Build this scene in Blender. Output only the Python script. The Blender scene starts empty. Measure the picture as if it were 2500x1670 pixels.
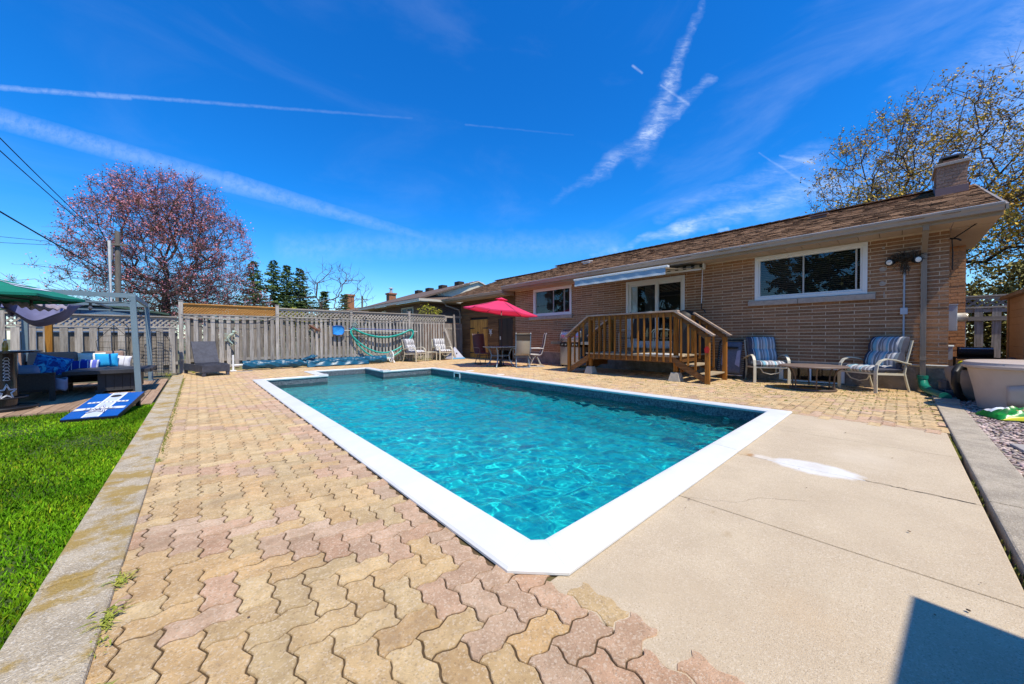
import bpy, bmesh, math, random
import numpy as np
from mathutils import Vector, Matrix
random.seed(7); rng = np.random.default_rng(11)
S = bpy.context.scene
COL = S.collection
R = math.radians
# ------------------------------------------------------------------ camera
cam = bpy.data.cameras.new('camera'); camo = bpy.data.objects.new('camera', cam); COL.objects.link(camo)
cam.sensor_width = 36.0; cam.lens = 36.0 * 853.6 / 2500.0; cam.clip_end = 3000; cam.clip_start = .02
yaw, pitch, roll = R(42.098), R(-0.865), R(-0.2236)
f_ = Vector((math.sin(yaw)*math.cos(pitch), math.cos(yaw)*math.cos(pitch), math.sin(pitch)))
r_ = Vector((math.cos(yaw), -math.sin(yaw), 0)); u_ = r_.cross(f_)
r2 = math.cos(roll)*r_ + math.sin(roll)*u_; u2 = -math.sin(roll)*r_ + math.cos(roll)*u_
camo.matrix_world = Matrix(((r2.x, u2.x, -f_.x, 0), (r2.y, u2.y, -f_.y, 0), (r2.z, u2.z, -f_.z, 1.08), (0, 0, 0, 1)))
S.camera = camo
# ------------------------------------------------------------------ view, sun, sky
S.view_settings.view_transform = 'Standard'; S.view_settings.look = 'None'
S.view_settings.exposure = 0.58; S.view_settings.gamma = 1.0; S.view_settings.use_curve_mapping = False
S.render.engine = 'CYCLES'
S.cycles.use_denoising = True; S.cycles.max_bounces = 10; S.cycles.transparent_max_bounces = 24
S.cycles.caustics_refractive = True; S.cycles.caustics_reflective = False
S.cycles.sample_clamp_indirect = 6.0
SUND = Vector((0.085, 0.55, -1.0)).normalized()          # the way the light travels
sun = bpy.data.lights.new('sun', 'SUN'); sun.energy = 3.7; sun.angle = R(0.55); sun.color = (1.0, 0.915, 0.755)
suno = bpy.data.objects.new('sun', sun); COL.objects.link(suno)
suno.rotation_mode = 'QUATERNION'; suno.rotation_quaternion = SUND.to_track_quat('-Z', 'Y')
W = bpy.data.worlds.new('World'); S.world = W; W.use_nodes = True
wn, wl = W.node_tree.nodes, W.node_tree.links
for n in list(wn): wn.remove(n)
def wnode(t, **k):
    n = wn.new(t)
    for a, v in k.items(): setattr(n, a, v)
    return n
def wput(n, i, v):
    if hasattr(v, 'is_linked') or isinstance(v, bpy.types.NodeSocket): wl.new(v, n.inputs[i])
    else: n.inputs[i].default_value = v
def wmath(op, a, b=0.0, clamp=False):
    n = wnode('ShaderNodeMath', operation=op); n.use_clamp = clamp; wput(n, 0, a); wput(n, 1, b); return n.outputs[0]
def wvec(op, a, b=(0, 0, 0), out=0):
    n = wnode('ShaderNodeVectorMath', operation=op); wput(n, 0, a); wput(n, 1, b); return n.outputs[out]
def wrange(v, a, b, c=0.0, d=1.0, smooth=True):
    n = wnode('ShaderNodeMapRange'); n.interpolation_type = 'SMOOTHSTEP' if smooth else 'LINEAR'
    for i, x in enumerate((v, a, b, c, d)): wput(n, i, x)
    return n.outputs[0]
sky = wnode('ShaderNodeTexSky', sky_type='NISHITA'); sky.sun_disc = False
sky.sun_elevation = math.asin(-SUND.z); sky.sun_rotation = math.atan2(-SUND.x, -SUND.y)
sky.altitude = 200; sky.air_density = 1.0; sky.dust_density = 0.35; sky.ozone_density = 4.0
geo = wnode('ShaderNodeTexCoord'); D_ = geo.outputs['Generated']
hsv = wnode('ShaderNodeHueSaturation'); hsv.inputs['Saturation'].default_value = 1.3; hsv.inputs['Value'].default_value = 1.0
wl.new(sky.outputs[0], hsv.inputs['Color'])
tint = wnode('ShaderNodeMix', data_type='RGBA', blend_type='MULTIPLY'); tint.inputs[0].default_value = 1.0
wl.new(hsv.outputs[0], tint.inputs[6]); pass
tcr = wnode('ShaderNodeMix', data_type='RGBA'); tcr.inputs[6].default_value = (0.78, 0.86, 0.93, 1); tcr.inputs[7].default_value = (0.17, 0.75, 1.07, 1)
sepz = wnode('ShaderNodeSeparateXYZ'); wl.new(D_, sepz.inputs[0]); wl.new(wrange(sepz.outputs[2], -.02, .34), tcr.inputs[0]); wl.new(tcr.outputs[2], tint.inputs[7])
# thin cloud: strokes laid on the sphere of directions (gnomonic chart round a fixed compass bearing)
CF = Vector((math.sin(yaw), math.cos(yaw), 0)); CR = Vector((math.cos(yaw), -math.sin(yaw), 0))
df = wvec('DOT_PRODUCT', D_, tuple(CF), 1); dr = wvec('DOT_PRODUCT', D_, tuple(CR), 1)
sep = wnode('ShaderNodeSeparateXYZ'); wl.new(D_, sep.inputs[0]); dz = sep.outputs[2]
dfs = wmath('MAXIMUM', df, 0.02)
comb = wnode('ShaderNodeCombineXYZ'); wput(comb, 0, wmath('DIVIDE', dr, dfs)); wput(comb, 1, wmath('DIVIDE', dz, dfs)); UV = comb.outputs[0]
def wnoise(vec, scale, detail=6, rough=.6, dist=0.0):
    n = wnode('ShaderNodeTexNoise'); wl.new(vec, n.inputs['Vector']); n.inputs['Scale'].default_value = scale
    n.inputs['Detail'].default_value = detail; n.inputs['Roughness'].default_value = rough; n.inputs['Distortion'].default_value = dist
    return n
def warp(vec, scale, amt, detail=3):
    n = wnoise(vec, scale, detail); s = wvec('SUBTRACT', n.outputs['Color'], (.5, .5, .5))
    sc = wnode('ShaderNodeVectorMath', operation='SCALE'); wl.new(s, sc.inputs[0]); sc.inputs['Scale'].default_value = amt
    return wvec('ADD', vec, sc.outputs[0])
def px(x, y): return ((x-1250)/853.6, (822-y)/853.6 + (x-1250)*0.0039/853.6, 0.0)   # chart position of a bearing
def stroke(vec, A, B, w0, w1, amp0, amp1, soft=1.0):
    A, B = Vector(A), Vector(B); AB = B-A
    p = wvec('SUBTRACT', vec, tuple(A)); t = wmath('DIVIDE', wvec('DOT_PRODUCT', p, tuple(AB), 1), AB.length_squared, True)
    s = wnode('ShaderNodeVectorMath', operation='SCALE'); s.inputs[0].default_value = tuple(AB); wl.new(t, s.inputs['Scale'])
    d = wvec('LENGTH', wvec('SUBTRACT', p, s.outputs[0]), out=1)
    w = wrange(t, 0, 1, w0, w1, False); a = wrange(t, 0, 1, amp0, amp1, False)
    q = wmath('SUBTRACT', 1.0, wmath('DIVIDE', d, w), True)
    q = wmath('POWER', q, soft)
    return wmath('MULTIPLY', q, a)
def addall(l):
    r = l[0]
    for x in l[1:]: r = wmath('ADD', r, x)
    return r
rot = wnode('ShaderNodeMapping'); wl.new(UV, rot.inputs['Vector']); rot.inputs['Rotation'].default_value = (0, 0, R(-52)); rot.inputs['Scale'].default_value = (1, 3.2, 1)
fib = wnoise(rot.outputs[0], 16, 9, .72, .5).outputs[0]
rot2 = wnode('ShaderNodeMapping'); wl.new(UV, rot2.inputs['Vector']); rot2.inputs['Rotation'].default_value = (0, 0, R(-22)); rot2.inputs['Scale'].default_value = (1, 3.6, 1)
fib2 = wnoise(rot2.outputs[0], 13, 9, .70, .4).outputs[0]
fibf = wnoise(rot.outputs[0], 60, 6, .75, .3).outputs[0]
UVw = warp(warp(UV, 6, .06), 26, .03); UVs = warp(UV, 30, .006)
cir1 = addall([stroke(UVw, px(1715, -10), px(1640, 210), .010, .030, .22, .50, 1.2), stroke(UVw, px(1645, 190), px(1575, 330), .034, .040, .50, .50, 1.2), stroke(UVw, px(1585, 310), px(1560, 400), .04, .03, .45, .2, 1.3),
   stroke(UVw, px(1690, 90), px(1610, 260), .010, .02, .25, .4, 1.1), stroke(UVw, px(1740, 200), px(1650, 270), .018, .022, .45, .35, 1.1), stroke(UVw, px(1655, 262), px(1570, 330), .024, .03, .4, .4, 1.2),
   stroke(UVw, px(1590, 320), px(1470, 425), .035, .026, .42, .26, 1.2), stroke(UVw, px(1500, 395), px(1345, 495), .026, .014, .30, .08, 1.1)])
cir1 = wmath('MULTIPLY', cir1, wmath('ADD', wrange(fib, .36, .68, .12, .72), wrange(fibf, .45, .75, 0.0, .30)))
cir2 = addall([stroke(UVw, px(2020, 455), px(1640, 572), .050, .026, .62, .42, 1.0), stroke(UVw, px(1990, 395), px(1610, 540), .055, .020, .32, .16, 1.0),
   stroke(UVw, px(1680, 558), px(1440, 630), .024, .009, .60, .22, 1.0), stroke(UVw, px(2560, 150), px(2250, 330), .22, .12, .50, .16, .9),
   stroke(UVw, px(2560, 330), px(2060, 470), .15, .08, .50, .34, .9)])
cir2 = wmath('MULTIPLY', cir2, wmath('ADD', wrange(fib2, .34, .68, .22, .85), wrange(fibf, .45, .75, 0.0, .25)))
def maxall(l):
    r = l[0]
    for x in l[1:]: r = wmath('MAXIMUM', r, x)
    return r
trails = maxall([stroke(UVs, px(-160, 195), px(330, 238), .011, .008, .30, .24, .8), stroke(UVs, px(250, 228), px(1010, 292), .008, .004, .24, .05, .8),
   stroke(UVs, px(-160, 235), px(560, 440), .036, .026, .22, .22, .7), stroke(UVs, px(560, 440), px(1100, 598), .030, .012, .26, .08, .6),
   stroke(UVs, px(1140, 308), px(1400, 335), .004, .003, .08, .03), stroke(UVs, px(1545, 172), px(1566, 188), .006, .005, .40, .34),
   stroke(UVs, px(1612, 218), px(1678, 262), .004, .007, .20, .30), stroke(UVs, px(1850, 382), px(1985, 470), .003, .008, .16, .18),
   stroke(UVs, px(1900, 388), px(1976, 404), .004, .012, .16, .32), stroke(UVs, px(1755, 568), px(1775, 564), .008, .008, .4, .4),
   stroke(UVw, px(700, 600), px(1500, 600), .05, .05, .12, .12)])
trails = wmath('MULTIPLY', trails, wrange(wnoise(UV, 40, 5, .7).outputs[0], .3, .62, .45, 1.1))
fill_veil = wmath('MULTIPLY', wrange(wnoise(wvec('MULTIPLY', D_, (1, 1, 2.5)), 2.2, 7, .6, .8).outputs[0], .46, .80), wrange(dr, -.2, .9, .06, .22))  # thin cirrus; extra toward the unseen right added to whiten the fill light
front = wmath('GREATER_THAN', df, 0.05)
cl = wmath('ADD', wmath('MULTIPLY', addall([cir1, cir2, trails]), front), fill_veil, True)
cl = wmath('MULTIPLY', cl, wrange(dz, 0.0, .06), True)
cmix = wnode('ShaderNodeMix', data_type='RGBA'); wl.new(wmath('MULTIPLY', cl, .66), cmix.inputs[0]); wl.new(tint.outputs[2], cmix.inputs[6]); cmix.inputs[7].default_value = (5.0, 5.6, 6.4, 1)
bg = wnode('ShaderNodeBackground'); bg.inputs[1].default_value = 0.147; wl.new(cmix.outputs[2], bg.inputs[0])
wo = wnode('ShaderNodeOutputWorld'); wl.new(bg.outputs[0], wo.inputs[0])
W.cycles.sampling_method = 'MANUAL'; W.cycles.sample_map_resolution = 512

# ------------------------------------------------------------------ mesh helpers
class B:
    """collects shapes, then links them as ONE mesh object"""
    def __init__(s): s.v = []; s.f = []
    def add(s, vs, fs, M=None):
        o = len(s.v)
        if M is not None: vs = [tuple(M @ Vector(p)) for p in vs]
        s.v.extend([tuple(p) for p in vs]); s.f.extend([tuple(i+o for i in f) for f in fs]); return s
    def box(s, x0, y0, z0, x1, y1, z1, M=None):
        v = [(x0,y0,z0),(x1,y0,z0),(x1,y1,z0),(x0,y1,z0),(x0,y0,z1),(x1,y0,z1),(x1,y1,z1),(x0,y1,z1)]
        return s.add(v, [(3,2,1,0),(4,5,6,7),(0,1,5,4),(1,2,6,5),(2,3,7,6),(3,0,4,7)], M)
    def beam(s, a, b, w, h, up=(0,0,1)):
        a, b = Vector(a), Vector(b); d = (b-a).normalized(); up = Vector(up)
        x = d.cross(up)
        if x.length < 1e-4: x = d.cross(Vector((1,0,0)))
        x.normalize(); y = x.cross(d)
        v = []
        for p in (a, b):
            for i, j in ((-1,-1),(1,-1),(1,1),(-1,1)): v.append(p + x*(i*w/2) + y*(j*h/2))
        return s.add(v, [(0,1,2,3),(7,6,5,4),(4,5,1,0),(5,6,2,1),(6,7,3,2),(7,4,0,3)])
    def tube(s, pts, r, n=8, closed=False, cap=True):
        pts = [Vector(p) for p in pts]; m = len(pts); rr = r if isinstance(r, (list, tuple)) else [r]*m
        nor = None; vs = []
        for i, p in enumerate(pts):
            if closed: t = (pts[(i+1) % m]-pts[i-1])
            else: t = pts[min(i+1, m-1)]-pts[max(i-1, 0)]
            t.normalize()
            if nor is None:
                nor = t.cross(Vector((0,0,1)))
                if nor.length < 1e-3: nor = t.cross(Vector((1,0,0)))
            nor = (nor - t*nor.dot(t)).normalized(); bi = t.cross(nor)
            for k in range(n):
                a = 2*math.pi*k/n; vs.append(p + (nor*math.cos(a)+bi*math.sin(a))*rr[i])
        fs = []
        for i in range(m if closed else m-1):
            j = (i+1) % m
            for k in range(n): fs.append((i*n+k, i*n+(k+1) % n, j*n+(k+1) % n, j*n+k))
        if cap and not closed: fs.append(tuple(range(n-1, -1, -1))); fs.append(tuple((m-1)*n+k for k in range(n)))
        return s.add(vs, fs)
    def ribbon(s, pts, side, w, th):
        """flat bar: wide along side, thin across"""
        pts = [Vector(p) for p in pts]; side = Vector(side).normalized(); m = len(pts); vs = []
        for i, p in enumerate(pts):
            t = (pts[min(i+1, m-1)]-pts[max(i-1, 0)]).normalized(); n = side.cross(t).normalized()
            for a, b in ((-1,-1),(1,-1),(1,1),(-1,1)): vs.append(p + side*(a*w/2) + n*(b*th/2))
        fs = [(3,2,1,0), tuple((m-1)*4+k for k in range(4))]
        for i in range(m-1):
            for k in range(4): fs.append((i*4+k, i*4+(k+1) % 4, i*4+4+(k+1) % 4, i*4+4+k))
        return s.add(vs, fs)
    def lathe(s, prof, n=24, c=(0,0,0), M=None, cap=True):
        vs = []; fs = []; m = len(prof)
        for r, z in prof:
            for k in range(n): a = 2*math.pi*k/n; vs.append((c[0]+r*math.cos(a), c[1]+r*math.sin(a), c[2]+z))
        for i in range(m-1):
            for k in range(n): fs.append((i*n+k, i*n+(k+1) % n, (i+1)*n+(k+1) % n, (i+1)*n+k))
        if cap: fs.append(tuple(range(n-1, -1, -1))); fs.append(tuple((m-1)*n+k for k in range(n)))
        return s.add(vs, fs, M)
    def prism(s, poly, a, b, ax='z', M=None):
        """polygon swept from a to b along an axis; poly in the two other axes (in cyclic order)"""
        n = len(poly)
        def P(p, t): return {'z': (p[0], p[1], t), 'x': (t, p[0], p[1]), 'y': (p[0], t, p[1])}[ax]
        vs = [P(p, a) for p in poly]+[P(p, b) for p in poly]
        fs = [tuple(range(n-1, -1, -1)), tuple(range(n, 2*n))]+[(i, (i+1) % n, n+(i+1) % n, n+i) for i in range(n)]
        return s.add(vs, fs, M)
    def ball(s, c, r, n=10, sc=(1,1,1)):
        m = n//2+1; return s.lathe([(max(1e-4, r*math.sin(math.pi*i/(m-1))), -r*math.cos(math.pi*i/(m-1))) for i in range(m)], n, M=Matrix.Translation(c) @ Matrix.Diagonal((*sc, 1)))
    def grid(s, fn, nu, nv, closed_u=False):
        vs = [fn(i/(nu if closed_u else nu-1), j/(nv-1)) for i in range(nu) for j in range(nv)]; fs = []
        for i in range(nu if closed_u else nu-1):
            for j in range(nv-1): a = i*nv+j; b = ((i+1) % nu)*nv+j; fs.append((a, b, b+1, a+1))
        return s.add(vs, fs)
    def mesh(s, name, mat, smooth=False):
        me = bpy.data.meshes.new(name); me.from_pydata(s.v, [], s.f)
        if mat is not None: me.materials.append(mat)
        bm = bmesh.new(); bm.from_mesh(me); bmesh.ops.recalc_face_normals(bm, faces=bm.faces); bm.to_mesh(me); bm.free()
        if smooth:
            me.polygons.foreach_set('use_smooth', [True]*len(me.polygons))
            try: me.set_sharp_from_angle(angle=R(40))
            except Exception: pass
        me.update(); return me
    def build(s, name, mat, parent=None, world=False, smooth=False, bevel=0, at=None, thick=0):
        if world and parent is not None:
            l = Vector(parent.location); q = parent.parent
            while q is not None: l += q.location; q = q.parent
            s.v = [(p[0]-l[0], p[1]-l[1], p[2]-l[2]) for p in s.v]
        if at is not None: s.v = [(p[0]-at[0], p[1]-at[1], p[2]-at[2]) for p in s.v]
        o = link(name, s.mesh(name, mat, smooth), parent)
        if at is not None: o.location = at
        if thick: md = o.modifiers.new('solid', 'SOLIDIFY'); md.thickness = thick; md.offset = 0
        if bevel: md = o.modifiers.new('bevel', 'BEVEL'); md.width = bevel; md.segments = 2; md.limit_method = 'ANGLE'; md.angle_limit = R(40)
        return o
def link(name, data, parent=None, loc=None):
    o = bpy.data.objects.new(name, data); COL.objects.link(o)
    if parent is not None: o.parent = parent
    if loc is not None: o.location = loc
    return o
def tag(o, label, cat, group=None):
    o['label'] = label; o['category'] = cat
    if group: o['group'] = group
    return o
def thing(name, label, cat, loc=(0,0,0), rz=0.0, group=None):
    o = bpy.data.objects.new(name, None); COL.objects.link(o); o.location = loc; o.rotation_euler = (0,0,rz); o.empty_display_size = .1
    return tag(o, label, cat, group)
def struct(o): o['kind'] = 'structure'; return o
def stuff(o): o['kind'] = 'stuff'; return o
def dup(root, loc, rz, label, group=None):
    r = root.copy(); COL.objects.link(r); r.location = loc; r.rotation_euler = (0,0,rz); r['label'] = label
    if group: r['group'] = group
    for ch in list(root.children):
        c = ch.copy(); COL.objects.link(c); c.parent = r
        for g in list(ch.children): d = g.copy(); COL.objects.link(d); d.parent = c
    return r
def npmesh(name, V, F, mat, k=None):
    """mesh from numpy arrays; F is (n,3) or (n,4)"""
    me = bpy.data.meshes.new(name); V = np.asarray(V, np.float32); F = np.asarray(F, np.int32)
    me.vertices.add(len(V)); me.vertices.foreach_set('co', V.ravel()); me.loops.add(F.size); me.loops.foreach_set('vertex_index', F.ravel())
    me.polygons.add(len(F)); me.polygons.foreach_set('loop_start', np.arange(0, F.size, F.shape[1], dtype=np.int32))
    if mat is not None: me.materials.append(mat)
    me.update(calc_edges=True); me.validate(); return me
def attr(me, name, vals):
    """one colour per point"""
    a = me.color_attributes.new(name, 'FLOAT_COLOR', 'POINT'); v = np.ones((len(me.vertices), 4), np.float32); v[:, :3] = vals; a.data.foreach_set('color', v.ravel())

# ------------------------------------------------------------------ materials
def mat(name, c, c2=None, rough=.7, metal=0.0, scale=6.0, stretch=(1,1,1), ramp=(.35,.65), bump=0.0, bscale=60.0, rnd=0.0, detail=6, dist=0.0,
        c3=None, scale3=25.0, ramp3=(.55,.7), spec=.4, alpha=1.0, trans=0.0, ior=1.45, world=False, coat=0.0, emit=None, isl=0.0, attrib=None, objcol=False):
    m = bpy.data.materials.new(name); m.use_nodes = True; nt = m.node_tree; N, L = nt.nodes, nt.links
    p = N['Principled BSDF']; p.inputs['Roughness'].default_value = rough; p.inputs['Metallic'].default_value = metal
    p.inputs['Specular IOR Level'].default_value = spec; p.inputs['IOR'].default_value = ior
    if trans: p.inputs['Transmission Weight'].default_value = trans
    if coat: p.inputs['Coat Weight'].default_value = coat; p.inputs['Coat Roughness'].default_value = .15
    tc = N.new('ShaderNodeTexCoord'); oi = N.new('ShaderNodeObjectInfo'); gm = N.new('ShaderNodeNewGeometry')
    vec = gm.outputs['Position'] if world else tc.outputs['Object']
    mp = N.new('ShaderNodeMapping'); mp.inputs['Scale'].default_value = stretch
    if not world:
        off = N.new('ShaderNodeMath'); off.operation = 'MULTIPLY'; L.new(oi.outputs['Random'], off.inputs[0]); off.inputs[1].default_value = 37.0
        ad = N.new('ShaderNodeVectorMath'); L.new(vec, ad.inputs[0]); L.new(off.outputs[0], ad.inputs[1]); vec = ad.outputs[0]
    L.new(vec, mp.inputs[0]); vec = mp.outputs[0]
    def rgb(x): return (*x, 1) if len(x) == 3 else x
    def noise(sc, det=detail, ds=dist):
        n = N.new('ShaderNodeTexNoise'); L.new(vec, n.inputs['Vector']); n.inputs['Scale'].default_value = sc; n.inputs['Detail'].default_value = det
        n.inputs['Roughness'].default_value = .62; n.inputs['Distortion'].default_value = ds; return n.outputs[0]
    def ss(v, a, b):
        n = N.new('ShaderNodeMapRange'); n.interpolation_type = 'SMOOTHSTEP'; L.new(v, n.inputs[0]); n.inputs[1].default_value = a; n.inputs[2].default_value = b; return n.outputs[0]
    def mix(f, a, b, bt='MIX'):
        n = N.new('ShaderNodeMix'); n.data_type = 'RGBA'; n.blend_type = bt
        for i, v in ((0, f), (6, a), (7, b)):
            if isinstance(v, bpy.types.NodeSocket): L.new(v, n.inputs[i])
            else: n.inputs[i].default_value = v if i == 0 else rgb(v)
        return n.outputs[2]
    col = None
    if attrib: at_ = N.new('ShaderNodeAttribute'); at_.attribute_name = attrib; col = at_.outputs['Color']
    if objcol: col = oi.outputs['Color']
    if col is not None:
        col = mix(1.0, col, mix(ss(noise(scale), *ramp), c, c2 or c), 'MULTIPLY')
    elif c2 is not None: col = mix(ss(noise(scale), *ramp), c, c2)
    if c3 is not None: col = mix(ss(noise(scale3), *ramp3), col if col is not None else c, c3)
    if rnd or isl:
        h = N.new('ShaderNodeHueSaturation'); v = N.new('ShaderNodeMapRange'); v.inputs[3].default_value = 1-(rnd or isl); v.inputs[4].default_value = 1+(rnd or isl)
        L.new(gm.outputs['Random Per Island'] if isl else oi.outputs['Random'], v.inputs[0]); L.new(v.outputs[0], h.inputs['Value'])
        if col is not None: L.new(col, h.inputs['Color'])
        else: h.inputs['Color'].default_value = rgb(c)
        col = h.outputs[0]
    if col is not None: L.new(col, p.inputs['Base Color'])
    else: p.inputs['Base Color'].default_value = rgb(c)
    if bump:
        b = N.new('ShaderNodeBump'); b.inputs['Strength'].default_value = bump; b.inputs['Distance'].default_value = .01
        L.new(noise(bscale, 4), b.inputs['Height']); L.new(b.outputs[0], p.inputs['Normal'])
    if emit: p.inputs['Emission Color'].default_value = rgb(emit); p.inputs['Emission Strength'].default_value = 1
    m['col'] = 0; return m
def nodes(m): return m.node_tree.nodes, m.node_tree.links, m.node_tree.nodes['Principled BSDF']
# ================================================================== GROUND, POOL, PAVING
m_earth = mat('earth', (.16,.12,.08), (.10,.13,.05), .95, scale=1.5, bump=.4, bscale=8, world=True)
m_sand = mat('joint_sand', (.085,.055,.030), (.15,.10,.055), .95, scale=5, bump=.5, bscale=200, world=True, c3=(.10,.10,.03), scale3=3, ramp3=(.55,.7))
# far ground out to the horizon, with a hole's depth under pool and beds
def ring(x0, y0, x1, y1, X0, Y0, X1, Y1, z):
    b = B(); v = [(X0,Y0,z),(X1,Y0,z),(X1,Y1,z),(X0,Y1,z),(x0,y0,z),(x1,y0,z),(x1,y1,z),(x0,y1,z)]
    return b.add(v, [(0,1,5,4),(1,2,6,5),(2,3,7,6),(3,0,4,7)])
struct(ring(.9, .9, 6.35, 12.9, -900, -900, 900, 900, -.075).build('ground', m_earth))
# sand bed the pavers lie on, cut round the pool
PIN = [(1.27,1.22),(5.95,1.22),(5.95,10.72),(4.30,10.72),(4.30,12.28),(2.72,12.28),(2.72,10.72),(1.27,10.72)]     # inner line of the pool wall
sb = B(); zs = -.0105
for x0,y0,x1,y1 in ((-.26,-1.6,1.27,15.2),(1.27,-1.6,1.6,1.22),(5.95,-.4,10.45,16.5),(1.27,10.72,2.72,15.2),(4.30,10.72,5.95,15.2),(2.72,12.28,4.30,15.2),(1.6,.9,5.95,1.22)):
    sb.add([(x0,y0,zs),(x1,y0,zs),(x1,y1,zs),(x0,y1,zs)], [(0,1,2,3)])
sand = struct(sb.build('paver_patio', m_sand))
# interlocking pavers, laid in herringbone with S-shaped sides
def paver_mat(name, **k):
    m = mat(name, (1,1,1), (.80,.78,.76), .85, scale=10, world=True, bump=.8, bscale=260, spec=.25, **k)
    N, L, p = nodes(m); src = p.inputs['Base Color'].links[0].from_socket
    g = N.new('ShaderNodeNewGeometry')
    def ns(sc, a, b, det=4):
        n = N.new('ShaderNodeTexNoise'); L.new(g.outputs['Position'], n.inputs['Vector']); n.inputs['Scale'].default_value = sc; n.inputs['Detail'].default_value = det; n.inputs['Roughness'].default_value = .7
        q = N.new('ShaderNodeMapRange'); L.new(n.outputs[0], q.inputs[0]); q.inputs[1].default_value = a; q.inputs[2].default_value = b; return q.outputs[0]
    def mx(f, a, b, bt='MIX', k=1.0):
        n = N.new('ShaderNodeMix'); n.data_type = 'RGBA'; n.blend_type = bt
        if k != 1.0: q = N.new('ShaderNodeMath'); q.operation = 'MULTIPLY'; L.new(f, q.inputs[0]); q.inputs[1].default_value = k; f = q.outputs[0]
        L.new(f, n.inputs[0]); L.new(a, n.inputs[6])
        n.inputs[7].default_value = (*b, 1); return n.outputs[2]
    vor = N.new('ShaderNodeTexVoronoi'); L.new(g.outputs['Position'], vor.inputs['Vector']); vor.inputs['Scale'].default_value = 150
    sp = N.new('ShaderNodeSeparateColor'); L.new(vor.outputs['Color'], sp.inputs[0])
    def thr(s, a, b):
        q = N.new('ShaderNodeMapRange'); L.new(s, q.inputs[0]); q.inputs[1].default_value = a; q.inputs[2].default_value = b; return q.outputs[0]
    c = mx(thr(sp.outputs[0], .72, .9), src, (.78,.66,.50), k=.42)          # pale aggregate
    c = mx(thr(sp.outputs[1], .80, .95), c, (.26,.16,.09), k=.35)          # dark aggregate
    c = mx(ns(2.6, .52, .72), c, (.32,.21,.12), k=.62)                     # dirt
    c = mx(ns(420, .58, .75, 2), c, (.9,.8,.62), k=.4)
    sz = N.new('ShaderNodeSeparateXYZ'); L.new(g.outputs['Position'], sz.inputs[0]); q = N.new('ShaderNodeMapRange'); L.new(sz.outputs[2], q.inputs[0]); q.inputs[1].default_value = -.0035; q.inputs[2].default_value = -.0075
    c = mx(q.outputs[0], c, (.11,.065,.034), k=.85)                        # soil stuck on the sides
    L.new(c, p.inputs['Base Color']); return m
m_pav = paver_mat('paver_object', objcol=True); m_pavs = paver_mat('paver_mass', attrib='tint')
w = .1135; AMP = .0118
def edge(p, q):
    """S-shaped unit edge from lattice point p to q, always shaped the same way in the ground plane"""
    fw = (q[0]-p[0]) + (q[1]-p[1]) > 0
    ts = (.0, .22, .42, .58, .78); out = []
    for t in ts:
        x = p[0]+(q[0]-p[0])*t; y = p[1]+(q[1]-p[1])*t
        u = t if fw else 1-t
        s = AMP*math.sin(2*math.pi*u)*(1.0 if abs(q[0]-p[0]) > abs(q[1]-p[1]) else -1.0)
        if abs(q[0]-p[0]) > abs(q[1]-p[1]): y += s
        else: x += s
        out.append((x, y))
    return out
def paver_outline(kind):
    P = [(0,0),(1,0),(1,1),(1,2),(0,2),(0,1)] if kind == 'v' else [(0,0),(1,0),(2,0),(2,1),(1,1),(0,1)]
    P = [(a*w, b*w) for a, b in P]; o = []
    for i in range(6): o += edge(P[i], P[(i+1) % 6])
    return np.array(o)
def inset(o, d):
    n = len(o); e = np.roll(o, -1, 0)-np.roll(o, 1, 0); nn = np.stack([-e[:,1], e[:,0]], 1); nn /= np.linalg.norm(nn, axis=1)[:,None]
    return o + nn*d
PV = {}
for k in 'vh':
    o = paver_outline(k); n = len(o); c = o.mean(0)
    T = inset(o, .0052); Bm = inset(o, .0024)
    V = np.vstack([np.c_[T-c, np.zeros(n)], np.c_[Bm-c, np.full(n, -.006)], np.c_[Bm-c, np.full(n, -.016)]])
    F = [(i, (i+1) % n, n+(i+1) % n, n+i)[::-1] for i in range(n)]+[(n+i, n+(i+1) % n, 2*n+(i+1) % n, 2*n+i)[::-1] for i in range(n)]
    PV[k] = (V, F, n, c)
def in_pool(x, y):
    if 1.06 < x < 6.12 and 1.03 < y < 10.87: return not ((x < 1.3 and y < 1.2 and (x-1.04)+(y-1.0) < .2))
    return 2.54 < x < 4.48 and 10.8 < y < 12.44
def patio(x, y):
    if in_pool(x, y): return False
    if -.38 < x < 1.23 and -1.2 < y < 15.0: return True
    if 1.15 < x < 10.42 and 10.8 < y < 15.05: return True
    return 6.10 < x < 10.42 and -.42 < y < 15.0 or (8.4 < x < 10.42 and 15 <= y < 16.3)
pr_ = random.Random(3)
def paver_col(x, y):
    q = x+y; wob = .05*math.sin((x-y)*1.3)+pr_.gauss(0, .035); pink = pr_.random() < .05
    if x < 1.3 and y < 13.5:
        for c0, hw in ((.62,.30),(2.60,.19),(3.92,.13),(5.6,.10),(7.3,.16),(9.1,.10)):
            if abs(q+wob-c0) < hw: pink = pr_.random() < .88
        if y > .9 and 1.06-x < .19+.09*math.sin(y*2.1): pink = pr_.random() < .85
        if y < .95 and x > .78 and q > 1.0: pink = pr_.random() < (.92 if x > .95 else .45)
    elif x > 5.9 and y < 11: pink = pr_.random() < (.10 if x > 6.5 else .5)
    else: pink = pr_.random() < .10
    b = pr_.uniform(.86, 1.10)
    c = (.65,.425,.275) if pink else (.69,.475,.238)
    k = pr_.uniform(-.03, .03)
    return tuple(b*q for q in (c[0], c[1]+k, c[2]+k))
pav = []
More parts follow.
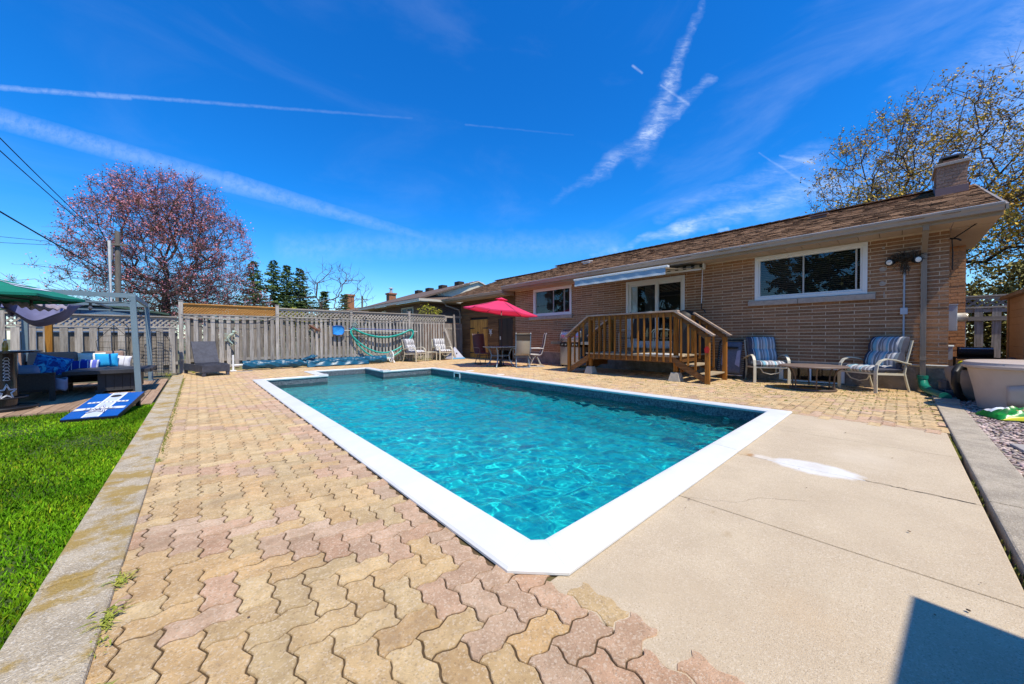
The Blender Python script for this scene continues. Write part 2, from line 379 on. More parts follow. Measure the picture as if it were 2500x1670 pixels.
for i in range(-170, 200):
    for j in range(-10, 80):
        for k, ox, oy in (('v', 0, 0), ('h', 0, 2)):
            x = (i+2*j+ox)*w+.004; y = (-i+2*j+oy)*w+.02
            if not (-.6 < x < 10.6 and -1.4 < y < 16.6): continue
            cx, cy = PV[k][3]; X, Y = x+cx, y+cy
            if patio(X, Y): pav.append((X, Y, k))
def cam_d(X, Y): return X*math.sin(yaw)+Y*math.cos(yaw)
def seen(X, Y):
    d = cam_d(X, Y); l = X*math.cos(yaw)-Y*math.sin(yaw); return d > .75 and abs(l) < 1.5*d
pav.sort(key=lambda q: (0 if seen(q[0], q[1]) else 1, math.hypot(q[0], q[1])))
pme = {}
for k in 'vh':
    V, F, n, c = PV[k]; pme[k] = B().add(V, [tuple(range(n))]+F).mesh('paver', m_pav)
bigV, bigF, bigC, off = [], [], [], 0
for q, (X, Y, k) in enumerate(pav):
    dz = pr_.uniform(-.003, .002); tx, ty = pr_.gauss(0, .009), pr_.gauss(0, .009); rot_ = pr_.gauss(0, .010); col = paver_col(X, Y)
    if q < 296:
        o = link('paver', pme[k], sand, (X, Y, dz)); o.rotation_euler = (tx, ty, rot_); o.color = (*col, 1)
    else:
        V, F, n, c = PV[k]
        Q = V.copy(); Q[:,:2] *= (.955 if X > 6.4 and Y < 7 else .985 if Y > 3.5 else 1.0); Q[:,0] += X; Q[:,1] += Y; Q[:,2] += dz+V[:,1]*tx-V[:,0]*ty
        bigV.append(Q); bigC.append(np.tile(col, (len(Q), 1))); bigF.append((off, n)); off += len(Q)
bb = B(); allV = np.vstack(bigV); fs = []
for o, n in bigF:
    fs.append(tuple(range(o, o+n))); fs += [(o+n+i, o+n+(i+1) % n, o+(i+1) % n, o+i) for i in range(n)]+[(o+2*n+i, o+2*n+(i+1) % n, o+n+(i+1) % n, o+n+i) for i in range(n)]
me = bpy.data.meshes.new('pavers'); me.from_pydata([tuple(v) for v in allV], [], fs); me.materials.append(m_pavs); attr(me, 'tint', np.vstack(bigC))
stuff(link('paver_field', me, sand))
# moss in the joints near the house and at the kerbs
m_moss = mat('moss', (.09,.115,.015), (.19,.17,.03), .95, scale=30, world=True, bump=.5, bscale=300)
V, F, o = [], [], 0
def blob(x, y, z, rx, ry, h):
    global o
    n = 6; a0 = rng.uniform(0, 6); k = rng.uniform(.6, 1.2, n)
    for i in range(n): V.append((x+rx*k[i]*math.cos(a0+i*6.283/n), y+ry*k[i]*math.sin(a0+i*6.283/n), z))
    V.append((x, y, z+h))
    for i in range(n): F.append((o+i, o+(i+1) % n, o+n))
    o += n+1
for X, Y, k in pav:
    if X > 6.3 and Y < 6:
        pr1 = .55*math.exp(-((X-8.8)/1.3)**2)*(1 if Y < 2.5 else .35)
        for s in range(2):
            if rng.random() < pr1:
                jx = X+rng.choice([-.5,.5])*w*(1 if k == 'v' else 2); jy = Y+rng.uniform(-.5,.5)*w
                for t in range(5): blob(jx+rng.normal(0,.008), jy+rng.normal(0,.028), -.012, rng.uniform(.008,.015), rng.uniform(.012,.026), rng.uniform(.016,.028))
    elif Y > 10.9 and rng.random() < .05: blob(X+w/2, Y, -.01, .012, .03, .012)
for y in np.arange(4.6, 12.8, .011): blob(-.255+rng.normal(0,.012), y, -.008, rng.uniform(.006,.014), rng.uniform(.008,.02), rng.uniform(.012,.026))
for x in np.arange(2.0, 8.3, .008):
    if rng.random() < (.55 if x > 5 else .12+.14*math.sin(x*5)): blob(x, -.379+rng.normal(0,.005), -.03, rng.uniform(.005,.013), rng.uniform(.005,.012), rng.uniform(.018,.034))
mo = link('moss', npmesh('moss', V, F, m_moss)); stuff(mo); tag(mo, 'yellow green moss growing in the joints of the paving', 'moss')
def speckle(m, sc, light, dark, kl=.6, kd=.5, dl=.75, dd=.80):
    N, L, p = nodes(m); src = p.inputs['Base Color'].links[0].from_socket; g = N.new('ShaderNodeNewGeometry')
    for s_, k, col, th in ((sc, kl, light, dl), (sc*1.7, kd, dark, dd)):
        vo = N.new('ShaderNodeTexVoronoi'); L.new(g.outputs['Position'], vo.inputs['Vector']); vo.inputs['Scale'].default_value = s_; se = N.new('ShaderNodeSeparateColor'); L.new(vo.outputs['Color'], se.inputs[0])
        mr = N.new('ShaderNodeMapRange'); L.new(se.outputs[0], mr.inputs[0]); mr.inputs[1].default_value = th; mr.inputs[2].default_value = min(1, th+.15); mr.inputs[4].default_value = k
        mm = N.new('ShaderNodeMix'); mm.data_type = 'RGBA'; L.new(mr.outputs[0], mm.inputs[0]); L.new(src, mm.inputs[6]); mm.inputs[7].default_value = (*col, 1); src = mm.outputs[2]
    L.new(src, p.inputs['Base Color'])
# concrete slab at the near end of the pool
m_conc = mat('exposed_concrete', (.565,.455,.315), (.51,.405,.28), .9, scale=2.2, world=True, bump=.5, bscale=220, c3=(.36,.28,.19), scale3=190, ramp3=(.64,.74), spec=.2)
speckle(m_conc, 190, (.72,.62,.48), (.20,.14,.09), .40, .6, .74, .88)
N, L, p = nodes(m_conc); src = p.inputs['Base Color'].links[0].from_socket; g = N.new('ShaderNodeNewGeometry')
def lichen0(src):
    for sc, a, b, c, k in ((1.7, .50, .70, (.44,.35,.24), .45), (7, .56, .72, (.46,.36,.25), .35), (34, .60, .72, (.40,.31,.21), .35)):
        no = N.new('ShaderNodeTexNoise'); L.new(g.outputs['Position'], no.inputs['Vector']); no.inputs['Scale'].default_value = sc; no.inputs['Detail'].default_value = 7; no.inputs['Roughness'].default_value = .7
        mr = N.new('ShaderNodeMapRange'); L.new(no.outputs[0], mr.inputs[0]); mr.inputs[1].default_value = a; mr.inputs[2].default_value = b; mr.inputs[4].default_value = k
        mm = N.new('ShaderNodeMix'); mm.data_type = 'RGBA'; L.new(mr.outputs[0], mm.inputs[0]); L.new(src, mm.inputs[6]); mm.inputs[7].default_value = (*c, 1); src = mm.outputs[2]
    return src
def blotch(src, cx, cy, rx, ry, colr, k=1.0, edge_=.35, jag=.25, scale=9):
    sb_ = N.new('ShaderNodeVectorMath'); sb_.operation = 'SUBTRACT'; L.new(g.outputs['Position'], sb_.inputs[0]); sb_.inputs[1].default_value = (cx, cy, 0)
    dv = N.new('ShaderNodeVectorMath'); dv.operation = 'DIVIDE'; L.new(sb_.outputs[0], dv.inputs[0]); dv.inputs[1].default_value = (rx, ry, 1e3)
    ln = N.new('ShaderNodeVectorMath'); ln.operation = 'LENGTH'; L.new(dv.outputs[0], ln.inputs[0])
    no = N.new('ShaderNodeTexNoise'); L.new(g.outputs['Position'], no.inputs['Vector']); no.inputs['Scale'].default_value = scale; no.inputs['Detail'].default_value = 6
    ml = N.new('ShaderNodeMath'); ml.operation = 'MULTIPLY_ADD'; L.new(no.outputs[0], ml.inputs[0]); ml.inputs[1].default_value = jag*2; ml.inputs[2].default_value = -jag
    sm = N.new('ShaderNodeMath'); L.new(ln.outputs['Value'], sm.inputs[0]); L.new(ml.outputs[0], sm.inputs[1])
    mr = N.new('ShaderNodeMapRange'); L.new(sm.outputs[0], mr.inputs[0]); mr.inputs[1].default_value = 1.0; mr.inputs[2].default_value = 1-edge_; mr.inputs[3].default_value = 0; mr.inputs[4].default_value = k
    mm = N.new('ShaderNodeMix'); mm.data_type = 'RGBA'; L.new(mr.outputs[0], mm.inputs[0]); L.new(src, mm.inputs[6]); mm.inputs[7].default_value = (*colr, 1); return mm.outputs[2]
src = blotch(src, 3.74, .46, .19, .31, (.70,.69,.67), .88, .28, .22, 16)        # white mortar patch
src = blotch(src, 3.74, .80, .07, .13, (.72,.66,.58), .6, .6, .3)
src = blotch(src, 3.73, .90, .06, .045, (.36,.17,.05), .9, .8, .4, 25)          # rust spot
src = blotch(src, 3.76, .95, .16, .06, (.55,.38,.20), .5, .9, .4, 25)
src = blotch(src, 2.14, .62, .05, .03, (.36,.25,.13), .5, .9, .6, 40)
src = blotch(src, 2.35, .76, .04, .02, (.36,.25,.13), .4, .9, .6, 40)
src = blotch(src, 1.75, .25, .25, .2, (.50,.36,.22), .35, .9, .6, 9)
src = lichen0(src)
src = blotch(src, 2.9, .1, .5, .35, (.50,.40,.28), .35, .9, .7, 4)
src = blotch(src, 4.4, .2, .5, .3, (.64,.54,.41), .4, .9, .7, 5)
src = blotch(src, 1.5, .6, .3, .4, (.52,.41,.28), .4, .9, .7, 5)
src = blotch(src, 5.6, .6, .5, .4, (.62,.50,.36), .5, .9, .6, 5)
L.new(src, p.inputs['Base Color'])
m_conc2 = mat('rough_concrete', (.50,.42,.315), (.37,.31,.235), .92, scale=5, world=True, bump=1.0, bscale=150, c3=(.62,.55,.46), scale3=230, ramp3=(.6,.7), spec=.15)
speckle(m_conc2, 170, (.70,.62,.50), (.17,.14,.11), .5, .55)
slab = tag(B().box(1.15,-.36,-.12,6.17,1.02,-.03).build('pool_deck', m_earth), 'pale exposed concrete apron at the near end of the pool', 'pool deck'); struct(slab); del slab['category']
for a, b2 in ((1.13,2.424),(2.432,3.690),(3.698,4.985),(4.991,6.165)): B().box(a,-.366,-.09,b2,1.03,-.0045).build('slab', m_conc, slab, bevel=.006)
B().box(3.6885,.16,-.05,3.6995,.76,-.0046).build('mortar_fill', mat('white_mortar', (.68,.67,.65), (.60,.59,.57), .9, scale=30), slab)
m_crk = mat('crack_dirt', (.10,.07,.045), None, .95)
def crack(pts, wd):
    b = B(); P = [Vector(p) for p in pts]; Q = []
    for p, q in zip(P, P[1:]):
        for k in range(8): Q.append(p.lerp(q, k/8)+Vector((random.gauss(0,.006), random.gauss(0,.006), 0)))
    Q.append(P[-1]); vs = []
    for i, p in enumerate(Q):
        t = (Q[min(i+1, len(Q)-1)]-Q[max(i-1, 0)]).normalized(); n_ = Vector((-t.y, t.x, 0)); w2 = wd*random.uniform(.4, 1.2); vs += [p+n_*w2, p-n_*w2]
    b.add(vs, [(2*i, 2*i+1, 2*i+3, 2*i+2) for i in range(len(Q)-1)]); return b
crack([(3.70,.17,-.0038),(3.704,-.05,-.0038),(3.70,-.34,-.0038)], .0035).build('crack', m_crk, slab); crack([(2.43,.95,-.0038),(2.60,.70,-.0038),(2.78,.62,-.0038),(2.95,.40,-.0038)], .0009).build('crack', m_crk, slab); crack([(5.1,.9,-.0038),(5.3,.55,-.0038),(5.38,.1,-.0038)], .001).build('crack', m_crk, slab)
m_curb = mat('mossy_curb', (.53,.44,.315), (.40,.33,.235), .92, scale=4, world=True, bump=1.0, bscale=120, c3=(.66,.60,.52), scale3=200, ramp3=(.6,.7), spec=.15)
speckle(m_curb, 170, (.78,.70,.57), (.20,.16,.12), .55, .5)
N, L, p = nodes(m_curb); src = p.inputs['Base Color'].links[0].from_socket; g = N.new('ShaderNodeNewGeometry')
def lichen(src, scale, a, b, colr, k):
    no = N.new('ShaderNodeTexNoise'); L.new(g.outputs['Position'], no.inputs['Vector']); no.inputs['Scale'].default_value = scale; no.inputs['Detail'].default_value = 7; no.inputs['Roughness'].default_value = .72
    mr = N.new('ShaderNodeMapRange'); L.new(no.outputs[0], mr.inputs[0]); mr.inputs[1].default_value = a; mr.inputs[2].default_value = b; mr.inputs[4].default_value = k
    mm = N.new('ShaderNodeMix'); mm.data_type = 'RGBA'; L.new(mr.outputs[0], mm.inputs[0]); L.new(src, mm.inputs[6]); mm.inputs[7].default_value = (*colr, 1); return mm.outputs[2]
L.new(lichen(lichen(src, 3.4, .485, .58, (.36,.225,.03), .75), 30, .55, .7, (.25,.21,.16), .5), p.inputs['Base Color'])
kerb = struct(B().box(-.50,-1.5,-.3,-.285,13.6,-.04).build('garden_curb', m_earth))
ys = [-1.5, 2.44, 4.62, 7.3, 9.9, 13.9]
for a, b2 in zip(ys, ys[1:]): B().box(-.515,a+.004,-.25,-.272,b2-.004,.016).build('curb_section', m_curb, kerb, bevel=.012)
kerb2 = struct(B().box(-1,-.62,-.3,8.9,-.44,-.04).build('side_curb', m_earth))
for a, b2 in ((-1,1.2),(1.21,3.735),(3.75,6.4),(6.41,8.62)): B().box(a,-.635,-.25,b2,-.392,.022).build('curb_section', m_conc2, kerb2, bevel=.012)
B().add([(8.625,-.392,.02),(8.625,-.635,.02),(9.6,-.70,.005),(9.9,-.40,.005)], [(0,1,2,3)]).build('curb_end', m_conc2, kerb2, thick=.04)
# ------------------------------------------------------------------ lawn
m_soil = mat('lawn_soil', (.035,.055,.012), (.055,.09,.015), .95, scale=9, world=True)
b = B(); b.grid(lambda u, v: (-9+8.49*u, -3+11.6*v, -.03+.012*math.sin(u*31)*math.sin(v*23)), 40, 50)
struct(b.build('lawn', m_soil))
m_grass = mat('grass_blades', (.068,.20,.004), (.165,.315,.008), .65, scale=1.1, world=True, attrib='tint', ramp=(.3,.7), spec=.08)
nb = 190000
gx = -.52-np.abs(rng.random(nb))**1.3*3.4; gy = 1.0+rng.random(nb)*7.5
near = rng.random(nb) < np.clip(3.2/np.hypot(gx, gy), .3, 1); gx, gy = gx[near], gy[near]; nb = len(gx)
h = rng.uniform(.015, .034, nb)*(1+.25*np.sin(gx*5)*np.sin(gy*4)); a = rng.uniform(0, 6.283, nb); wd = rng.uniform(.0018, .0035, nb)*(1+np.hypot(gx, gy)*.14)
ln = rng.uniform(.1, .85, nb)*h; la = rng.uniform(0, 6.283, nb)
sx, sy = np.cos(a)*wd, np.sin(a)*wd; lx, ly = np.cos(la)*ln, np.sin(la)*ln; z0 = np.full(nb, -.03)
P = np.stack([np.c_[gx-sx, gy-sy, z0], np.c_[gx+sx, gy+sy, z0], np.c_[gx-sx*.8+lx*.35, gy-sy*.8+ly*.35, z0+h*.6], np.c_[gx+sx*.8+lx*.35, gy+sy*.8+ly*.35, z0+h*.6], np.c_[gx+lx, gy+ly, z0+h]], 1).reshape(-1, 3)
i0 = np.arange(nb)[:,None]*5; F = np.concatenate([i0+[0,1,3], i0+[0,3,2], i0+[2,3,4]], 0)
me = npmesh('grass', P, F, m_grass)
t = rng.uniform(.65, 1.3, nb); t *= .78+.5*np.clip(np.sin(gx*3.1+gy*1.3)*np.sin(gy*2.3-gx)+.3*np.sin(gx*9)*np.sin(gy*8)+.4, 0, 1); dry = rng.random(nb) < .09
tc = np.stack([t*np.where(dry, 2.2, 1), t*np.where(dry, 1.25, 1), t*np.where(dry, 2.5, 1)], 1)
attr(me, 'tint', np.repeat(tc, 5, 0)); go = link('grass', me); stuff(go); tag(go, 'short bright green lawn grass beside the concrete curb', 'grass')
# weeds at the curb
m_weed = mat('weed_leaf', (.22,.26,.03), (.36,.34,.05), .7, scale=20)
def weed(x, y, r, n, label, upright=.35):
    b = B()
    for i in range(n):
        a = random.gauss(2.6, 1.6); l = r*random.uniform(.2, .95)*(1+.35*math.cos(a*2+r*90)); ox = Vector((random.gauss(0,.012), random.gauss(0,.035), 0)); hh = l*random.uniform(.0, upright)
        d = Vector((math.cos(a), math.sin(a), 0)); s = Vector((-d.y, d.x, 0))*random.uniform(.0015, .0045); k = random.uniform(.3,.6)
        pts = [ox, ox+d*l*k+Vector((0,0,hh)), ox+d*l+Vector((0,0,hh*random.uniform(-.2,.9)))]
        b.add([pts[0]-s*.4, pts[0]+s*.4, pts[1]+s, pts[1]-s, pts[2]], [(0,1,2,3),(3,2,4)])
    o = b.build('weed', m_weed, at=(0,0,0)); o.location = (x, y, .006); tag(o, label, 'weed')
weed(-.262, 2.30, .06, 90, 'second largest weed sprouting beside the curb on the poolside')
weed(-.268, 2.02, .07, 110, 'largest flat weed rosette in the gap beside the curb')
weed(-.262, 1.87, .035, 26, 'smallest weed tuft in the gap beside the curb', .7)
weed(-.262, 1.58, .06, 60, 'nearest weed at the curb beside the picture edge', .5)
weed(-.265, 4.35, .08, 50, 'farthest low weed spilling onto the top of the curb', .3)
weed(-.05, 14.45, .16, 70, 'green dandelion clump at the foot of the fence corner post', .6)
# ------------------------------------------------------------------ gravel bed
m_dirt = mat('gravel_bed_soil', (.20,.15,.12), (.30,.23,.19), .95, scale=30, world=True, bump=.8, bscale=120)
struct(B().add([(-1,-.632,-.012),(14,-.632,-.012),(14,-6,-.012),(-1,-6,-.012)], [(3,2,1,0)]).build('gravel_bed', m_dirt))
m_stone = mat('gravel_stone', (.42,.32,.27), (.30,.235,.205), .85, scale=3, world=True, attrib='tint', bump=.3, bscale=120)
ico = bmesh.new(); bmesh.ops.create_icosphere(ico, subdivisions=1, radius=1); iv = np.array([v.co for v in ico.verts]); it = np.array([[v.index for v in f.verts] for f in ico.faces]); ico.free()
def pebbles(name, pts, smin, smax, m, flat=.6, cols=None):
    n = len(pts); s = rng.uniform(smin, smax, n); k = rng.uniform(.72, 1.28, (n, len(iv), 1)); A = rng.uniform(0, 6.283, n)
    q = iv[None]*k*np.stack([s, s*rng.uniform(.6,1,n), s*flat*rng.uniform(.6,1,n)], 1)[:,None,:]
    c, s_ = np.cos(A)[:,None], np.sin(A)[:,None]; x = q[...,0]*c-q[...,1]*s_; y = q[...,0]*s_+q[...,1]*c
    q = np.stack([x, y, q[...,2]], 2)+np.asarray(pts)[:,None,:]
    me = npmesh(name, q.reshape(-1, 3), (it[None]+np.arange(n)[:,None,None]*len(iv)).reshape(-1, 3), m)
    attr(me, 'tint', np.repeat(cols if cols is not None else rng.uniform(.55, 1.75, (n, 1))*np.array([1, 1, 1])+rng.normal(0, .05, (n, 3)), len(iv), 0)); return link(name, me)
n = 9000; gx = 2.5+rng.random(n)**1.1*7.8; gy = -.64-rng.random(n)**1.4*2.2
gr = pebbles('gravel', np.c_[gx, gy, rng.uniform(-.01, .006, n)], .012, .028, m_stone); stuff(gr); tag(gr, 'loose pinkish grey gravel in the side bed', 'gravel')
m_flag = mat('stepping_stone', (.40,.36,.33), (.30,.27,.25), .9, scale=8, bump=.4)
o = B().prism([(-.16,-.2),(.12,-.24),(.2,0),(.12,.22),(-.15,.18),(-.22,0)], 0, .03).build('stepping_stone', m_flag, bevel=.008); o.location = (5.75,-.95,-.005); tag(o, 'flat grey stepping stone lying in the gravel', 'stepping stone')
# ------------------------------------------------------------------ pool
m_white = mat('white_coping', (.72,.72,.72), (.66,.66,.65), .4, scale=3, bump=.05, spec=.5, c3=(.34,.32,.29), scale3=75, ramp3=(.73,.76))
m_liner = mat('pool_liner', (.085,.10,.115), (.17,.19,.21), .55, scale=55, world=True, detail=3, ramp=(.42,.58), c3=(.05,.06,.075), scale3=28, ramp3=(.5,.62))
m_floor = mat('pool_floor', (.24,.90,.84), (.40,.95,.90), .6, scale=3.0, world=True, ramp=(.3,.7), c3=(.09,.60,.74), scale3=7, ramp3=(.5,.62))
pool = bpy.data.objects.new('pool', None); COL.objects.link(pool); struct(pool)
zb = -1.55
b = B(); n = len(PIN)
vs = [(x,y,.012) for x,y in PIN]+[(x,y,zb) for x,y in PIN]
b.add(vs, [(i,(i+1) % n,n+(i+1) % n,n+i) for i in range(n)])
b.build('liner_wall', m_liner, pool)
fl = B()
def depth(x, y):
    e = min(1, max(0, (x-1.27)/.9), ) ; t = max(0, min(1, (y-1.2)/1.2)); far = max(0, min(1, (9.6-y)/3.6))
    side = min(1, max(0, min((x-1.27), (5.95-x))/.7))
    return -.78-.22*far*t*side
fl.grid(lambda u, v: (1.27+4.68*u, 1.22+9.5*v, depth(1.27+4.68*u, 1.22+9.5*v)), 30, 50)
fl.add([(2.72,10.72,-.78),(4.30,10.72,-.78),(4.30,10.71,-.78)], [(0,1,2)])
fl.build('pool_floor', m_floor, pool, smooth=True)
m_step = mat('pool_step', (.50,.58,.60), (.42,.52,.55), .5, scale=40, world=True)
for i, (y0, z) in enumerate(((11.75,-.28),(11.30,-.46),(10.85,-.62),(10.45,-.72))):
    B().box(2.725,y0,z-.5,4.295,12.275 if i < 3 else 10.9,z).build('pool_step', m_step, pool, bevel=.02)
# coping: flat outer flange with a rounded nose over the wall
def coping_run(a, b_, inward, m0=0.0, m1=0.0):
    """flange along a-b; inward points over the water; m0,m1 mitre slopes"""
    a, b_ = Vector((*a, 0)), Vector((*b_, 0)); t = (b_-a).normalized(); i = Vector((*inward, 0))
    prof = [(-.0,.000),(-.0,.012),(.012,.024),(.13,.034),(.19,.040),(.225,.034),(.238,.016),(.232,-.012),(.215,-.02)]
    vs = []; 
    for p in prof: vs.append(a + i*p[0] + t*(m0*p[0]) + Vector((0,0,p[1])))
    for p in prof: vs.append(b_ + i*p[0] - t*(m1*p[0]) + Vector((0,0,p[1])))
    k = len(prof); return B().add(vs, [(j, j+1, k+j+1, k+j) for j in range(k-1)]+[tuple(range(k)), tuple(range(2*k-1, k-1, -1))])
CO = [((1.04,1.1905),(1.04,10.93),(1,0),.315,1),((1.04,10.93),(2.50,10.93),(0,-1),1,-1),((2.50,10.93),(2.50,12.51),(1,0),-1,1),((2.50,12.51),(4.52,12.51),(0,-1),1,1),
      ((4.52,12.51),(4.52,10.93),(-1,0),1,-1),((4.52,10.93),(6.17,10.93),(0,-1),-1,1),((6.17,10.93),(6.17,.99),(-1,0),1,1),((6.17,.99),(1.2355,.99),(0,1),1,.378)]
for a_, b_, i_, m0, m1 in CO:
    A_, B_ = Vector(a_), Vector(b_); nseg = max(1, round((B_-A_).length/3.1)); gap = (B_-A_).normalized()*.0018
    for k in range(nseg):
        p, q = A_.lerp(B_, k/nseg), A_.lerp(B_, (k+1)/nseg)
        if k: p = p+gap
        if k < nseg-1: q = q-gap
        coping_run(tuple(p), tuple(q), i_, m0 if k == 0 else 0, m1 if k == nseg-1 else 0).build('coping', m_white, pool, smooth=True)
PF = [(.0,.000),(.0,.012),(.012,.024),(.13,.034),(.19,.040),(.225,.034),(.238,.016),(.232,-.012),(.215,-.02)]
vs = [(1.04+d, 1.19+.075/.238*d, z) for d, z in PF]+[(1.235+.090/.238*d, .99+d, z) for d, z in PF]; k = len(PF)
B().add(vs, [(j, j+1, k+j+1, k+j) for j in range(k-1)]).build('coping_corner', m_white, pool, smooth=True)
for (cx, cy) in ((2.50,10.93),(4.52,10.93)):
    sgn = 1 if cx < 3.5 else -1
    B().add([(cx-sgn*.0,cy,.042),(cx+sgn*.235,cy,.042),(cx+sgn*.235,cy-.235,.042),(cx,cy-.235,.042)], [(0,1,2,3)]).build('corner_cap', m_white, pool, thick=.012)
# skimmer mouth in the house-side wall, return fitting
m_skim = mat('skimmer_white', (.62,.70,.72), None, .4)
b = B()
for (y0,z0,y1,z1) in ((8.93,-.19,8.97,-.02),(9.23,-.19,9.27,-.02),(8.97,-.19,9.23,-.165),(8.97,-.045,9.23,-.02)): b.box(5.925,y0,z0,5.949,y1,z1)
b.build('skimmer_frame', m_skim, pool); B().box(5.94,8.97,-.165,5.948,9.23,-.045).build('skimmer_mouth', mat('dark_gap', (.02,.025,.03), None, .8), pool)
B().lathe([(.045,0),(.045,.012),(.02,.014)], 16, M=Matrix.Translation((5.95,1.75,-.22)) @ Matrix.Rotation(R(-90), 4, 'Y')).build('return_fitting', m_skim, pool)
m_lid = mat('skimmer_lid', (.72,.66,.56), None, .6)
for y_, r_l in ((9.1,.14),(7.6,.12)): B().lathe([(r_l,0),(r_l,.012),(r_l-.02,.016)], 24, (6.42, y_, .0)).build('skimmer_lid', m_lid, pool, smooth=True)
# water: a rippled sheet
WZ = -.155
m_water = bpy.data.materials.new('pool_water'); m_water.use_nodes = True; N, L = m_water.node_tree.nodes, m_water.node_tree.links
for q in list(N): N.remove(q)
tr = N.new('ShaderNodeBsdfTransparent'); tr.inputs[0].default_value = (.28,.98,.98,1); rf = N.new('ShaderNodeBsdfRefraction'); rf.inputs['IOR'].default_value = 1.33; rf.inputs['Roughness'].default_value = 0.0; rf.inputs[0].default_value = (.28,.98,.98,1)
gl = N.new('ShaderNodeBsdfGlossy'); gl.inputs['Roughness'].default_value = .03; fr = N.new('ShaderNodeFresnel'); fr.inputs[0].default_value = 1.33
tcw = N.new('ShaderNodeTexCoord'); nz = N.new('ShaderNodeTexNoise'); nz.inputs['Scale'].default_value = 26; nz.inputs['Detail'].default_value = 5; L.new(tcw.outputs['Object'], nz.inputs['Vector'])
bp = N.new('ShaderNodeBump'); bp.inputs['Strength'].default_value = .6; bp.inputs['Distance'].default_value = .012; L.new(nz.outputs[0], bp.inputs['Height'])
L.new(bp.outputs[0], gl.inputs['Normal']); L.new(bp.outputs[0], fr.inputs['Normal'])
m1 = N.new('ShaderNodeMixShader'); m1.inputs[0].default_value = .70; L.new(tr.outputs[0], m1.inputs[1]); L.new(rf.outputs[0], m1.inputs[2])
m2 = N.new('ShaderNodeMixShader'); L.new(fr.outputs[0], m2.inputs[0]); L.new(m1.outputs[0], m2.inputs[1]); L.new(gl.outputs[0], m2.inputs[2])
mo_ = N.new('ShaderNodeOutputMaterial'); L.new(m2.outputs[0], mo_.inputs[0])
nx, ny = 340, 680
xs = np.linspace(1.272, 5.948, nx); yy = np.linspace(1.222, 10.718, ny); XX, YY = np.meshgrid(xs, yy, indexing='ij'); ZZ = np.zeros_like(XX)
for i in range(90):
    lam = rng.uniform(.085, .42); k = 2*math.pi/lam; th = rng.normal(R(62), .85); ZZ += .0055*lam*np.sin(k*(XX*math.cos(th)+YY*math.sin(th))+rng.uniform(0, 6.28)+.9*np.sin(XX*1.7+YY*.9+i))
ZZ *= .75+.5*np.sin(XX*1.1+YY*.6)*np.sin(YY*.7-1)
ZZ *= np.clip((11.2-YY)/4.5, .25, 1)
idx = np.arange(nx*ny).reshape(nx, ny); F = np.stack([idx[:-1,:-1], idx[1:,:-1], idx[1:,1:], idx[:-1,1:]], -1).reshape(-1, 4)
V = np.stack([XX, YY, WZ+ZZ], -1).reshape(-1, 3); k0 = len(V)
V = np.vstack([V, [(2.722,10.718,WZ),(4.298,10.718,WZ),(4.298,12.278,WZ),(2.722,12.278,WZ)]]); F = np.vstack([F, [[k0,k0+1,k0+2,k0+3]]])
me = npmesh('pool_water', V, F, m_water); me.polygons.foreach_set('use_smooth', [True]*len(me.polygons)); wat = struct(link('pool_water', me))
wat.cycles.is_caustics_caster = True; sun.cycles.is_caustics_light = True
for o in pool.children:
    if o.name.startswith(('pool_floor','liner','pool_step')): o.cycles.is_caustics_receiver = True
# ================================================================== HOUSE
WX = 10.40
m_brick = mat('brown_brick', (.365,.188,.098), (.27,.135,.07), .9, scale=30, bump=.9, bscale=170, rnd=.22, spec=.2, c3=(.40,.28,.20), scale3=140, ramp3=(.58,.7))
m_bricks = mat('brown_brick_mass', (.365,.188,.098), (.27,.135,.07), .9, scale=30, world=True, bump=.9, bscale=170, isl=.22, spec=.2)
m_mortar = mat('mortar', (.66,.52,.37), (.56,.43,.30), .95, scale=14, world=True, bump=.5, bscale=150)
m_obrick = mat('orange_brick', (.64,.325,.165), (.52,.255,.125), .9, scale=20, bump=.8, bscale=150, rnd=.12, spec=.2)
m_found = mat('stone_foundation', (.27,.235,.20), (.17,.145,.12), .95, scale=4, world=True, bump=1.0, bscale=18, c3=(.36,.32,.27), scale3=13, ramp3=(.55,.7))
m_taupe = mat('taupe_aluminium', (.33,.265,.205), (.29,.235,.18), .45, scale=2, spec=.5, rnd=.04)
m_taupe2 = mat('taupe_gutter', (.36,.30,.25), (.30,.25,.21), .38, scale=3, stretch=(1,.1,1), spec=.6)
m_soffit = mat('tan_soffit', (.47,.37,.275), None, .55, rnd=.05)
m_sash = mat('grey_sash', (.42,.41,.39), None, .4)
m_vinyl = mat('white_vinyl', (.72,.71,.69), None, .35, spec=.5)
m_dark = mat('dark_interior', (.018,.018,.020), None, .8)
m_blind = mat('window_blind', (.085,.085,.09), None, .6)
m_sill = mat('stone_sill', (.44,.36,.30), (.36,.30,.25), .9, scale=14, bump=.5, bscale=80)
m_shin = mat('brown_shingle', (.285,.165,.092), (.165,.095,.055), .95, scale=14, bump=.7, bscale=200, rnd=.35, spec=.15, c3=(.48,.31,.17), scale3=40, ramp3=(.56,.7))
m_shins = mat('brown_shingle_mass', (.285,.165,.092), (.165,.095,.055), .95, scale=14, world=True, isl=.38, spec=.15, c3=(.48,.31,.17), scale3=30, ramp3=(.56,.7))
m_plank0 = mat('brown_panel', (.13,.07,.03), (.09,.045,.02), .85, scale=4)
m_under = mat('roof_felt', (.05,.035,.025), None, .95)
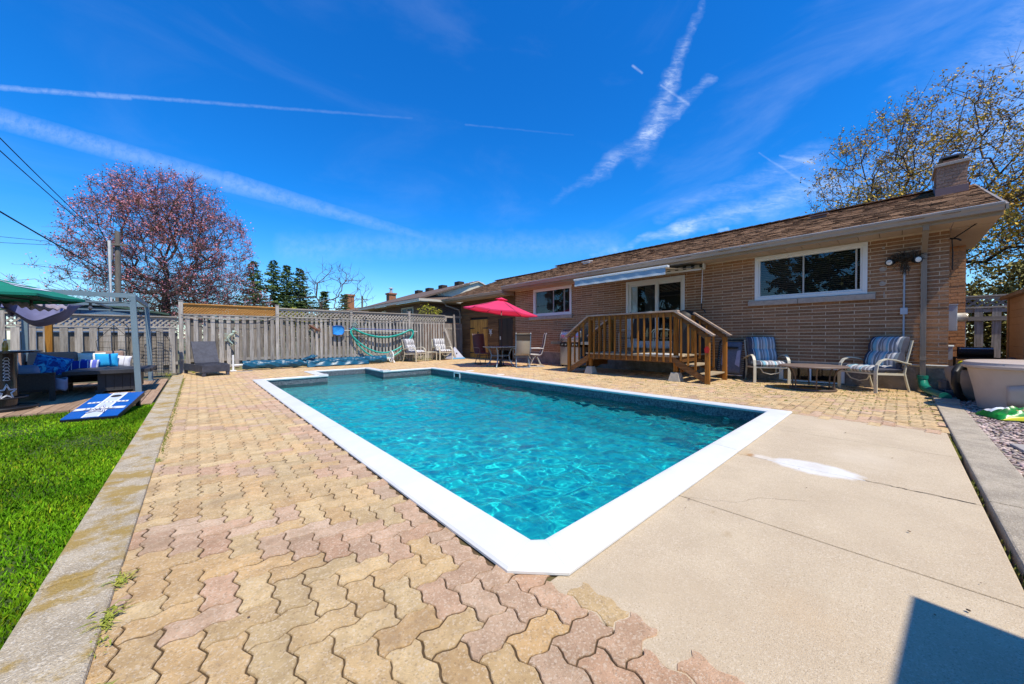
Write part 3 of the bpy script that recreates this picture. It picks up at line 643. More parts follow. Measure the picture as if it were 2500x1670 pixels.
def glass_mat(name, tint=(.75,.80,.82), rough=.0, boost=1.0):
    m = bpy.data.materials.new(name); m.use_nodes = True; N, L = m.node_tree.nodes, m.node_tree.links
    for q in list(N): N.remove(q)
    t = N.new('ShaderNodeBsdfTransparent'); t.inputs[0].default_value = (*tint, 1); g = N.new('ShaderNodeBsdfGlossy'); g.inputs['Roughness'].default_value = rough
    lw = N.new('ShaderNodeLayerWeight'); lw.inputs[0].default_value = .5; pw = N.new('ShaderNodeMath'); pw.operation = 'POWER'; L.new(lw.outputs['Facing'], pw.inputs[0]); pw.inputs[1].default_value = 4.0
    f = N.new('ShaderNodeMath'); f.operation = 'MULTIPLY_ADD'; L.new(pw.outputs[0], f.inputs[0]); f.inputs[1].default_value = .8; f.inputs[2].default_value = .07; mx = N.new('ShaderNodeMixShader'); o = N.new('ShaderNodeOutputMaterial')
    L.new(f.outputs[0], mx.inputs[0]); L.new(t.outputs[0], mx.inputs[1]); L.new(g.outputs[0], mx.inputs[2]); L.new(mx.outputs[0], o.inputs[0]); return m
m_glass = glass_mat('window_glass')
house = thing('brick_house', 'long brown brick bungalow with a shingled roof along the right of the pool', 'house', (WX, 5, 0))
HOLES = [(.45,1.95,2.43,3.03),(4.12,.73,5.96,2.83),(8.18,1.91,10.16,3.01)]
SOLID = HOLES+[(.33,1.82,2.56,1.95),(8.13,1.77,10.38,1.92)]
def cut(iv, holes):
    out = [iv]
    for a, b_ in holes:
        nx_ = []
        for p, q in out:
            if b_ <= p or a >= q: nx_.append((p, q))
            else:
                if a-p > .02: nx_.append((p, a))
                if q-b_ > .02: nx_.append((b_, q))
        out = nx_
    return out
mw = B(); zs = sorted({0.45, 3.06, *[h[1] for h in HOLES], *[h[3] for h in HOLES]})
for z0, z1 in zip(zs, zs[1:]):
    zm = (z0+z1)/2
    for y0, y1 in cut((-.612, 11.27), [(h[0], h[2]) for h in HOLES if h[1] < zm < h[3]]): mw.box(WX-.008, y0, z0, WX+.19, y1, z1)
wall = mw.build('brick_wall', m_mortar, house, world=True)
B().box(WX-.012,-.64,-.2,WX+.3,15.4,.47).build('foundation', m_found, house, world=True)
CP = .0747; CL = .457; bricks = []
for r in range(34):
    z0 = .492+r*CP; z1 = z0+CP-.0130; zm = (z0+z1)/2
    hs = [(h[0], h[2]) for h in SOLID if h[1]-.01 < zm < h[3]+.005]
    y = 2.012-CL*6-(CL/2 if r % 2 else 0)+.1*0
    while y < 11.27:
        for a, b_ in cut((max(y+.006, -.618), min(y+CL-.006, 11.262)), hs):
            if b_-a > .03: bricks.append((a, z0, b_, z1))
        y += CL
bricks.sort(key=lambda q: abs(q[0]-(-.3))+.3*abs(q[1]-1.2)); full = {}
bk = B()
for i, (a, z0, b_, z1) in enumerate(bricks):
    dx = random.uniform(-.0025, .0025); l = round(b_-a, 3)
    if i < 290:
        if l not in full: full[l] = B().box(-.012, 0, 0, .06, l, z1-z0).mesh('brick', m_brick)
        o = link('brick', full[l], wall, (dx, a-5, z0))
    else: bk.box(WX-.012+dx, a, z0, WX+.05, b_, z1)
stuff(bk.build('brick_field', m_bricks, wall, world=True))
# body behind the wall, gable and end wall
m_body = mat('house_body', (.25,.17,.12), None, .9)
B().box(WX+.6,-.60,.3,16.8,16.2,3.04).build('house_body', m_body, house, world=True)
B().prism([(10.45,3.0),(16.8,3.0),(13.6,4.42)], -.62, -.40, 'y').build('gable_wall', m_brick, house, world=True)
B().box(WX+.19,-.62,0,WX+.62,-.42,3.06).build('end_wall', m_brick, house, world=True)
# old mortar smear and stains beside the window
m_smear = mat('mortar_smear', (.40,.34,.29), (.33,.27,.22), .95, scale=30, bump=.5)
for y, z, sy, sz in ((.235,2.42,.055,.055),(.235,2.13,.055,.05),(.215,2.28,.03,.012),(.225,2.86,.025,.03),(.21,1.90,.012,.07)):
    b = B(); pts = [(y+sy*random.uniform(.75,1.1)*math.cos(k*.524), z+sz*random.uniform(.75,1.1)*math.sin(k*.524)) for k in range(12)]
    b.prism(pts, WX-.0155, WX-.006, 'x').build('mortar_smear', m_smear, house, world=True)
# ------------------------------------------------------------------ roof
TH = math.atan2(4.62-3.17, 13.6-9.70)
def slope_pt(s, y, e=0.0, low=False):
    x = 9.70+s*math.cos(TH); z = (3.02 if low else 3.17)+s*math.sin(TH); return (x-e*math.sin(TH), y, z+e*math.cos(TH))
LEN = (13.6-9.70)/math.cos(TH)
rf = B()
for y0, y1, low in ((-1.13, 11.40, False), (11.40, 16.3, True)):
    a, b_, c, d = slope_pt(0, y0, -.012, low), slope_pt(0, y1, -.012, low), slope_pt(LEN, y1, -.012, low), slope_pt(LEN, y0, -.012, low)
    rz = c[2]; e = (17.5, y1, rz-1.45); f = (17.5, y0, rz-1.45)
    rf.add([a,b_,c,d,e,f]+[(p[0],p[1],p[2]-.06) for p in (a,b_,c,d,e,f)], [(0,1,2,3),(3,2,4,5),(6,9,8,7),(9,11,10,8),(0,3,9,6),(3,5,11,9),(1,7,8,2),(2,8,10,4),(0,6,7,1)])
roof = rf.build('roof', m_under, house, world=True)
sh = []; rows = 30; ex = LEN/rows
for y0, y1, low in ((-1.15, 11.42, False), (11.42, 16.32, True)):
    for r in range(rows):
        y = y0-random.uniform(0, .2)
        while y < y1:
            l = random.choice((.15,.17,.20,.30))*random.uniform(.9,1.1); a, b_ = max(y, y0), min(y+l, y1); y += l
            if b_-a > .03: sh.append((r, a, b_, low))
sh.sort(key=lambda q: math.hypot(q[0]*.35, q[1]+1.1))
sm = B()
for i, (r, a, b_, low) in enumerate(sh):
    s0 = r*ex-.02+random.uniform(-.016, .010); s1 = r*ex+ex*1.25; t0 = random.uniform(.012, .026)
    P = [slope_pt(s0,a+.004,t0,low), slope_pt(s0,b_-.004,t0+random.uniform(-.004,.006),low), slope_pt(s1,b_-.004,.002,low), slope_pt(s1,a+.004,.002,low)]
    Q = [slope_pt(s0,a+.004,t0-.011,low), slope_pt(s0,b_-.004,t0-.011,low)]
    fs = [(0,1,2,3),(4,5,1,0),(0,3,4),(1,5,2)]
    if i < 296: B().add(P+Q, fs).build('shingle', m_shin, roof, world=False).location = (-WX, -5, 0)
    else: sm.add(P+Q, fs)
o = sm.build('shingle_field', m_shins, roof); o.location = (-WX, -5, 0); stuff(o)
b = B(); y = -1.1
while y < 16.2: b.beam((13.6, y, 4.655 if y < 11.4 else 4.505), (13.6, y+.30, 4.64 if y < 11.4 else 4.49), .26, .02); y += .24
b.build('ridge_cap', m_shins, roof, ).location = (-WX, -5, 0)
# gutter, fascia, soffit
gp = [(9.70,3.20),(9.585,3.215),(9.570,3.21),(9.572,3.19),(9.60,3.15),(9.615,3.10),(9.715,3.10),(9.715,3.20)]
gp = [(x+.085, z) for x, z in gp]
B().prism([(x, z) for x, z in gp], -1.13, 11.40, 'y').build('gutter', m_taupe2, house, world=True, bevel=.004)
B().prism([(x, z-.15) for x, z in gp], 11.37, 16.3, 'y').build('gutter', m_taupe2, house, world=True, bevel=.004)
B().box(9.655,-1.132,3.222,9.690,11.40,3.232).build('gutter_highlight', m_vinyl, house, world=True)  # white strip on the gutter lip, painting in its top-edge highlight
B().box(9.801,-1.13,3.045,9.83,11.40,3.17).build('fascia', m_taupe, house, world=True); B().box(9.801,11.40,2.895,9.83,16.3,3.02).build('fascia', m_taupe, house, world=True)
B().prism([(9.67,3.10),(9.67,3.19),(13.6,4.63),(13.6,4.45)], -1.165, -1.135, 'y').build('rake_board', m_taupe, house, world=True)
sp_ = B().box(9.83, 0, 3.055, 10.388, .292, 3.067); sme = sp_.mesh('soffit_panel', m_soffit)
y = -.62
while y < 15.9:
    link('soffit_panel', sme, house, (-WX, y-5, 0 if y < 11.25 else -.15)); y += .30
B().box(9.82,-1.12,3.05,13.0,-.63,3.062).build('rake_soffit', m_soffit, house, world=True)
for k in range(9): B().box(10.4+k*.3, -1.1, 3.040, 10.692+k*.3, -.64, 3.048).build('soffit_panel', m_soffit, house, world=True)
B().box(9.80,11.36,2.88,10.62,11.41,3.20).build('eave_end_panel', m_taupe, house, world=True); B().box(10.40,11.20,2.85,10.60,11.45,3.10).build('wall_closure', m_plank0, house, world=True)
# downspout with corrugated face
def ds(b, p, q, w_=.075, d=.06):
    b.beam(p, q, w_, d)
    P, Q = Vector(p), Vector(q); t = (Q-P).normalized(); s = Vector((0,1,0)); n = s.cross(t).normalized()
    if n.x > 0: n = -n
    for k in (-.027,-.009,.009,.027): b.beam(P+s*k+n*d/2, Q+s*k+n*d/2, .009, .009, up=(1,0,0))
b = B(); ds(b, (9.80,-.31,3.11), (9.82,-.31,2.98)); ds(b, (9.82,-.31,3.0), (10.335,-.31,2.66)); ds(b, (10.335,-.31,2.70), (10.335,-.31,.25))
b.box(10.29,-.352,.60,10.372,-.268,.66); b.build('downspout', m_taupe, house, world=True)
m_green = mat('green_plastic', (.012,.20,.145), (.01,.16,.12), .35, scale=4, spec=.5)
b = B(); pts = [(10.33,-.31,.30),(10.32,-.312,.19),(10.22,-.33,.10),(9.95,-.38,.06),(9.5,-.47,.05),(9.22,-.525,.05)]
b.tube(pts, [.062,.066,.070,.066,.066,.072], 14); b.tube([(10.33,-.31,.305),(10.33,-.31,.245)], .074, 14)
o = b.build('downspout_elbow', m_green, None, smooth=True, at=(9.9,-.4,0)); tag(o, 'green plastic elbow leading away from the foot of the downspout', 'drain elbow')
m_pipew = mat('white_pipe', (.62,.62,.60), None, .5)
b = B(); b.tube([(10.37,-.62,.50),(10.37,.25,.505)], .013, 8); b.build('gas_pipe', m_pipew, house, world=True)
b = B(); b.tube([(10.31,-.10,.395),(10.33,.35,.40)], .01, 6); b.build('wood_strip', mat('wood_strip', (.42,.27,.13)), house, world=True)
# big window
def window(name, y0, z0, y1, z1, mull, blinds=True, pos=0):
    f = B(); X0, X1 = WX-.03, WX+.06; t = .075
    for a in ((y0,z0,y1,z0+t),(y0,z1-t,y1,z1),(y0,z0+t,y0+t,z1-t),(y1-t,z0+t,y1,z1-t)): f.box(X0, a[0], a[1], X1, a[2], a[3])
    fr = f.build(name, m_vinyl, house, world=True, bevel=.006)
    g = B(); i0, i1, k0, k1 = y0+t, y1-t, z0+t, z1-t; s = .035
    for a in ((i0,k0,i1,k0+s),(i0,k1-s,i1,k1),(i0,k0+s,i0+s,k1-s),(i1-s,k0+s,i1,k1-s)): g.box(X0+.028, a[0], a[1], X1, a[2], a[3])
    pass
    def sub(bb, nm, mt):
        bb.v = [(p[0]-WX, p[1]-5, p[2]) for p in bb.v]; return bb.build(nm, mt, fr)
    sub(g, 'sash', m_vinyl)
    for m_ in mull: sub(B().box(X0+.034, m_-.014, k0+s, X1, m_+.014, k1-s), 'mullion', m_sash)
    es = [i0+s]+list(mull)+[i1-s]
    for p, q in zip(es, es[1:]): sub(B().add([(WX+.022,p,k0+s),(WX+.022,q,k0+s),(WX+.022,q,k1-s),(WX+.022,p,k1-s)], [(0,1,2,3)]), 'pane', m_glass)
    bl = B(); z = k0+.04
    while z < k1-.03: bl.add([(WX+.075,i0,z+.012),(WX+.075,i1,z+.012),(WX+.105,i1,z-.010),(WX+.105,i0,z-.010)], [(0,1,2,3)]); z += .045
    sub(bl, 'blind', m_blind)
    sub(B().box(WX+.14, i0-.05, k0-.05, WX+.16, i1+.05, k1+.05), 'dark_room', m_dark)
    return fr
window('window', .45, 1.95, 2.43, 3.03, [1.49, .62])
window('window', 8.18, 1.91, 10.16, 3.01, [9.09, 8.55])
for y0, z0, y1, z1 in ((.33,1.82,2.56,1.945),(8.13,1.77,10.38,1.905)):
    ym = y0+(y1-y0)*.56
    B().box(WX-.075,ym+.003,z0,WX+.04,y1,z1).build('window_sill', m_sill, house, world=True, bevel=.01); B().box(WX-.075,y0,z0,WX+.04,ym-.003,z1).build('window_sill', m_sill, house, world=True, bevel=.01)
# sliding door
f = B(); X0, X1 = WX-.02, WX+.10
for a in ((4.12,.73,4.20,2.83),(5.88,.73,5.96,2.83),(4.20,2.75,5.88,2.83),(4.20,.73,5.88,.79)): f.box(X0, a[0], a[1], X1, a[2], a[3])
dr_ = f.build('sliding_door', m_vinyl, house, world=True, bevel=.005)
def dsub(bb, nm, mt): bb.v = [(p[0]-WX, p[1]-5, p[2]) for p in bb.v]; return bb.build(nm, mt, dr_)
for (a, c, x, st) in ((4.20,4.97,WX+.05,.06),(4.92,5.88,WX+.01,.085)):
    q = B()
    for r in ((a,.79,a+st,2.75),(c-st,.79,c,2.75),(a+st,.79,c-st,.93),(a+st,2.66,c-st,2.75)): q.box(x, r[0], r[1], x+.035, r[2], r[3])
    dsub(q, 'door_panel', m_vinyl)
    dsub(B().add([(x+.017,a+st,.93),(x+.017,c-st,.93),(x+.017,c-st,2.66),(x+.017,a+st,2.66)], [(0,1,2,3)]), 'pane', m_glass)
q = B(); q.box(WX+.045,5.60,.79,WX+.075,5.80,2.75); dsub(q, 'door_stile', m_vinyl)
dsub(B().box(WX-.012,5.79,1.70,WX+.008,5.82,1.85), 'door_handle', mat('black_handle', (.02,.02,.02), None, .4))
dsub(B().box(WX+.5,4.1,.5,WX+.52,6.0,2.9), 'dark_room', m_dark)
m_curt = mat('curtain', (.16,.15,.15), (.10,.10,.11), .8, scale=14, stretch=(1,1,.05))
dsub(B().grid(lambda u, v: (WX+.25+.02*math.sin(u*60), 5.1+.35*u, .8+2*v), 40, 2), 'curtain', m_curt)
# chimney on the end wall
ch = B().box(12.52,-.965,0,13.42,-.545,4.86).build('chimney', m_mortar, house, world=True)
def csub(bb, nm, mt, **k): bb.v = [(p[0]-WX, p[1]-5, p[2]) for p in bb.v]; return bb.build(nm, mt, ch, **k)
m_cbrick = mat('chimney_brick', (.46,.27,.18), (.34,.19,.125), .9, scale=20, bump=.7, bscale=120, rnd=.12)
q2 = B(); nbk = 0
for r in range(65):
    z0 = .005+r*CP; z1 = z0+CP-.010; mt = m_obrick if z0 < 3.3 else m_cbrick
    sp = [-.972, -.76, -.538] if r % 2 else [-.972, -.865, -.655, -.538]
    for a, b_ in zip(sp, sp[1:]):
        dx = random.uniform(-.003,.003)
        if z0 > .5: csub(B().box(12.505+dx, a+.003, z0, 12.60, b_-.003, z1), 'brick', mt)
    q2.box(12.61, -.978, z0, 13.43, -.96, z1); q2.box(12.61, -.55, z0, 13.43, -.535, z1)
stuff(csub(q2, 'brick_field', m_bricks))
csub(B().box(12.46,-1.01,4.86,13.48,-.50,4.93), 'chimney_cap', m_sill, bevel=.01)
m_flash = mat('flashing', (.20,.13,.12), None, .5)
csub(B().prism([(12.494,4.20),(13.44,4.50),(13.44,4.72),(12.494,4.38)], -.99, -.525, 'y'), 'flashing', m_flash)
m_clay = mat('clay_flue', (.36,.17,.10), None, .9); m_blackmetal = mat('black_metal', (.025,.025,.027), None, .45, metal=.3)
csub(B().box(12.72,-.87,4.93,13.02,-.64,5.05), 'flue', m_clay)
csub(B().add([(12.66,-.93,5.10),(13.08,-.93,5.10),(13.08,-.58,5.10),(12.66,-.58,5.10),(12.78,-.90,5.17),(12.96,-.90,5.17),(12.96,-.61,5.17),(12.78,-.61,5.17)], [(0,1,5,4),(1,2,6,5),(2,3,7,6),(3,0,4,7),(4,5,6,7),(3,2,1,0)]), 'rain_cap', m_blackmetal)
q = B()
for x in (12.74,12.82,12.90,12.98):
    for y in (-.86,-.65): q.box(x-.005,y-.005,5.04,x+.005,y+.005,5.11)
csub(q, 'cap_post', m_blackmetal)
# roof vents
for x, y, mt, nm in ((12.75,1.50,m_flash,'dark'),(12.5,9.0,m_vinyl,'white')):
    z = 3.17+(x-9.7)*math.tan(TH)
    v = B(); v.box(x-.10,y-.16,z-.02,x+.10,y+.16,z+.05); v.prism([(x-.15,z+.045),(x+.14,z+.10),(x+.14,z+.12),(x-.15,z+.075)], y-.19, y+.19, 'y'); v.build('roof_vent', mt, house, world=True)
# ------------------------------------------------------------------ timber-clad end of the house with two doors
m_plank = mat('dark_cladding', (.17,.088,.035), (.10,.05,.02), .8, scale=3, stretch=(4,.5,8), rnd=.25, bump=.4, bscale=30)
m_yel = mat('pine_door', (.50,.26,.05), (.28,.13,.03), .65, scale=3, stretch=(1,5,.5), rnd=.15, dist=.5, c3=(.07,.03,.01), scale3=5, ramp3=(.60,.75))
B().box(WX+.05,11.27,.3,WX+.20,15.5,2.9).build('clad_backing', m_dark, house, world=True)
z = .02
while z < 2.86:
    h = random.uniform(.115, .15); x = random.uniform(0, .008)
    for a, b_ in cut((11.275, 15.48), [(13.22, 14.66)] if z < 1.95 else []):
        for c, d in cut((a, b_), [(11.43, 12.42)] if z < 1.9 else []): B().box(WX-.018-x, c, z, WX+.06, d, min(z+h-.008, 2.885)).build('cladding_board', m_plank, house, world=True)
    z += h
dw = B().box(WX+.0,13.23,.03,WX+.03,14.65,1.94).build('plank_door', m_yel, house, world=True)
def wsub(bb, nm, mt, par, **k): bb.v = [(p[0]-WX, p[1]-5, p[2]) for p in bb.v]; return bb.build(nm, mt, par, **k)
for k in range(10): y = 13.235+k*.1415; wsub(B().box(WX-.022-random.uniform(0,.006), y, .035, WX+.01, y+.135, 1.935+random.uniform(-.02,.0)), 'door_board', m_yel, dw)
for z in (1.50, .28):
    for s, y in ((1,13.25),(-1,14.63)): wsub(B().prism([(y-s*.06,z-.03),(y+s*.35,z-.012),(y+s*.38,z+.005),(y+s*.35,z+.022),(y-s*.06,z+.04)], WX-.036, WX-.028, 'x'), 'strap_hinge', m_blackmetal, dw)
wsub(B().box(WX-.04,13.9,1.27,WX-.028,14.0,1.31).box(WX-.045,13.98,1.22,WX-.03,14.02,1.34), 'latch', m_blackmetal, dw)
m_bdoor = mat('black_stained_door', (.020,.014,.011), (.035,.024,.018), .55, scale=3, stretch=(1,6,.4), rnd=.2)
P_ = [(11.45,.04),(12.40,.04),(12.40,1.80),(12.22,2.05),(11.66,2.05),(11.45,1.82)]
bd = B().prism(P_, WX+.005, WX+.03, 'x').build('arched_door', m_bdoor, house, world=True)
for k in range(7):
    y = 11.455+k*.135; t = 2.05-max(0, .21-(y+.06-11.45))*1.2-max(0, .18-(12.40-y-.06))*1.3
    wsub(B().box(WX-.012, y, .045, WX+.01, y+.129, t), 'door_board', m_bdoor, bd)
wsub(B().box(WX-.03,12.26,.95,WX-.012,12.31,1.10), 'door_handle', m_pipew, bd)
m_orn = mat('pale_metal', (.55,.55,.56), None, .4, metal=.5)
q = B(); c = Vector((WX-.04, 12.98, 1.33))
for a in range(8):
    d = Vector((0, math.cos(a*.785), math.sin(a*.785))); q.beam(c+d*.03, c+d*(.16 if a % 2 else .10), .03, .012, up=(1,0,0))
q.tube([c+Vector((0,.02,.02)), c+Vector((0,-.03,-.1)), c+Vector((0,-.01,-.22))], [.035,.03,.008], 8); q.ball(c, .06, 10, (.4,1,1))
tag(q.build('wall_ornament', m_orn, at=tuple(c)), 'pale metal bird ornament hanging between the yellow and black doors', 'wall ornament')
# rainwater pipe at the far corner
b = B(); b.tube([(9.82,16.2,2.93),(9.9,16.2,2.75),(10.3,15.56,2.5),(10.36,15.55,2.3),(10.36,15.55,.1)], .035, 8); b.build('downspout', m_taupe, house, world=True)
B().box(9.8,16.25,2.9,10.5,16.32,3.05).build('return_soffit', m_soffit, house, world=True)
# basement window behind the low table
q = B()
for a in ((.78,.04,.88,.40),(1.84,.04,1.92,.40),(.88,.33,1.84,.40),(.88,.02,1.84,.05),(1.33,.05,1.38,.33)): q.box(WX-.045,a[0],a[1],WX-.012,a[2],a[3])
fw = q.build('basement_window', m_vinyl, house, world=True)
wsub(B().add([(WX-.02,.88,.05),(WX-.02,1.84,.05),(WX-.02,1.84,.33),(WX-.02,.88,.33)], [(0,1,2,3)]), 'pane', glass_mat('dusty_glass', (.35,.36,.38), .05), fw)
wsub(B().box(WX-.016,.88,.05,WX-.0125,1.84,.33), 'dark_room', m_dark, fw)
# floodlight with a nest on it, conduit and switch box
m_gbox = mat('grey_box', (.42,.47,.52), (.36,.41,.46), .5, scale=5); m_nest = mat('nest_twigs', (.10,.075,.05), (.05,.04,.03), .95, scale=20)
fl_ = thing('floodlight', 'twin floodlight on the brick wall with a bird nest built over it', 'floodlight', (WX-.02,-.06,2.55))
b = B(); b.lathe([(.05,0),(.05,.05)], 14, M=Matrix.Translation((WX-.01,-.06,2.55)) @ Matrix.Rotation(R(-90), 4, 'Y')); b.build('mounting', m_blackmetal, fl_, world=True)
m_lamp = mat('lamp_face', (.80,.78,.72), None, .1, coat=.6)
for s, y in ((1,.135),(-1,-.225)):
    d = Vector((-.75, s*.45-.05, -.12)).normalized(); c = Vector((WX-.12, y, 2.53)); Mx = Matrix.Translation(c) @ d.to_track_quat('Z', 'Y').to_matrix().to_4x4()
    h_ = B().lathe([(.02,-.10),(.05,-.08),(.066,-.02),(.068,.02),(.060,.022)], 16, M=Mx).build('lamp_head', m_blackmetal, fl_, world=True, smooth=True)
    g_ = B().lathe([(.06,.012),(.045,.026),(.01,.032)], 16, M=Mx); g_.v = [(p[0]-fl_.location[0], p[1]-fl_.location[1], p[2]-fl_.location[2]) for p in g_.v]; g_.build('lamp_lens', m_lamp, h_, smooth=True)
b = B()
for i in range(240):
    c = Vector((WX-.09+random.gauss(0,.04), -.06+random.gauss(0,.10), 2.60+random.gauss(0,.04))); d = Vector((random.gauss(0,.5), random.gauss(0,1), random.gauss(0,.35))).normalized()*random.uniform(.05,.12)
    if i > 190: c = Vector((WX-.07+random.gauss(0,.02), -.06+random.gauss(0,.035), 2.42+random.gauss(0,.07))); d = Vector((random.gauss(0,.2), random.gauss(0,.3), 1)).normalized()*random.uniform(.04,.09)
    b.tube([c-d, c+Vector((0,0,random.uniform(-.01,.01))), c+d], .004, 3)
nst = b.build('bird_nest', m_nest, at=(WX-.08,-.06,2.6)); tag(nst, 'dark twig bird nest perched on the floodlight', 'nest')
co_ = thing('conduit', 'grey electrical conduit with a switch box running down the brick wall', 'conduit', (WX-.02,-.06,1.5))
B().tube([(WX-.03,-.06,2.5),(WX-.03,-.06,.55),(WX-.035,-.06,.5)], .014, 8).build('pipe', m_gbox, co_, world=True)
B().box(WX-.065,-.11,1.49,WX-.012,-.01,1.62).build('switch_box', m_gbox, co_, world=True, bevel=.005)
# meter on the end wall
me_ = thing('electric_meter', 'grey electric meter box with a glass dome on the corner of the house', 'meter', (10.95,-.66,1.4))
B().box(10.80,-.745,1.16,11.02,-.615,1.66).build('meter_box', m_gbox, me_, world=True, bevel=.006); B().box(10.79,-.755,1.655,11.03,-.61,1.675).build('box_lid', m_gbox, me_, world=True)
B().lathe([(.085,0),(.085,.10),(.075,.13),(.03,.135)], 20, M=Matrix.Translation((10.91,-.745,1.42)) @ Matrix.Rotation(R(90), 4, 'X')).build('glass_dome', mat('meter_glass', (.70,.68,.62), (.5,.42,.3), .15, scale=6, coat=.5), me_, world=True, smooth=True)
dc = B().box(10.84,-.70,.60,10.98,-.615,.86).prism([(10.83,.86),(10.99,.86),(10.97,.885),(10.85,.885)], -.715, -.615, 'y').build('disconnect_box', m_gbox, at=(10.9,-.66,.6)); tag(dc, 'small grey electrical box low on the corner beside the planter', 'electrical box')
# service cable from the corner
m_cable = mat('black_cable', (.012,.012,.013), None, .6)
b = B(); P0, P1 = Vector((10.36,-.64,2.84)), Vector((8.9,-5.1,6.9)); b.tube([P0.lerp(P1, t)-Vector((0,0,.5*t*(1-t))) for t in np.linspace(0, 1, 14)], .010, 6)
b.tube([(10.36,-.64,2.84),(10.5,-.66,2.62),(10.52,-.66,2.3)], .008, 6); b.tube([(10.35,-.62,2.86),(10.30,-.70,2.83),(10.33,-.74,2.80)], .015, 6)
tag(b.build('service_cable', m_cable, at=(10.36,-.64,2.84)), 'black service cable anchored at the top corner of the brick wall', 'cable')
# ------------------------------------------------------------------ awning
aw = thing('awning', 'half retracted patio awning with blue and white front bar over the glass door', 'awning', (10.3,5.1,3.0))
m_awblue = mat('awning_blue', (.26,.36,.46), None, .6); m_cream = mat('awning_cream', (.62,.56,.44), None, .8)
m_stripe = mat('awning_stripes', (.60,.56,.48), None, .85); N, L, p = nodes(m_stripe)
g = N.new('ShaderNodeNewGeometry'); sx_ = N.new('ShaderNodeSeparateXYZ'); L.new(g.outputs['Position'], sx_.inputs[0]); wv = N.new('ShaderNodeMath'); wv.operation = 'PINGPONG'; L.new(sx_.outputs[1], wv.inputs[0]); wv.inputs[1].default_value = .11
gt = N.new('ShaderNodeMath'); gt.operation = 'GREATER_THAN'; L.new(wv.outputs[0], gt.inputs[0]); gt.inputs[1].default_value = .065
mm = N.new('ShaderNodeMix'); mm.data_type = 'RGBA'; L.new(gt.outputs[0], mm.inputs[0]); mm.inputs[6].default_value = (.60,.55,.46,1); mm.inputs[7].default_value = (.06,.055,.05,1); L.new(mm.outputs[2], p.inputs['Base Color'])
B().grid(lambda u, v: (8.24+2.01*u, 3.66+2.66*v, 2.70+.30*u-.05*math.sin(math.pi*u)), 8, 24).build('fabric', m_stripe, aw, world=True, smooth=True, thick=.003)
B().tube([(10.27,3.62,3.0),(10.27,6.62,3.0)], .045, 14).build('fabric_roll', m_stripe, aw, world=True, smooth=True)
B().box(10.30,3.57,2.90,10.385,6.66,3.045).build('wall_rail', m_cream, aw, world=True, bevel=.01)
for y in (3.57, 6.63): B().prism([(10.21,2.93),(10.33,2.90),(10.37,3.04),(10.22,3.05)], y-.02, y+.02, 'y').build('end_bracket', m_vinyl, aw, world=True)
B().box(8.16,3.62,2.685,8.26,6.36,2.74).build('front_bar', m_vinyl, aw, world=True, bevel=.012)
b = B(); b.grid(lambda u, v: (8.172+.006*math.sin(v*40), 3.68+2.65*v, 2.687-.11*u), 2, 60); b.build('valance', m_awblue, aw, world=True, thick=.004)
b = B(); b.grid(lambda u, v: (8.169+.006*math.sin(v*40), 3.68+2.65*v, 2.577-.05*u), 2, 60); b.build('valance_hem', m_vinyl, aw, world=True, thick=.005)
for s, y in ((1,3.85),(-1,6.1)):
    b = B(); e = (9.3, y+s*.35, 2.76); b.beam((10.25,y-s*.2,2.90), e, .05, .04); b.beam(e, (8.26,y,2.70), .045, .035); b.ball(e, .04, 8); b.build('folding_arm', m_vinyl, aw, world=True)
b = B(); b.tube([(10.26,3.60,2.88),(10.24,3.60,2.80),(10.24,3.62,1.95)], .009, 8); b.build('crank_rod', m_vinyl, aw, world=True)
b = B(); b.tube([(10.24,3.62,1.97),(10.24,3.62,1.82),(10.2,3.55,1.80),(10.2,3.50,1.70)], .014, 8); b.build('crank_handle', m_blackmetal, aw, world=True)
# ================================================================== FENCES
def wood(name, a, b_, ax, rnd=.26, **k):
    st = {'z': (9, 9, .7), 'x': (.7, 9, 9), 'y': (9, .7, 9)}[ax]
    return mat(name, a, b_, .9, scale=3.2, stretch=st, rnd=rnd, bump=.5, bscale=40, dist=.4, ramp=(.32,.68), spec=.15, **k)
G1, G2, G3 = (.42,.385,.345), (.24,.215,.195), (.17,.15,.13)
m_gz = wood('weathered_board', G1, G2, 'z', c3=G3, scale3=6, ramp3=(.62,.74)); m_gx = wood('weathered_rail', (.40,.36,.31), (.26,.23,.20), 'x'); m_gy = wood('weathered_rail_side', (.40,.36,.31), (.26,.23,.20), 'y')
m_gzd = wood('shade_toned_board', (.30,.265,.235), (.17,.15,.135), 'z', c3=G3, scale3=6, ramp3=(.60,.72))  # darker copy of the fence wood; shade between boards put into its colour
m_new = wood('cedar_lattice', (.62,.32,.10), (.45,.21,.06), 'x'); m_mossy = wood('mossy_board', (.25,.26,.13), (.20,.18,.13), 'x')
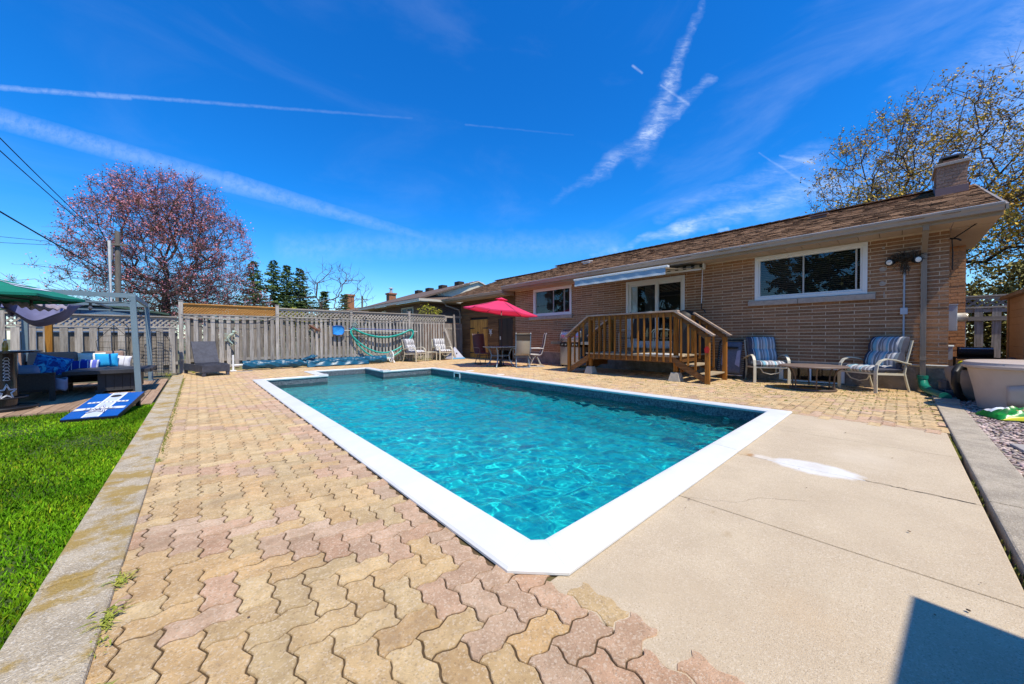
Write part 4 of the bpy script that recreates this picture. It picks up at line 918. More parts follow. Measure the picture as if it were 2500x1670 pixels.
def fence_bay(f, P, L, u, v, z0, zr, zt, n, latm, boards=True, kick=True, lat_step=.135, seed=0, rear=True):
    """one bay from P along unit u (v points to the viewer's side): rails, boards on both faces, lattice on top"""
    r = random.Random(seed); P = Vector(P); u = Vector(u); v = Vector(v); Z = Vector((0,0,1)); along = abs(u.x) > .7
    mr = m_gx if along else m_gy
    def bx(s0, s1, d0, d1, a, b_, nm, mt, tilt=0.0):
        b = B(); pts = [P+u*s+v*d+Z*z+u*(tilt*(z-a)) for z in (a, b_) for s, d in ((s0,d0),(s1,d0),(s1,d1),(s0,d1))]
        b.add(pts, [(3,2,1,0),(4,5,6,7),(0,1,5,4),(1,2,6,5),(2,3,7,6),(3,0,4,7)]); return b.build(nm, mt, f, world=True)
    for z in (z0+.30, zr-.10): bx(0, L, -.055, .022, z, z+.085, 'rail', mr)
    bx(0, L, -.05, .05, zr, zr+.04, 'middle_cap', mr); bx(0, L, -.055, .055, zt-.035, zt, 'top_cap', latm if latm is m_new else mr)
    bx(0, L, -.012, .018, zt-.10, zt-.036, 'top_rail', latm if latm is m_new else mr)
    if boards:
        st = L/n
        for i in range(n):
            w_ = st*.54; s = st*(i+.23)+r.uniform(-.01,.01)
            bx(s, s+w_, .023, .042, z0+.04+r.uniform(0,.05), zr-.004-r.uniform(0,.006), 'fence_board', m_gz, r.uniform(-.006,.006))
            s2 = s+st*.52; w2 = min(w_*.90, L-s2-.005)
            if w2 > .05 and rear: bx(s2, s2+w2, -.075, -.056, z0+.05, zr-.13, 'fence_board', m_gzd, r.uniform(-.006,.006))
    if kick: bx(0, L, -.02, .02, z0-.05, z0+.19, 'kick_board', m_mossy)
    b = B(); h0, h1 = zr+.04, zt-.10; H = h1-h0
    for sgn, d in ((1, .007), (-1, -.007)):
        s = -H
        while s < L:
            a0, a1 = (s, s+H) if sgn > 0 else (s+H, s); za, zb_ = h0, h1
            lo, hi = max(0, min(a0, a1)), min(L, max(a0, a1))
            if hi-lo > .03:
                k = lambda q: h0+(q-a0)/(a1-a0)*H
                b.beam(P+u*lo+v*d+Z*k(lo), P+u*hi+v*d+Z*k(hi), .040 if along else .04, .009, up=v)
            s += lat_step
    stuff(b.build('lattice', latm, f, world=True))
fb = thing('board_fence', 'weathered grey board fence with lattice top running across the back behind the pool', 'fence', (4.3, 14.9, 0))
posts = [(-.34, 2.235), (2.16, 2.245), (4.67, 2.16), (7.18, 2.25), (9.10, 2.12)]
for i, (x, zt) in enumerate(posts[:-1]):
    B().box(x-.052,14.86,0,x+.052,14.965,zt-.02).box(x-.065,14.848,zt-.02,x+.065,14.978,zt).build('fence_post', m_gz, fb, world=True, bevel=.006)
for i in range(4):
    x0, x1 = posts[i][0]+.055, posts[i+1][0]-.055
    fence_bay(fb, (x0, 14.92, 0), x1-x0, (1,0,0), (0,-1,0), .02, 1.80, 2.165 if i == 0 else 2.145, (12, 15, 16, 13)[i], m_new if i == 0 else m_gx, seed=i+3, lat_step=.078 if i == 0 else .135)
fl2 = thing('board_fence', 'lower weathered fence with open lattice behind the sofa and pergola', 'fence', (-2, 14.2, 0))
for i, (x0, x1) in enumerate(((-.40,-3.35),(-3.45,-6.4))):
    fence_bay(fl2, (x1, 14.22, 0), x0-x1, (1,0,0), (0,-1,0), .0, 1.37, 1.715, 12, m_gx, kick=False, lat_step=.12, seed=20+i)
B().box(-3.46,14.17,0,-3.35,14.27,1.75).build('fence_post', m_gz, fl2, world=True)
fgl = thing('fence_gate', 'dark shaded board gate between the back fence and the wooden end wall', 'gate', (9.7, 15.4, 0))
for i in range(7): x = 9.15+i*.175; B().box(x, 15.05+i*.05, .05, x+.155, 15.08+i*.05, 1.75).build('gate_board', m_gzd, fgl, world=True)
B().box(9.1,15.0,1.85,9.2,15.1,2.12).beam((9.12,15.0,2.08),(10.35,15.4,2.10),.05,.09).beam((9.12,15.03,1.5),(10.35,15.38,1.5),.04,.09).build('gate_frame', m_gy, fgl, world=True)
b = B(); b.beam((8.98,14.80,1.47),(9.30,14.35,.02),.10,.03, up=(0,1,0)); tag(b.build('loose_plank', m_gz, at=(9.1,14.6,0)), 'loose grey plank leaning on the fence behind the right cushioned chair', 'plank')
b = B(); b.beam((9.62,15.0,2.2),(9.70,14.95,.0),.09,.05, up=(0,1,0)); tag(b.build('loose_plank', m_gzd, at=(9.65,15,0)), 'dark upright post propped in the shade beside the gate', 'plank')
fr = thing('board_fence', 'sun bleached lattice topped fence beyond the planter beside the tan shed', 'fence', (14, -3, 0))
for i, (a, b_) in enumerate(((-.2, -2.6), (-2.7, -5.1))):
    fence_bay(fr, (14.0, a, 0), a-b_, (0,-1,0), (-1,0,0), 0, 1.72, 2.03, 10, m_gy, kick=False, seed=40+i, rear=False)
    B().box(13.94, b_-.1, 0, 14.06, b_, 2.08).build('fence_post', m_gz, fr, world=True)
    B().box(13.93, b_, 1.42, 13.975, a, 1.52).build('rail', m_gy, fr, world=True)
# ================================================================== SHEDS AND HOUSES ROUND ABOUT
m_tan = mat('tan_siding', (.44,.255,.13), (.40,.225,.11), .75, scale=6, rnd=.06, bump=.2)
shd = thing('garden_shed', 'tan sided garden shed at the right edge of the picture behind the planter', 'shed', (11, -2.6, 0))
for i in range(13): z = .04+i*.137; B().box(9.3,-1.475-(.004 if i % 2 else 0),z,11.93,-1.46,z+.134).build('siding_board', m_tan, shd, world=True)
B().box(9.2,-3.6,0,11.95,-1.48,1.80).build('shed_body', m_tan, shd, world=True); B().box(11.93,-1.49,0,12.0,-1.44,1.80).build('corner_trim', m_tan, shd, world=True); B().box(10.55,-1.455,0.02,10.60,-1.44,1.78).build('corner_trim', m_tan, shd, world=True)
m_shroof = mat('shed_roof', (.30,.17,.08), (.22,.13,.07), .8, scale=10)
B().prism([(-1.36,1.78),(-1.36,1.84),(-2.55,2.35),(-3.75,1.84),(-3.75,1.78)], 9.1, 12.08, 'x').build('roof', m_shroof, shd, world=True)
m_shedr = mat('shed_behind', (.30,.22,.16), (.26,.19,.14), .8, scale=5)
sb2 = thing('garden_shed', 'garden shed whose roof corner throws the dark shadow on the concrete', 'shed', (1.0, -2.4, 0))
B().box(-.6,-3.8,0,1.93,-1.42,2.12).build('shed_body', m_shedr, sb2, world=True)
B().prism([(-1.275,2.17),(-1.275,2.23),(-2.55,2.75),(-3.9,2.23),(-3.9,2.17)], -.75, 2.01, 'x').build('roof', m_shroof, sb2, world=True)
B().box(.3,-1.42,.05,1.1,-1.40,1.95).build('door', m_tan, sb2, world=True)
sb2.rotation_euler = (0, 0, R(-5)); sb2.location = (.906, -2.308, 0)
# house beyond the back fence
m_nbrick = mat('dark_red_brick', (.15,.075,.05), (.10,.05,.035), .9, scale=4, world=True); N, L, p = nodes(m_nbrick)
br = N.new('ShaderNodeTexBrick'); g = N.new('ShaderNodeNewGeometry'); sp3 = N.new('ShaderNodeSeparateXYZ'); L.new(g.outputs['Position'], sp3.inputs[0]); ad = N.new('ShaderNodeMath'); L.new(sp3.outputs[0], ad.inputs[0]); L.new(sp3.outputs[1], ad.inputs[1])
cb = N.new('ShaderNodeCombineXYZ'); L.new(ad.outputs[0], cb.inputs[0]); L.new(sp3.outputs[2], cb.inputs[1]); L.new(cb.outputs[0], br.inputs['Vector']); br.inputs['Scale'].default_value = 1; br.inputs['Brick Width'].default_value = .22; br.inputs['Row Height'].default_value = .073; br.inputs['Mortar Size'].default_value = .008
br.inputs['Color1'].default_value = (.17,.085,.055,1); br.inputs['Color2'].default_value = (.11,.055,.038,1); br.inputs['Mortar'].default_value = (.26,.21,.17,1); L.new(br.outputs[0], p.inputs['Base Color'])
m_cedge = mat('cream_siding', (.66,.61,.48), (.62,.57,.45), .6, rnd=.04); m_nshin = mat('far_shingles', (.16,.11,.085), (.10,.07,.055), .95, scale=5, stretch=(3,1,6), world=True, c3=(.22,.16,.12), scale3=11, bump=.4, bscale=25); m_cgut = mat('cream_gutter', (.55,.50,.40), None, .45)
nb_ = thing('brick_house', 'neighbouring dark brick house with a cream sided gable beyond the back fence', 'house', (14, 23, 0))
B().box(10.1,19.0,0,17.9,28.0,3.15).build('wall', m_nbrick, nb_, world=True)
b = B(); e0, e1, rz, rx = 9.5, 18.7, 4.80, 14.1
b.add([(e0,19.6,3.30),(rx,18.95,rz),(rx,28.4,rz),(e0,28.4,3.30),(e1,18.95,3.30),(e1,28.4,3.30),(e0,18.38,3.30)], [(6,1,2,3),(1,4,5,2)])
b.build('roof', m_nshin, nb_, world=True, thick=.10)
b = B(); b.add([(e0,18.38,3.27),(e1,18.38,3.27),(e1-.7,19.0,3.62),(e0+.85,19.0,3.62)], [(0,1,2,3)]); b.build('skirt_roof', m_nshin, nb_, world=True, thick=.05)
for i in range(9):
    z0 = 3.55+i*.135; z1 = z0+.13; xa = 9.75+(z0-3.3)/(rz-3.3)*(rx-9.75)+.05; xb = 18.5-(z0-3.3)/(rz-3.3)*(18.5-rx)-.05
    if xb-xa > .2: B().box(xa,18.985-(.004*(i % 2)),z0,xb,19.02,z1).build('siding_board', m_cedge, nb_, world=True)
B().beam((9.55,18.93,3.29),(rx,18.93,rz-.02),.05,.15,up=(0,1,0)).beam((rx,18.93,rz-.02),(18.65,18.93,3.29),.05,.15,up=(0,1,0)).build('rake_board', m_cedge, nb_, world=True)
B().box(9.44,18.33,3.17,9.54,28.4,3.30).build('gutter', m_cgut, nb_, world=True); B().box(9.545,18.33,3.17,18.7,18.42,3.30).build('gutter', m_cgut, nb_, world=True)
B().box(9.56,18.42,3.14,10.1,28.3,3.165).build('soffit', m_soffit, nb_, world=True); B().box(10.1,18.42,3.14,18,18.99,3.165).build('soffit', m_soffit, nb_, world=True)
for y0, y1 in ((20.3,22.0),(24.6,25.3)):
    q = B()
    for a in ((y0,2.0,y0+.12,2.98),(y1-.12,2.0,y1,2.98),(y0+.12,2.88,y1-.12,2.98),(y0+.85,2.0,y0+.95,2.88)): q.box(10.06,a[0],a[1],10.13,a[2],a[3])
    fw = q.build('window', m_cgut, nb_, world=True); q = B().box(10.085,y0+.1,2.0,10.09,y1-.1,2.9); q.v = [(p_[0]-14, p_[1]-23, p_[2]) for p_ in q.v]; q.build('pane', mat('far_glass', (.02,.025,.03), None, .08), fw)
for y in (20.4, 22.6, 24.6, 26.4): B().box(13.5,y,4.62,13.95,y+.55,4.93).build('roof_vent', m_under, nb_, world=True)
m_rchim = mat('red_chimney_brick', (.42,.19,.095), (.30,.12,.06), .9, scale=9, world=True, bump=.4)
nc = B().box(12.15,28.9,2,12.75,29.5,4.72).build('chimney', m_rchim, nb_, world=True)
B().box(12.08,28.83,4.72,12.82,29.57,4.84).build('chimney_cap', m_rchim, nb_, world=True); B().lathe([(.13,0),(.13,.22),(.10,.24),(.10,.36),(.19,.37),(.19,.41),(.05,.5)], 10, (12.45,29.2,4.84)).build('flue', m_gbox, nb_, world=True)
fh = thing('brick_house', 'far house with only its hip roof and brick chimney showing over the fence', 'house', (17, 52, 0))
B().box(13,48,0,24,58,3.4).build('wall', m_nbrick, fh, world=True)
B().add([(12.2,47.2,3.9),(24.8,47.2,3.9),(24.8,58.8,3.9),(12.2,58.8,3.9),(17,51,5.3),(20,51,5.3),(20,55,5.3),(17,55,5.3)], [(0,1,5,4),(1,2,6,5),(2,3,7,6),(3,0,4,7),(4,5,6,7),(3,2,1,0)]).build('roof', m_nshin, fh, world=True)
B().box(15.2,50.2,3,16.2,51.0,6.7).box(15.1,50.1,6.7,16.3,51.1,6.95).build('chimney', m_rchim, fh, world=True)
# blue garage beyond the left fence
m_gblue = mat('blue_siding', (.10,.17,.30), (.085,.15,.27), .7, scale=5, stretch=(6,1,.4)); m_groof = mat('green_roof', (.06,.11,.085), (.05,.08,.06), .9, scale=9)
ga = thing('garage', 'low blue gabled garage with a green roof behind the left fence', 'garage', (-2.6, 21, 0))
for i in range(9): x = -3.95+i*.33; z = 2.22-abs(x+.165+2.6)*.13; B().box(x,19.0,0,x+.32,19.05,z).build('siding_board', m_gblue, ga, world=True)
B().box(-4.3,19.05,0,-.95,23.5,1.95).build('wall', m_gblue, ga, world=True)
B().prism([(-4.7,1.93),(-4.7,1.99),(-2.6,2.33),(-.75,2.02),(-.75,1.96),(-2.6,2.25)], 18.7, 23.8, 'y').build('roof', m_groof, ga, world=True)
B().prism([(-2.9,1.93),(-2.3,2.06),(-1.6,1.93)], 18.93, 18.99, 'y').box(-3.1,18.93,1.86,-1.3,18.99,1.93).build('door_pediment', m_vinyl, ga, world=True)
# utility poles and wires
m_pole = wood('utility_pole', (.22,.19,.165), (.14,.12,.10), 'z', rnd=0); m_pole2 = mat('pale_pole', (.72,.70,.66), (.60,.58,.55), .7, scale=4)
b = B(); b.tube([(-2.70,22.64,0),(-2.70,22.64,5.25)], [.065,.055], 10); tag(b.build('utility_pole', m_pole2, at=(-2.7,22.64,0)), 'slim pale pole in front of the flowering maple', 'utility pole')
b = B(); b.tube([(-2.62,23.95,0),(-2.60,23.95,5.95)], [.11,.09], 12); b.beam((-2.9,23.8,5.3),(-2.3,23.8,5.35),.09,.09); b.box(-2.85,23.7,4.6,-2.72,23.85,5.2); tag(b.build('utility_pole', m_pole, at=(-2.6,23.95,0)), 'thicker dark wooden utility pole just behind the slim pale one', 'utility pole')
def wire(p, q, sag, r, label):
    p, q = Vector(p), Vector(q); b = B(); b.tube([p.lerp(q, t)-Vector((0,0,sag*4*t*(1-t))) for t in np.linspace(0, 1, 22)], r, 5)
    tag(b.build('overhead_wire', m_cable, at=tuple(p)), label, 'wire', 'overhead wires at the poles')
wire((-2.74,22.7,5.15),(-4.45,8.4,7.35),.12,.013,'uppermost of the steep overhead wires left of the poles')
wire((-2.76,22.7,5.10),(-4.5,8.4,6.85),.12,.013,'second steep overhead wire just under the uppermost one')
wire((-2.72,22.7,3.85),(-4.55,8.4,4.95),.10,.020,'thick steep overhead cable lowest of the three at the left')
wire((-2.72,22.6,5.0),(-9.5,20.0,4.55),.10,.008,'thin nearly level overhead wire reaching the left picture edge')
wire((-2.72,22.6,4.95),(-9.5,20.0,3.95),.06,.008,'thin overhead wire sloping down to the left below the level one')
b = B(); b.tube([(21.2,61.7,0),(21.2,61.7,8.1)], .16, 8); b.beam((20.2,61.7,7.6),(22.2,61.7,7.6),.12,.12); tag(b.build('utility_pole', m_pole, at=(21.2,61.7,0)), 'distant utility pole standing between the bare tree and the neighbour roof', 'utility pole')
# ================================================================== TREES
def skel(root, targets, step=.5, pull=.0, wig=.06, seed=1, up=.25):
    """grow branches to the targets one by one from the nearest point of what stands already"""
    r = np.random.default_rng(seed); P = [np.array(q, float) for q in root]; par = [-1]+list(range(len(root)-1))
    cap = len(root)+len(targets)*14; A = np.zeros((cap, 3)); n = len(P); A[:n] = P; base = A[0]
    cost = np.zeros(cap); cost[:n] = [np.linalg.norm(A[i]-base) for i in range(n)]
    first = max(1, int(len(root)*.45))
    for T in targets:
        d = np.linalg.norm(A[first:n]-T, axis=1); k = first+int(np.argmin(d*1.0+.22*cost[first:n]+np.maximum(0, A[first:n,2]-T[2])*.9)); p = A[k]; L_ = np.linalg.norm(T-p)
        m = max(1, min(13, int(L_/step))); pk = k; bend = r.normal(0, wig, 3)*L_; bend[2] = -abs(bend[2])*.5-up*L_*.25
        for i in range(1, m+1):
            t = i/m; q = p+(T-p)*t+bend*math.sin(math.pi*t)+r.normal(0, .012*step, 3)
            if n >= cap: break
            A[n] = q; par.append(pk); cost[n] = cost[pk]+np.linalg.norm(q-A[pk]); pk = n; n += 1
    return A[:n], np.array(par)
def tree_mesh(A, par, r_tip, expo=2.3, rmax=.3):
    n = len(A); w_ = np.zeros(n); kids = np.zeros(n, int)
    for i in range(1, n): kids[par[i]] += 1
    w_[kids == 0] = r_tip**expo
    for i in range(n-1, 0, -1): w_[par[i]] += w_[i]
    rad = np.minimum(w_**(1/expo), rmax)
    a, b_ = A[par[1:]], A[1:]; ra, rb = rad[par[1:]], rad[1:]; ra = np.minimum(ra, rb*1.35+.004)
    t = b_-a; t /= np.maximum(np.linalg.norm(t, axis=1), 1e-6)[:,None]; ref = np.where(np.abs(t[:,2:3]) > .9, [[1.,0,0]], [[0,0,1.]]); x = np.cross(t, ref); x /= np.linalg.norm(x, axis=1)[:,None]; y = np.cross(t, x)
    k = 4; ang = np.arange(k)*2*math.pi/k; ring_ = np.cos(ang)[None,:,None]*x[:,None]+np.sin(ang)[None,:,None]*y[:,None]
    V = np.concatenate([a[:,None]+ring_*ra[:,None,None], b_[:,None]+ring_*rb[:,None,None]], 1).reshape(-1, 3)
    o = np.arange(n-1)[:,None]*2*k; F = np.concatenate([o+[i, (i+1) % k, k+(i+1) % k, k+i] for i in range(k)], 0)
    return V, F, rad, kids
def twigs(A, kids, n_each, l, spread, seed, up=.3):
    r = np.random.default_rng(seed); tips = A[kids == 0]; T = np.repeat(tips, n_each, 0); d = r.normal(0, 1, T.shape); d[:,2] += up; d /= np.linalg.norm(d, axis=1)[:,None]
    return T, T+d*r.uniform(.3, 1, (len(T), 1))*l
def sticks(a, b_, r0, r1):
    t = b_-a; t /= np.maximum(np.linalg.norm(t, axis=1), 1e-6)[:,None]; x = np.cross(t, [[.3,.2,.93]]); x /= np.linalg.norm(x, axis=1)[:,None]; y = np.cross(t, x); V = []
    for p, r in ((a, r0), (b_, r1)):
        for k in range(3): V.append(p+r*(math.cos(k*2.094)*x+math.sin(k*2.094)*y))
    V = np.stack(V, 1).reshape(-1, 3); o = np.arange(len(a))[:,None]*6
    return V, np.concatenate([o+[k, (k+1) % 3, 3+(k+1) % 3, 3+k] for k in range(3)], 0)
def leaf_quads(C, smin, smax, seed, flat=.5):
    r = np.random.default_rng(seed); n = len(C); u = r.normal(0, 1, (n, 3)); u /= np.linalg.norm(u, axis=1)[:,None]; v = r.normal(0, 1, (n, 3)); v -= u*(u*v).sum(1)[:,None]; v /= np.linalg.norm(v, axis=1)[:,None]
    s = r.uniform(smin, smax, (n, 1)); V = np.stack([C-u*s, C+v*s*.6, C+u*s, C-v*s*.6], 1).reshape(-1, 3); return V, np.arange(n*4).reshape(n, 4)
m_bark = mat('grey_brown_bark', (.145,.105,.08), (.085,.06,.048), .95, scale=6, bump=.5, bscale=40); m_bark2 = mat('dark_bark', (.085,.06,.045), (.05,.036,.028), .95, scale=6)
def leafm(name, a, b_): return mat(name, a, b_, .75, scale=1.2, world=True, attrib='tint', ramp=(.35,.65), spec=.2)
m_red = leafm('red_buds', (.56,.235,.275), (.40,.14,.15)); m_gold = leafm('gold_leaflets', (.62,.42,.05), (.42,.24,.05)); m_needle = leafm('spruce_needles', (.075,.12,.035), (.045,.08,.03)); m_yellow = leafm('yellow_blossom', (.42,.38,.03), (.25,.27,.03)); m_olive = leafm('olive_shoots', (.20,.18,.05), (.13,.12,.04))
def ell(n, c, R_, seed, lo=.25, zmin=None, pw=.6, tilt=0):
    r = np.random.default_rng(seed); d = r.normal(0, 1, (n, 3)); d /= np.linalg.norm(d, axis=1)[:,None]; k = r.uniform(lo**(1/pw), 1, (n, 1))**pw; P = np.array(c)+d*k*np.array(R_)
    return P[P[:,2] > zmin] if zmin is not None else P
def broadleaf(name, label, base, h_trunk, targets, r_tip, rmax, bark, leaf, nleaf, ls, tw=(3,.5), lean=(0,0), step=.55, seed=3, leafp=1.0, trunks=1, spreadc=.10, zpref=None, group=None):
    base = np.array(base, float); t = thing(name, label, 'tree', tuple(base)); 
    if group: t['group'] = group
    root = [base+np.array([lean[0]*k, lean[1]*k, h_trunk*k]) for k in np.linspace(0, 1, 9)]
    order = np.argsort(np.linalg.norm(targets-root[-1], axis=1)+np.random.default_rng(seed).uniform(0, 1.2, len(targets)))
    A, par = skel(root, targets[order], step=step, seed=seed); V, F, rad, kids = tree_mesh(A, par, r_tip, rmax=rmax)
    a, b_ = twigs(A, kids, tw[0], tw[1], 1, seed, up=.5); Vs, Fs = sticks(a, b_, r_tip*.8, r_tip*.35)
    nt = 8*4*2
    o = link('trunk', npmesh('trunk', V-base, F, bark), t); o2 = link('twigs', npmesh('twigs', Vs-base, Fs, bark), t); stuff(o2)
    if nleaf:
        r = np.random.default_rng(seed+5); pick = r.integers(0, len(b_), nleaf); f = r.uniform(.3, 1.05, (nleaf, 1)); C = a[pick]+(b_[pick]-a[pick])*f+r.normal(0, spreadc, (nleaf, 3))
        if zpref is not None: C = C[r.random(len(C)) < np.clip((C[:,2]-zpref[0])/(zpref[1]-zpref[0]), zpref[2], 1)]
        Vl, Fl = leaf_quads(C-base, *ls, seed); me = npmesh('crown', Vl, Fl, leaf); attr(me, 'tint', np.repeat(r.uniform(.55, 1.6, (len(C), 1))*np.ones((1, 3)), 4, 0)); stuff(link('crown', me, t))
    return t
# flowering maple: many ascending limbs, rounded dome
T1 = np.vstack([ell(1900, (-1.5,36.0,7.2), (5.2,4.6,5.7), 1, .35, 2.0), ell(360, (-2.0,36,4.2), (6.6,4.0,2.6), 2, .4, 1.8), ell(300, (-1.5,35.8,10.6), (3.6,3.2,2.9), 4, .3), ell(600, (.3,34.6,3.4), (4.4,3,2.4), 9, .2, 1.2)])
broadleaf('maple_tree', 'large bare limbed maple covered in dark red blossom behind the left fence', (-1.6,36.2,0), 5.5, T1, .011, .40, m_bark, m_red, 56000, (.03,.074), tw=(12,.85), step=.6, seed=5, spreadc=.09, zpref=(2.5,8,.12))
# brushy hedge under it
for i, (x, y, rx, h, lb) in enumerate(((.6,31.5,2.3,3.3,'brown leafless thicket under the right side of the maple'),(3.9,30.5,1.9,3.0,'brown leafless thicket between the maple and the spruces'),(-4.6,33,2.2,2.5,'low brown thicket behind the blue garage'))):
    Tb = ell(420, (x,y,h*.5), (rx,1.3,h*.52), 30+i, .2, .3); broadleaf('bare_bush', lb, (x,y,0), .5, Tb, .010, .08, m_bark, m_olive if i else m_red, 1200, (.03,.07), tw=(5,.5), step=.4, seed=31+i)
# golden tree behind the house and its neighbour
T2 = np.vstack([ell(900, (21.6,-.8,6.6), (4.0,3.9,4.3), 6, .35, 3.2), ell(130, (19.6,1.0,5.0), (2.2,2.1,2.2), 7, .3, 3), ell(420, (21.0,-5.0,6.3), (4.0,4.0,4.5), 8, .3, 2.6)])
broadleaf('budding_tree', 'large dark limbed tree with scattered gold leaflets behind the chimney', (20.6,-.5,0), 3.6, T2, .0075, .24, m_bark2, m_gold, 32000, (.022,.058), tw=(11,.75), step=.5, seed=9, spreadc=.07)
T3 = np.vstack([ell(600, (18.5,-4.2,3.9), (2.8,2.9,2.6), 12, .2, 1.5)])
broadleaf('budding_tree', 'lower leafy golden tree over the lattice fence at the right edge', (18.5,-4.3,0), 2.0, T3, .008, .14, m_bark2, m_gold, 30000, (.025,.065), tw=(9,.55), step=.4, seed=13, spreadc=.16)
# bare tree and small olive bushes near the far house
T4 = ell(150, (12.0,43,6.2), (4.2,2.5,3.2), 14, .55, 4.2)
broadleaf('bare_tree', 'small leafless tree with arching twigs right of the spruces', (11.2,43.4,0), 3.0, T4, .018, .14, m_bark, None, 0, (.1,.1), tw=(4,1.1), step=.6, seed=15)
for i, (x, y, rx, h, lb) in enumerate(((10.0,38,2.6,3.7,'olive brown brush in front of the small spruces'),(13.2,41,2.8,3.6,'olive brown brush beside the far chimney'))):
    broadleaf('bare_bush', lb, (x,y,0), .6, ell(380, (x,y,h*.5), (rx,1.5,h*.52), 50+i, .2, .3), .012, .08, m_bark, m_olive, 2600, (.05,.11), tw=(4,.5), step=.45, seed=51+i)
broadleaf('yellow_shrub', 'yellow flowering shrub against the neighbour brick wall above the fence', (9.3,16.9,0), 1.2, ell(120, (9.3,16.9,2.2), (.75,.5,.45), 60, .2), .006, .05, m_bark, m_yellow, 1000, (.02,.045), tw=(4,.32), step=.2, seed=61, spreadc=.05)
broadleaf('green_shrub', 'bright yellow green bush just over the second fence post', (6.2,36,0), 1.0, ell(150, (6.2,36,2.6), (1.3,.8,.95), 62, .2), .01, .06, m_bark, m_yellow, 3500, (.05,.10), tw=(4,.3), step=.3, seed=63, spreadc=.12)
# spruces: whorls of drooping boughs
def spruce(base, h, r0, seed, label, sparse=1.0, group=None):
    r = np.random.default_rng(seed); base = np.array(base, float); t = thing('spruce_tree', label, 'tree', tuple(base), group=group)
    B().tube([(0,0,0),(0,0,h*.5),(0,0,h)], [h*.018,h*.012,.01], 8).build('trunk', m_bark, t)
    V, F, o, cols = [], [], 0, []
    z = h*.10
    while z < h-.15:
        f = 1-z/h; rr = r0*(f**.85)*r.uniform(.72, 1.12)+.12; nb_ = int(5+7*f)
        for k in range(nb_):
            a = r.uniform(0, 6.283); L_ = rr*r.uniform(.5, 1.12); d = np.array([math.cos(a), math.sin(a), 0]); s = np.array([-d[1], d[0], 0]); m = max(3, int(L_/.20)); tint = r.uniform(.6, 1.7)
            for i in range(m):
                u = (i+.6)/m; c = d*L_*u+np.array([0,0,z-.30*L_*u+.28*L_*u*u]); w_ = (.30+.22*(1-u))*(.55+.3*f)*sparse
                for q in range(3):
                    v1 = s*r.normal(0, w_)+d*r.uniform(.02, .24)+np.array([0,0,r.uniform(-.16,.05)]); b2 = np.cross(v1, r.normal(0, 1, 3)); b2 = b2/np.linalg.norm(b2)*r.uniform(.05,.11)
                    V += [c, c+v1*.6+b2, c+v1*1.15, c+v1*.6-b2]; F.append((o, o+1, o+2, o+3)); o += 4; cols += [tint*r.uniform(.7,1.3)]*4
        z += .34*(.5+.6*f)*r.uniform(.7, 1.25)
    me = npmesh('crown', np.array(V), np.array(F), m_needle); attr(me, 'tint', np.array(cols)[:,None]*np.array([[1.1,1,.9]])); stuff(link('crown', me, t))
SPL = ['leftmost of the four tall dark spruces behind the back fence','second tall spruce from the maple with the highest tip','third tall spruce from the maple, slim and close to the fourth','rightmost of the four tall spruces with long bare reaching boughs','small spruce standing left of the bare tree','smallest spruce standing right of the bare tree beside the far chimney']
for i, (x, y, h, r0) in enumerate(((5.6,55.5,11.0,4.4),(7.5,54,11.2,4.0),(8.8,53.2,10.6,3.4),(10.1,52.3,10.2,5.0),(12.4,50.1,7.2,2.4),(14.3,48.2,6.9,2.0))): spruce((x,y,0), h, r0, 70+i, SPL[i], group='spruces beyond the back fence')
broadleaf('hedge_bush', 'dark olive hedge behind the lattice fence at the right edge', (15.6,-2.2,0), .8, ell(420, (15.6,-2.2,1.3), (.9,2.6,1.5), 90, .2, .2), .008, .05, m_bark2, m_olive, 16000, (.03,.07), tw=(5,.3), step=.35, seed=91)
# trees on the left side of the lot, which the house windows mirror
for i, (x, y, s_) in enumerate(((-13,2.5,1),(-15,-6,2))):
    Tm = ell(420, (x,y,6.5), (4.5,4.5,4.8), 80+i, .3, 2.5); broadleaf('maple_tree', ('tree standing off to the left mirrored in the window panes','tree standing far behind the camera mirrored in the window panes')[i], (x,y,0), 3.5, Tm, .014, .25, m_bark, m_olive, 30000, (.07,.15), tw=(5,.7), step=.6, seed=81+i)

mt_ = [o for o in COL.objects if o.get('label') == 'tree standing off to the left mirrored in the window panes'][0]
dup(mt_, (-14.5, 15.5, 0), 1.3, 'tree beyond the left edge mirrored in the glass door'); dup(mt_, (-16.5, 28, 0), 2.6, 'tree far beyond the left edge mirrored in the small window')
# ================================================================== TIMBER PORCH
m_stain = wood('amber_stained_wood', (.36,.150,.028), (.20,.075,.016), 'z', c3=(.12,.06,.03), scale3=7, ramp3=(.56,.70)); m_stx = wood('stained_wood_cross', (.26,.11,.03), (.15,.062,.02), 'x', c3=(.12,.08,.045), scale3=6, ramp3=(.55,.70)); m_sty = wood('stained_wood_long', (.25,.115,.04), (.14,.068,.027), 'y', c3=(.17,.13,.09), scale3=7, ramp3=(.52,.70))
m_tread = wood('worn_tread', (.50,.40,.27), (.34,.26,.17), 'x', c3=(.22,.16,.10), scale3=8, ramp3=(.58,.7)); m_railtop = wood('bleached_handrail', (.46,.36,.30), (.30,.21,.15), 'y')
m_block = mat('cast_concrete', (.43,.39,.32), (.34,.31,.26), .95, scale=9, bump=.7, bscale=90)
dk = thing('wooden_porch', 'amber stained wooden porch with railings and stairs at both ends by the glass door', 'porch', (9.4, 4.8, 0))
def db(b, n, m, **k): return b.build(n, m, dk, world=True, **k)
for i in range(14): x = 8.43+i*.141; db(B().box(x, 3.50, .575, x+.134, 6.12, .612), 'deck_board', m_tread if i < 99 else m_sty)
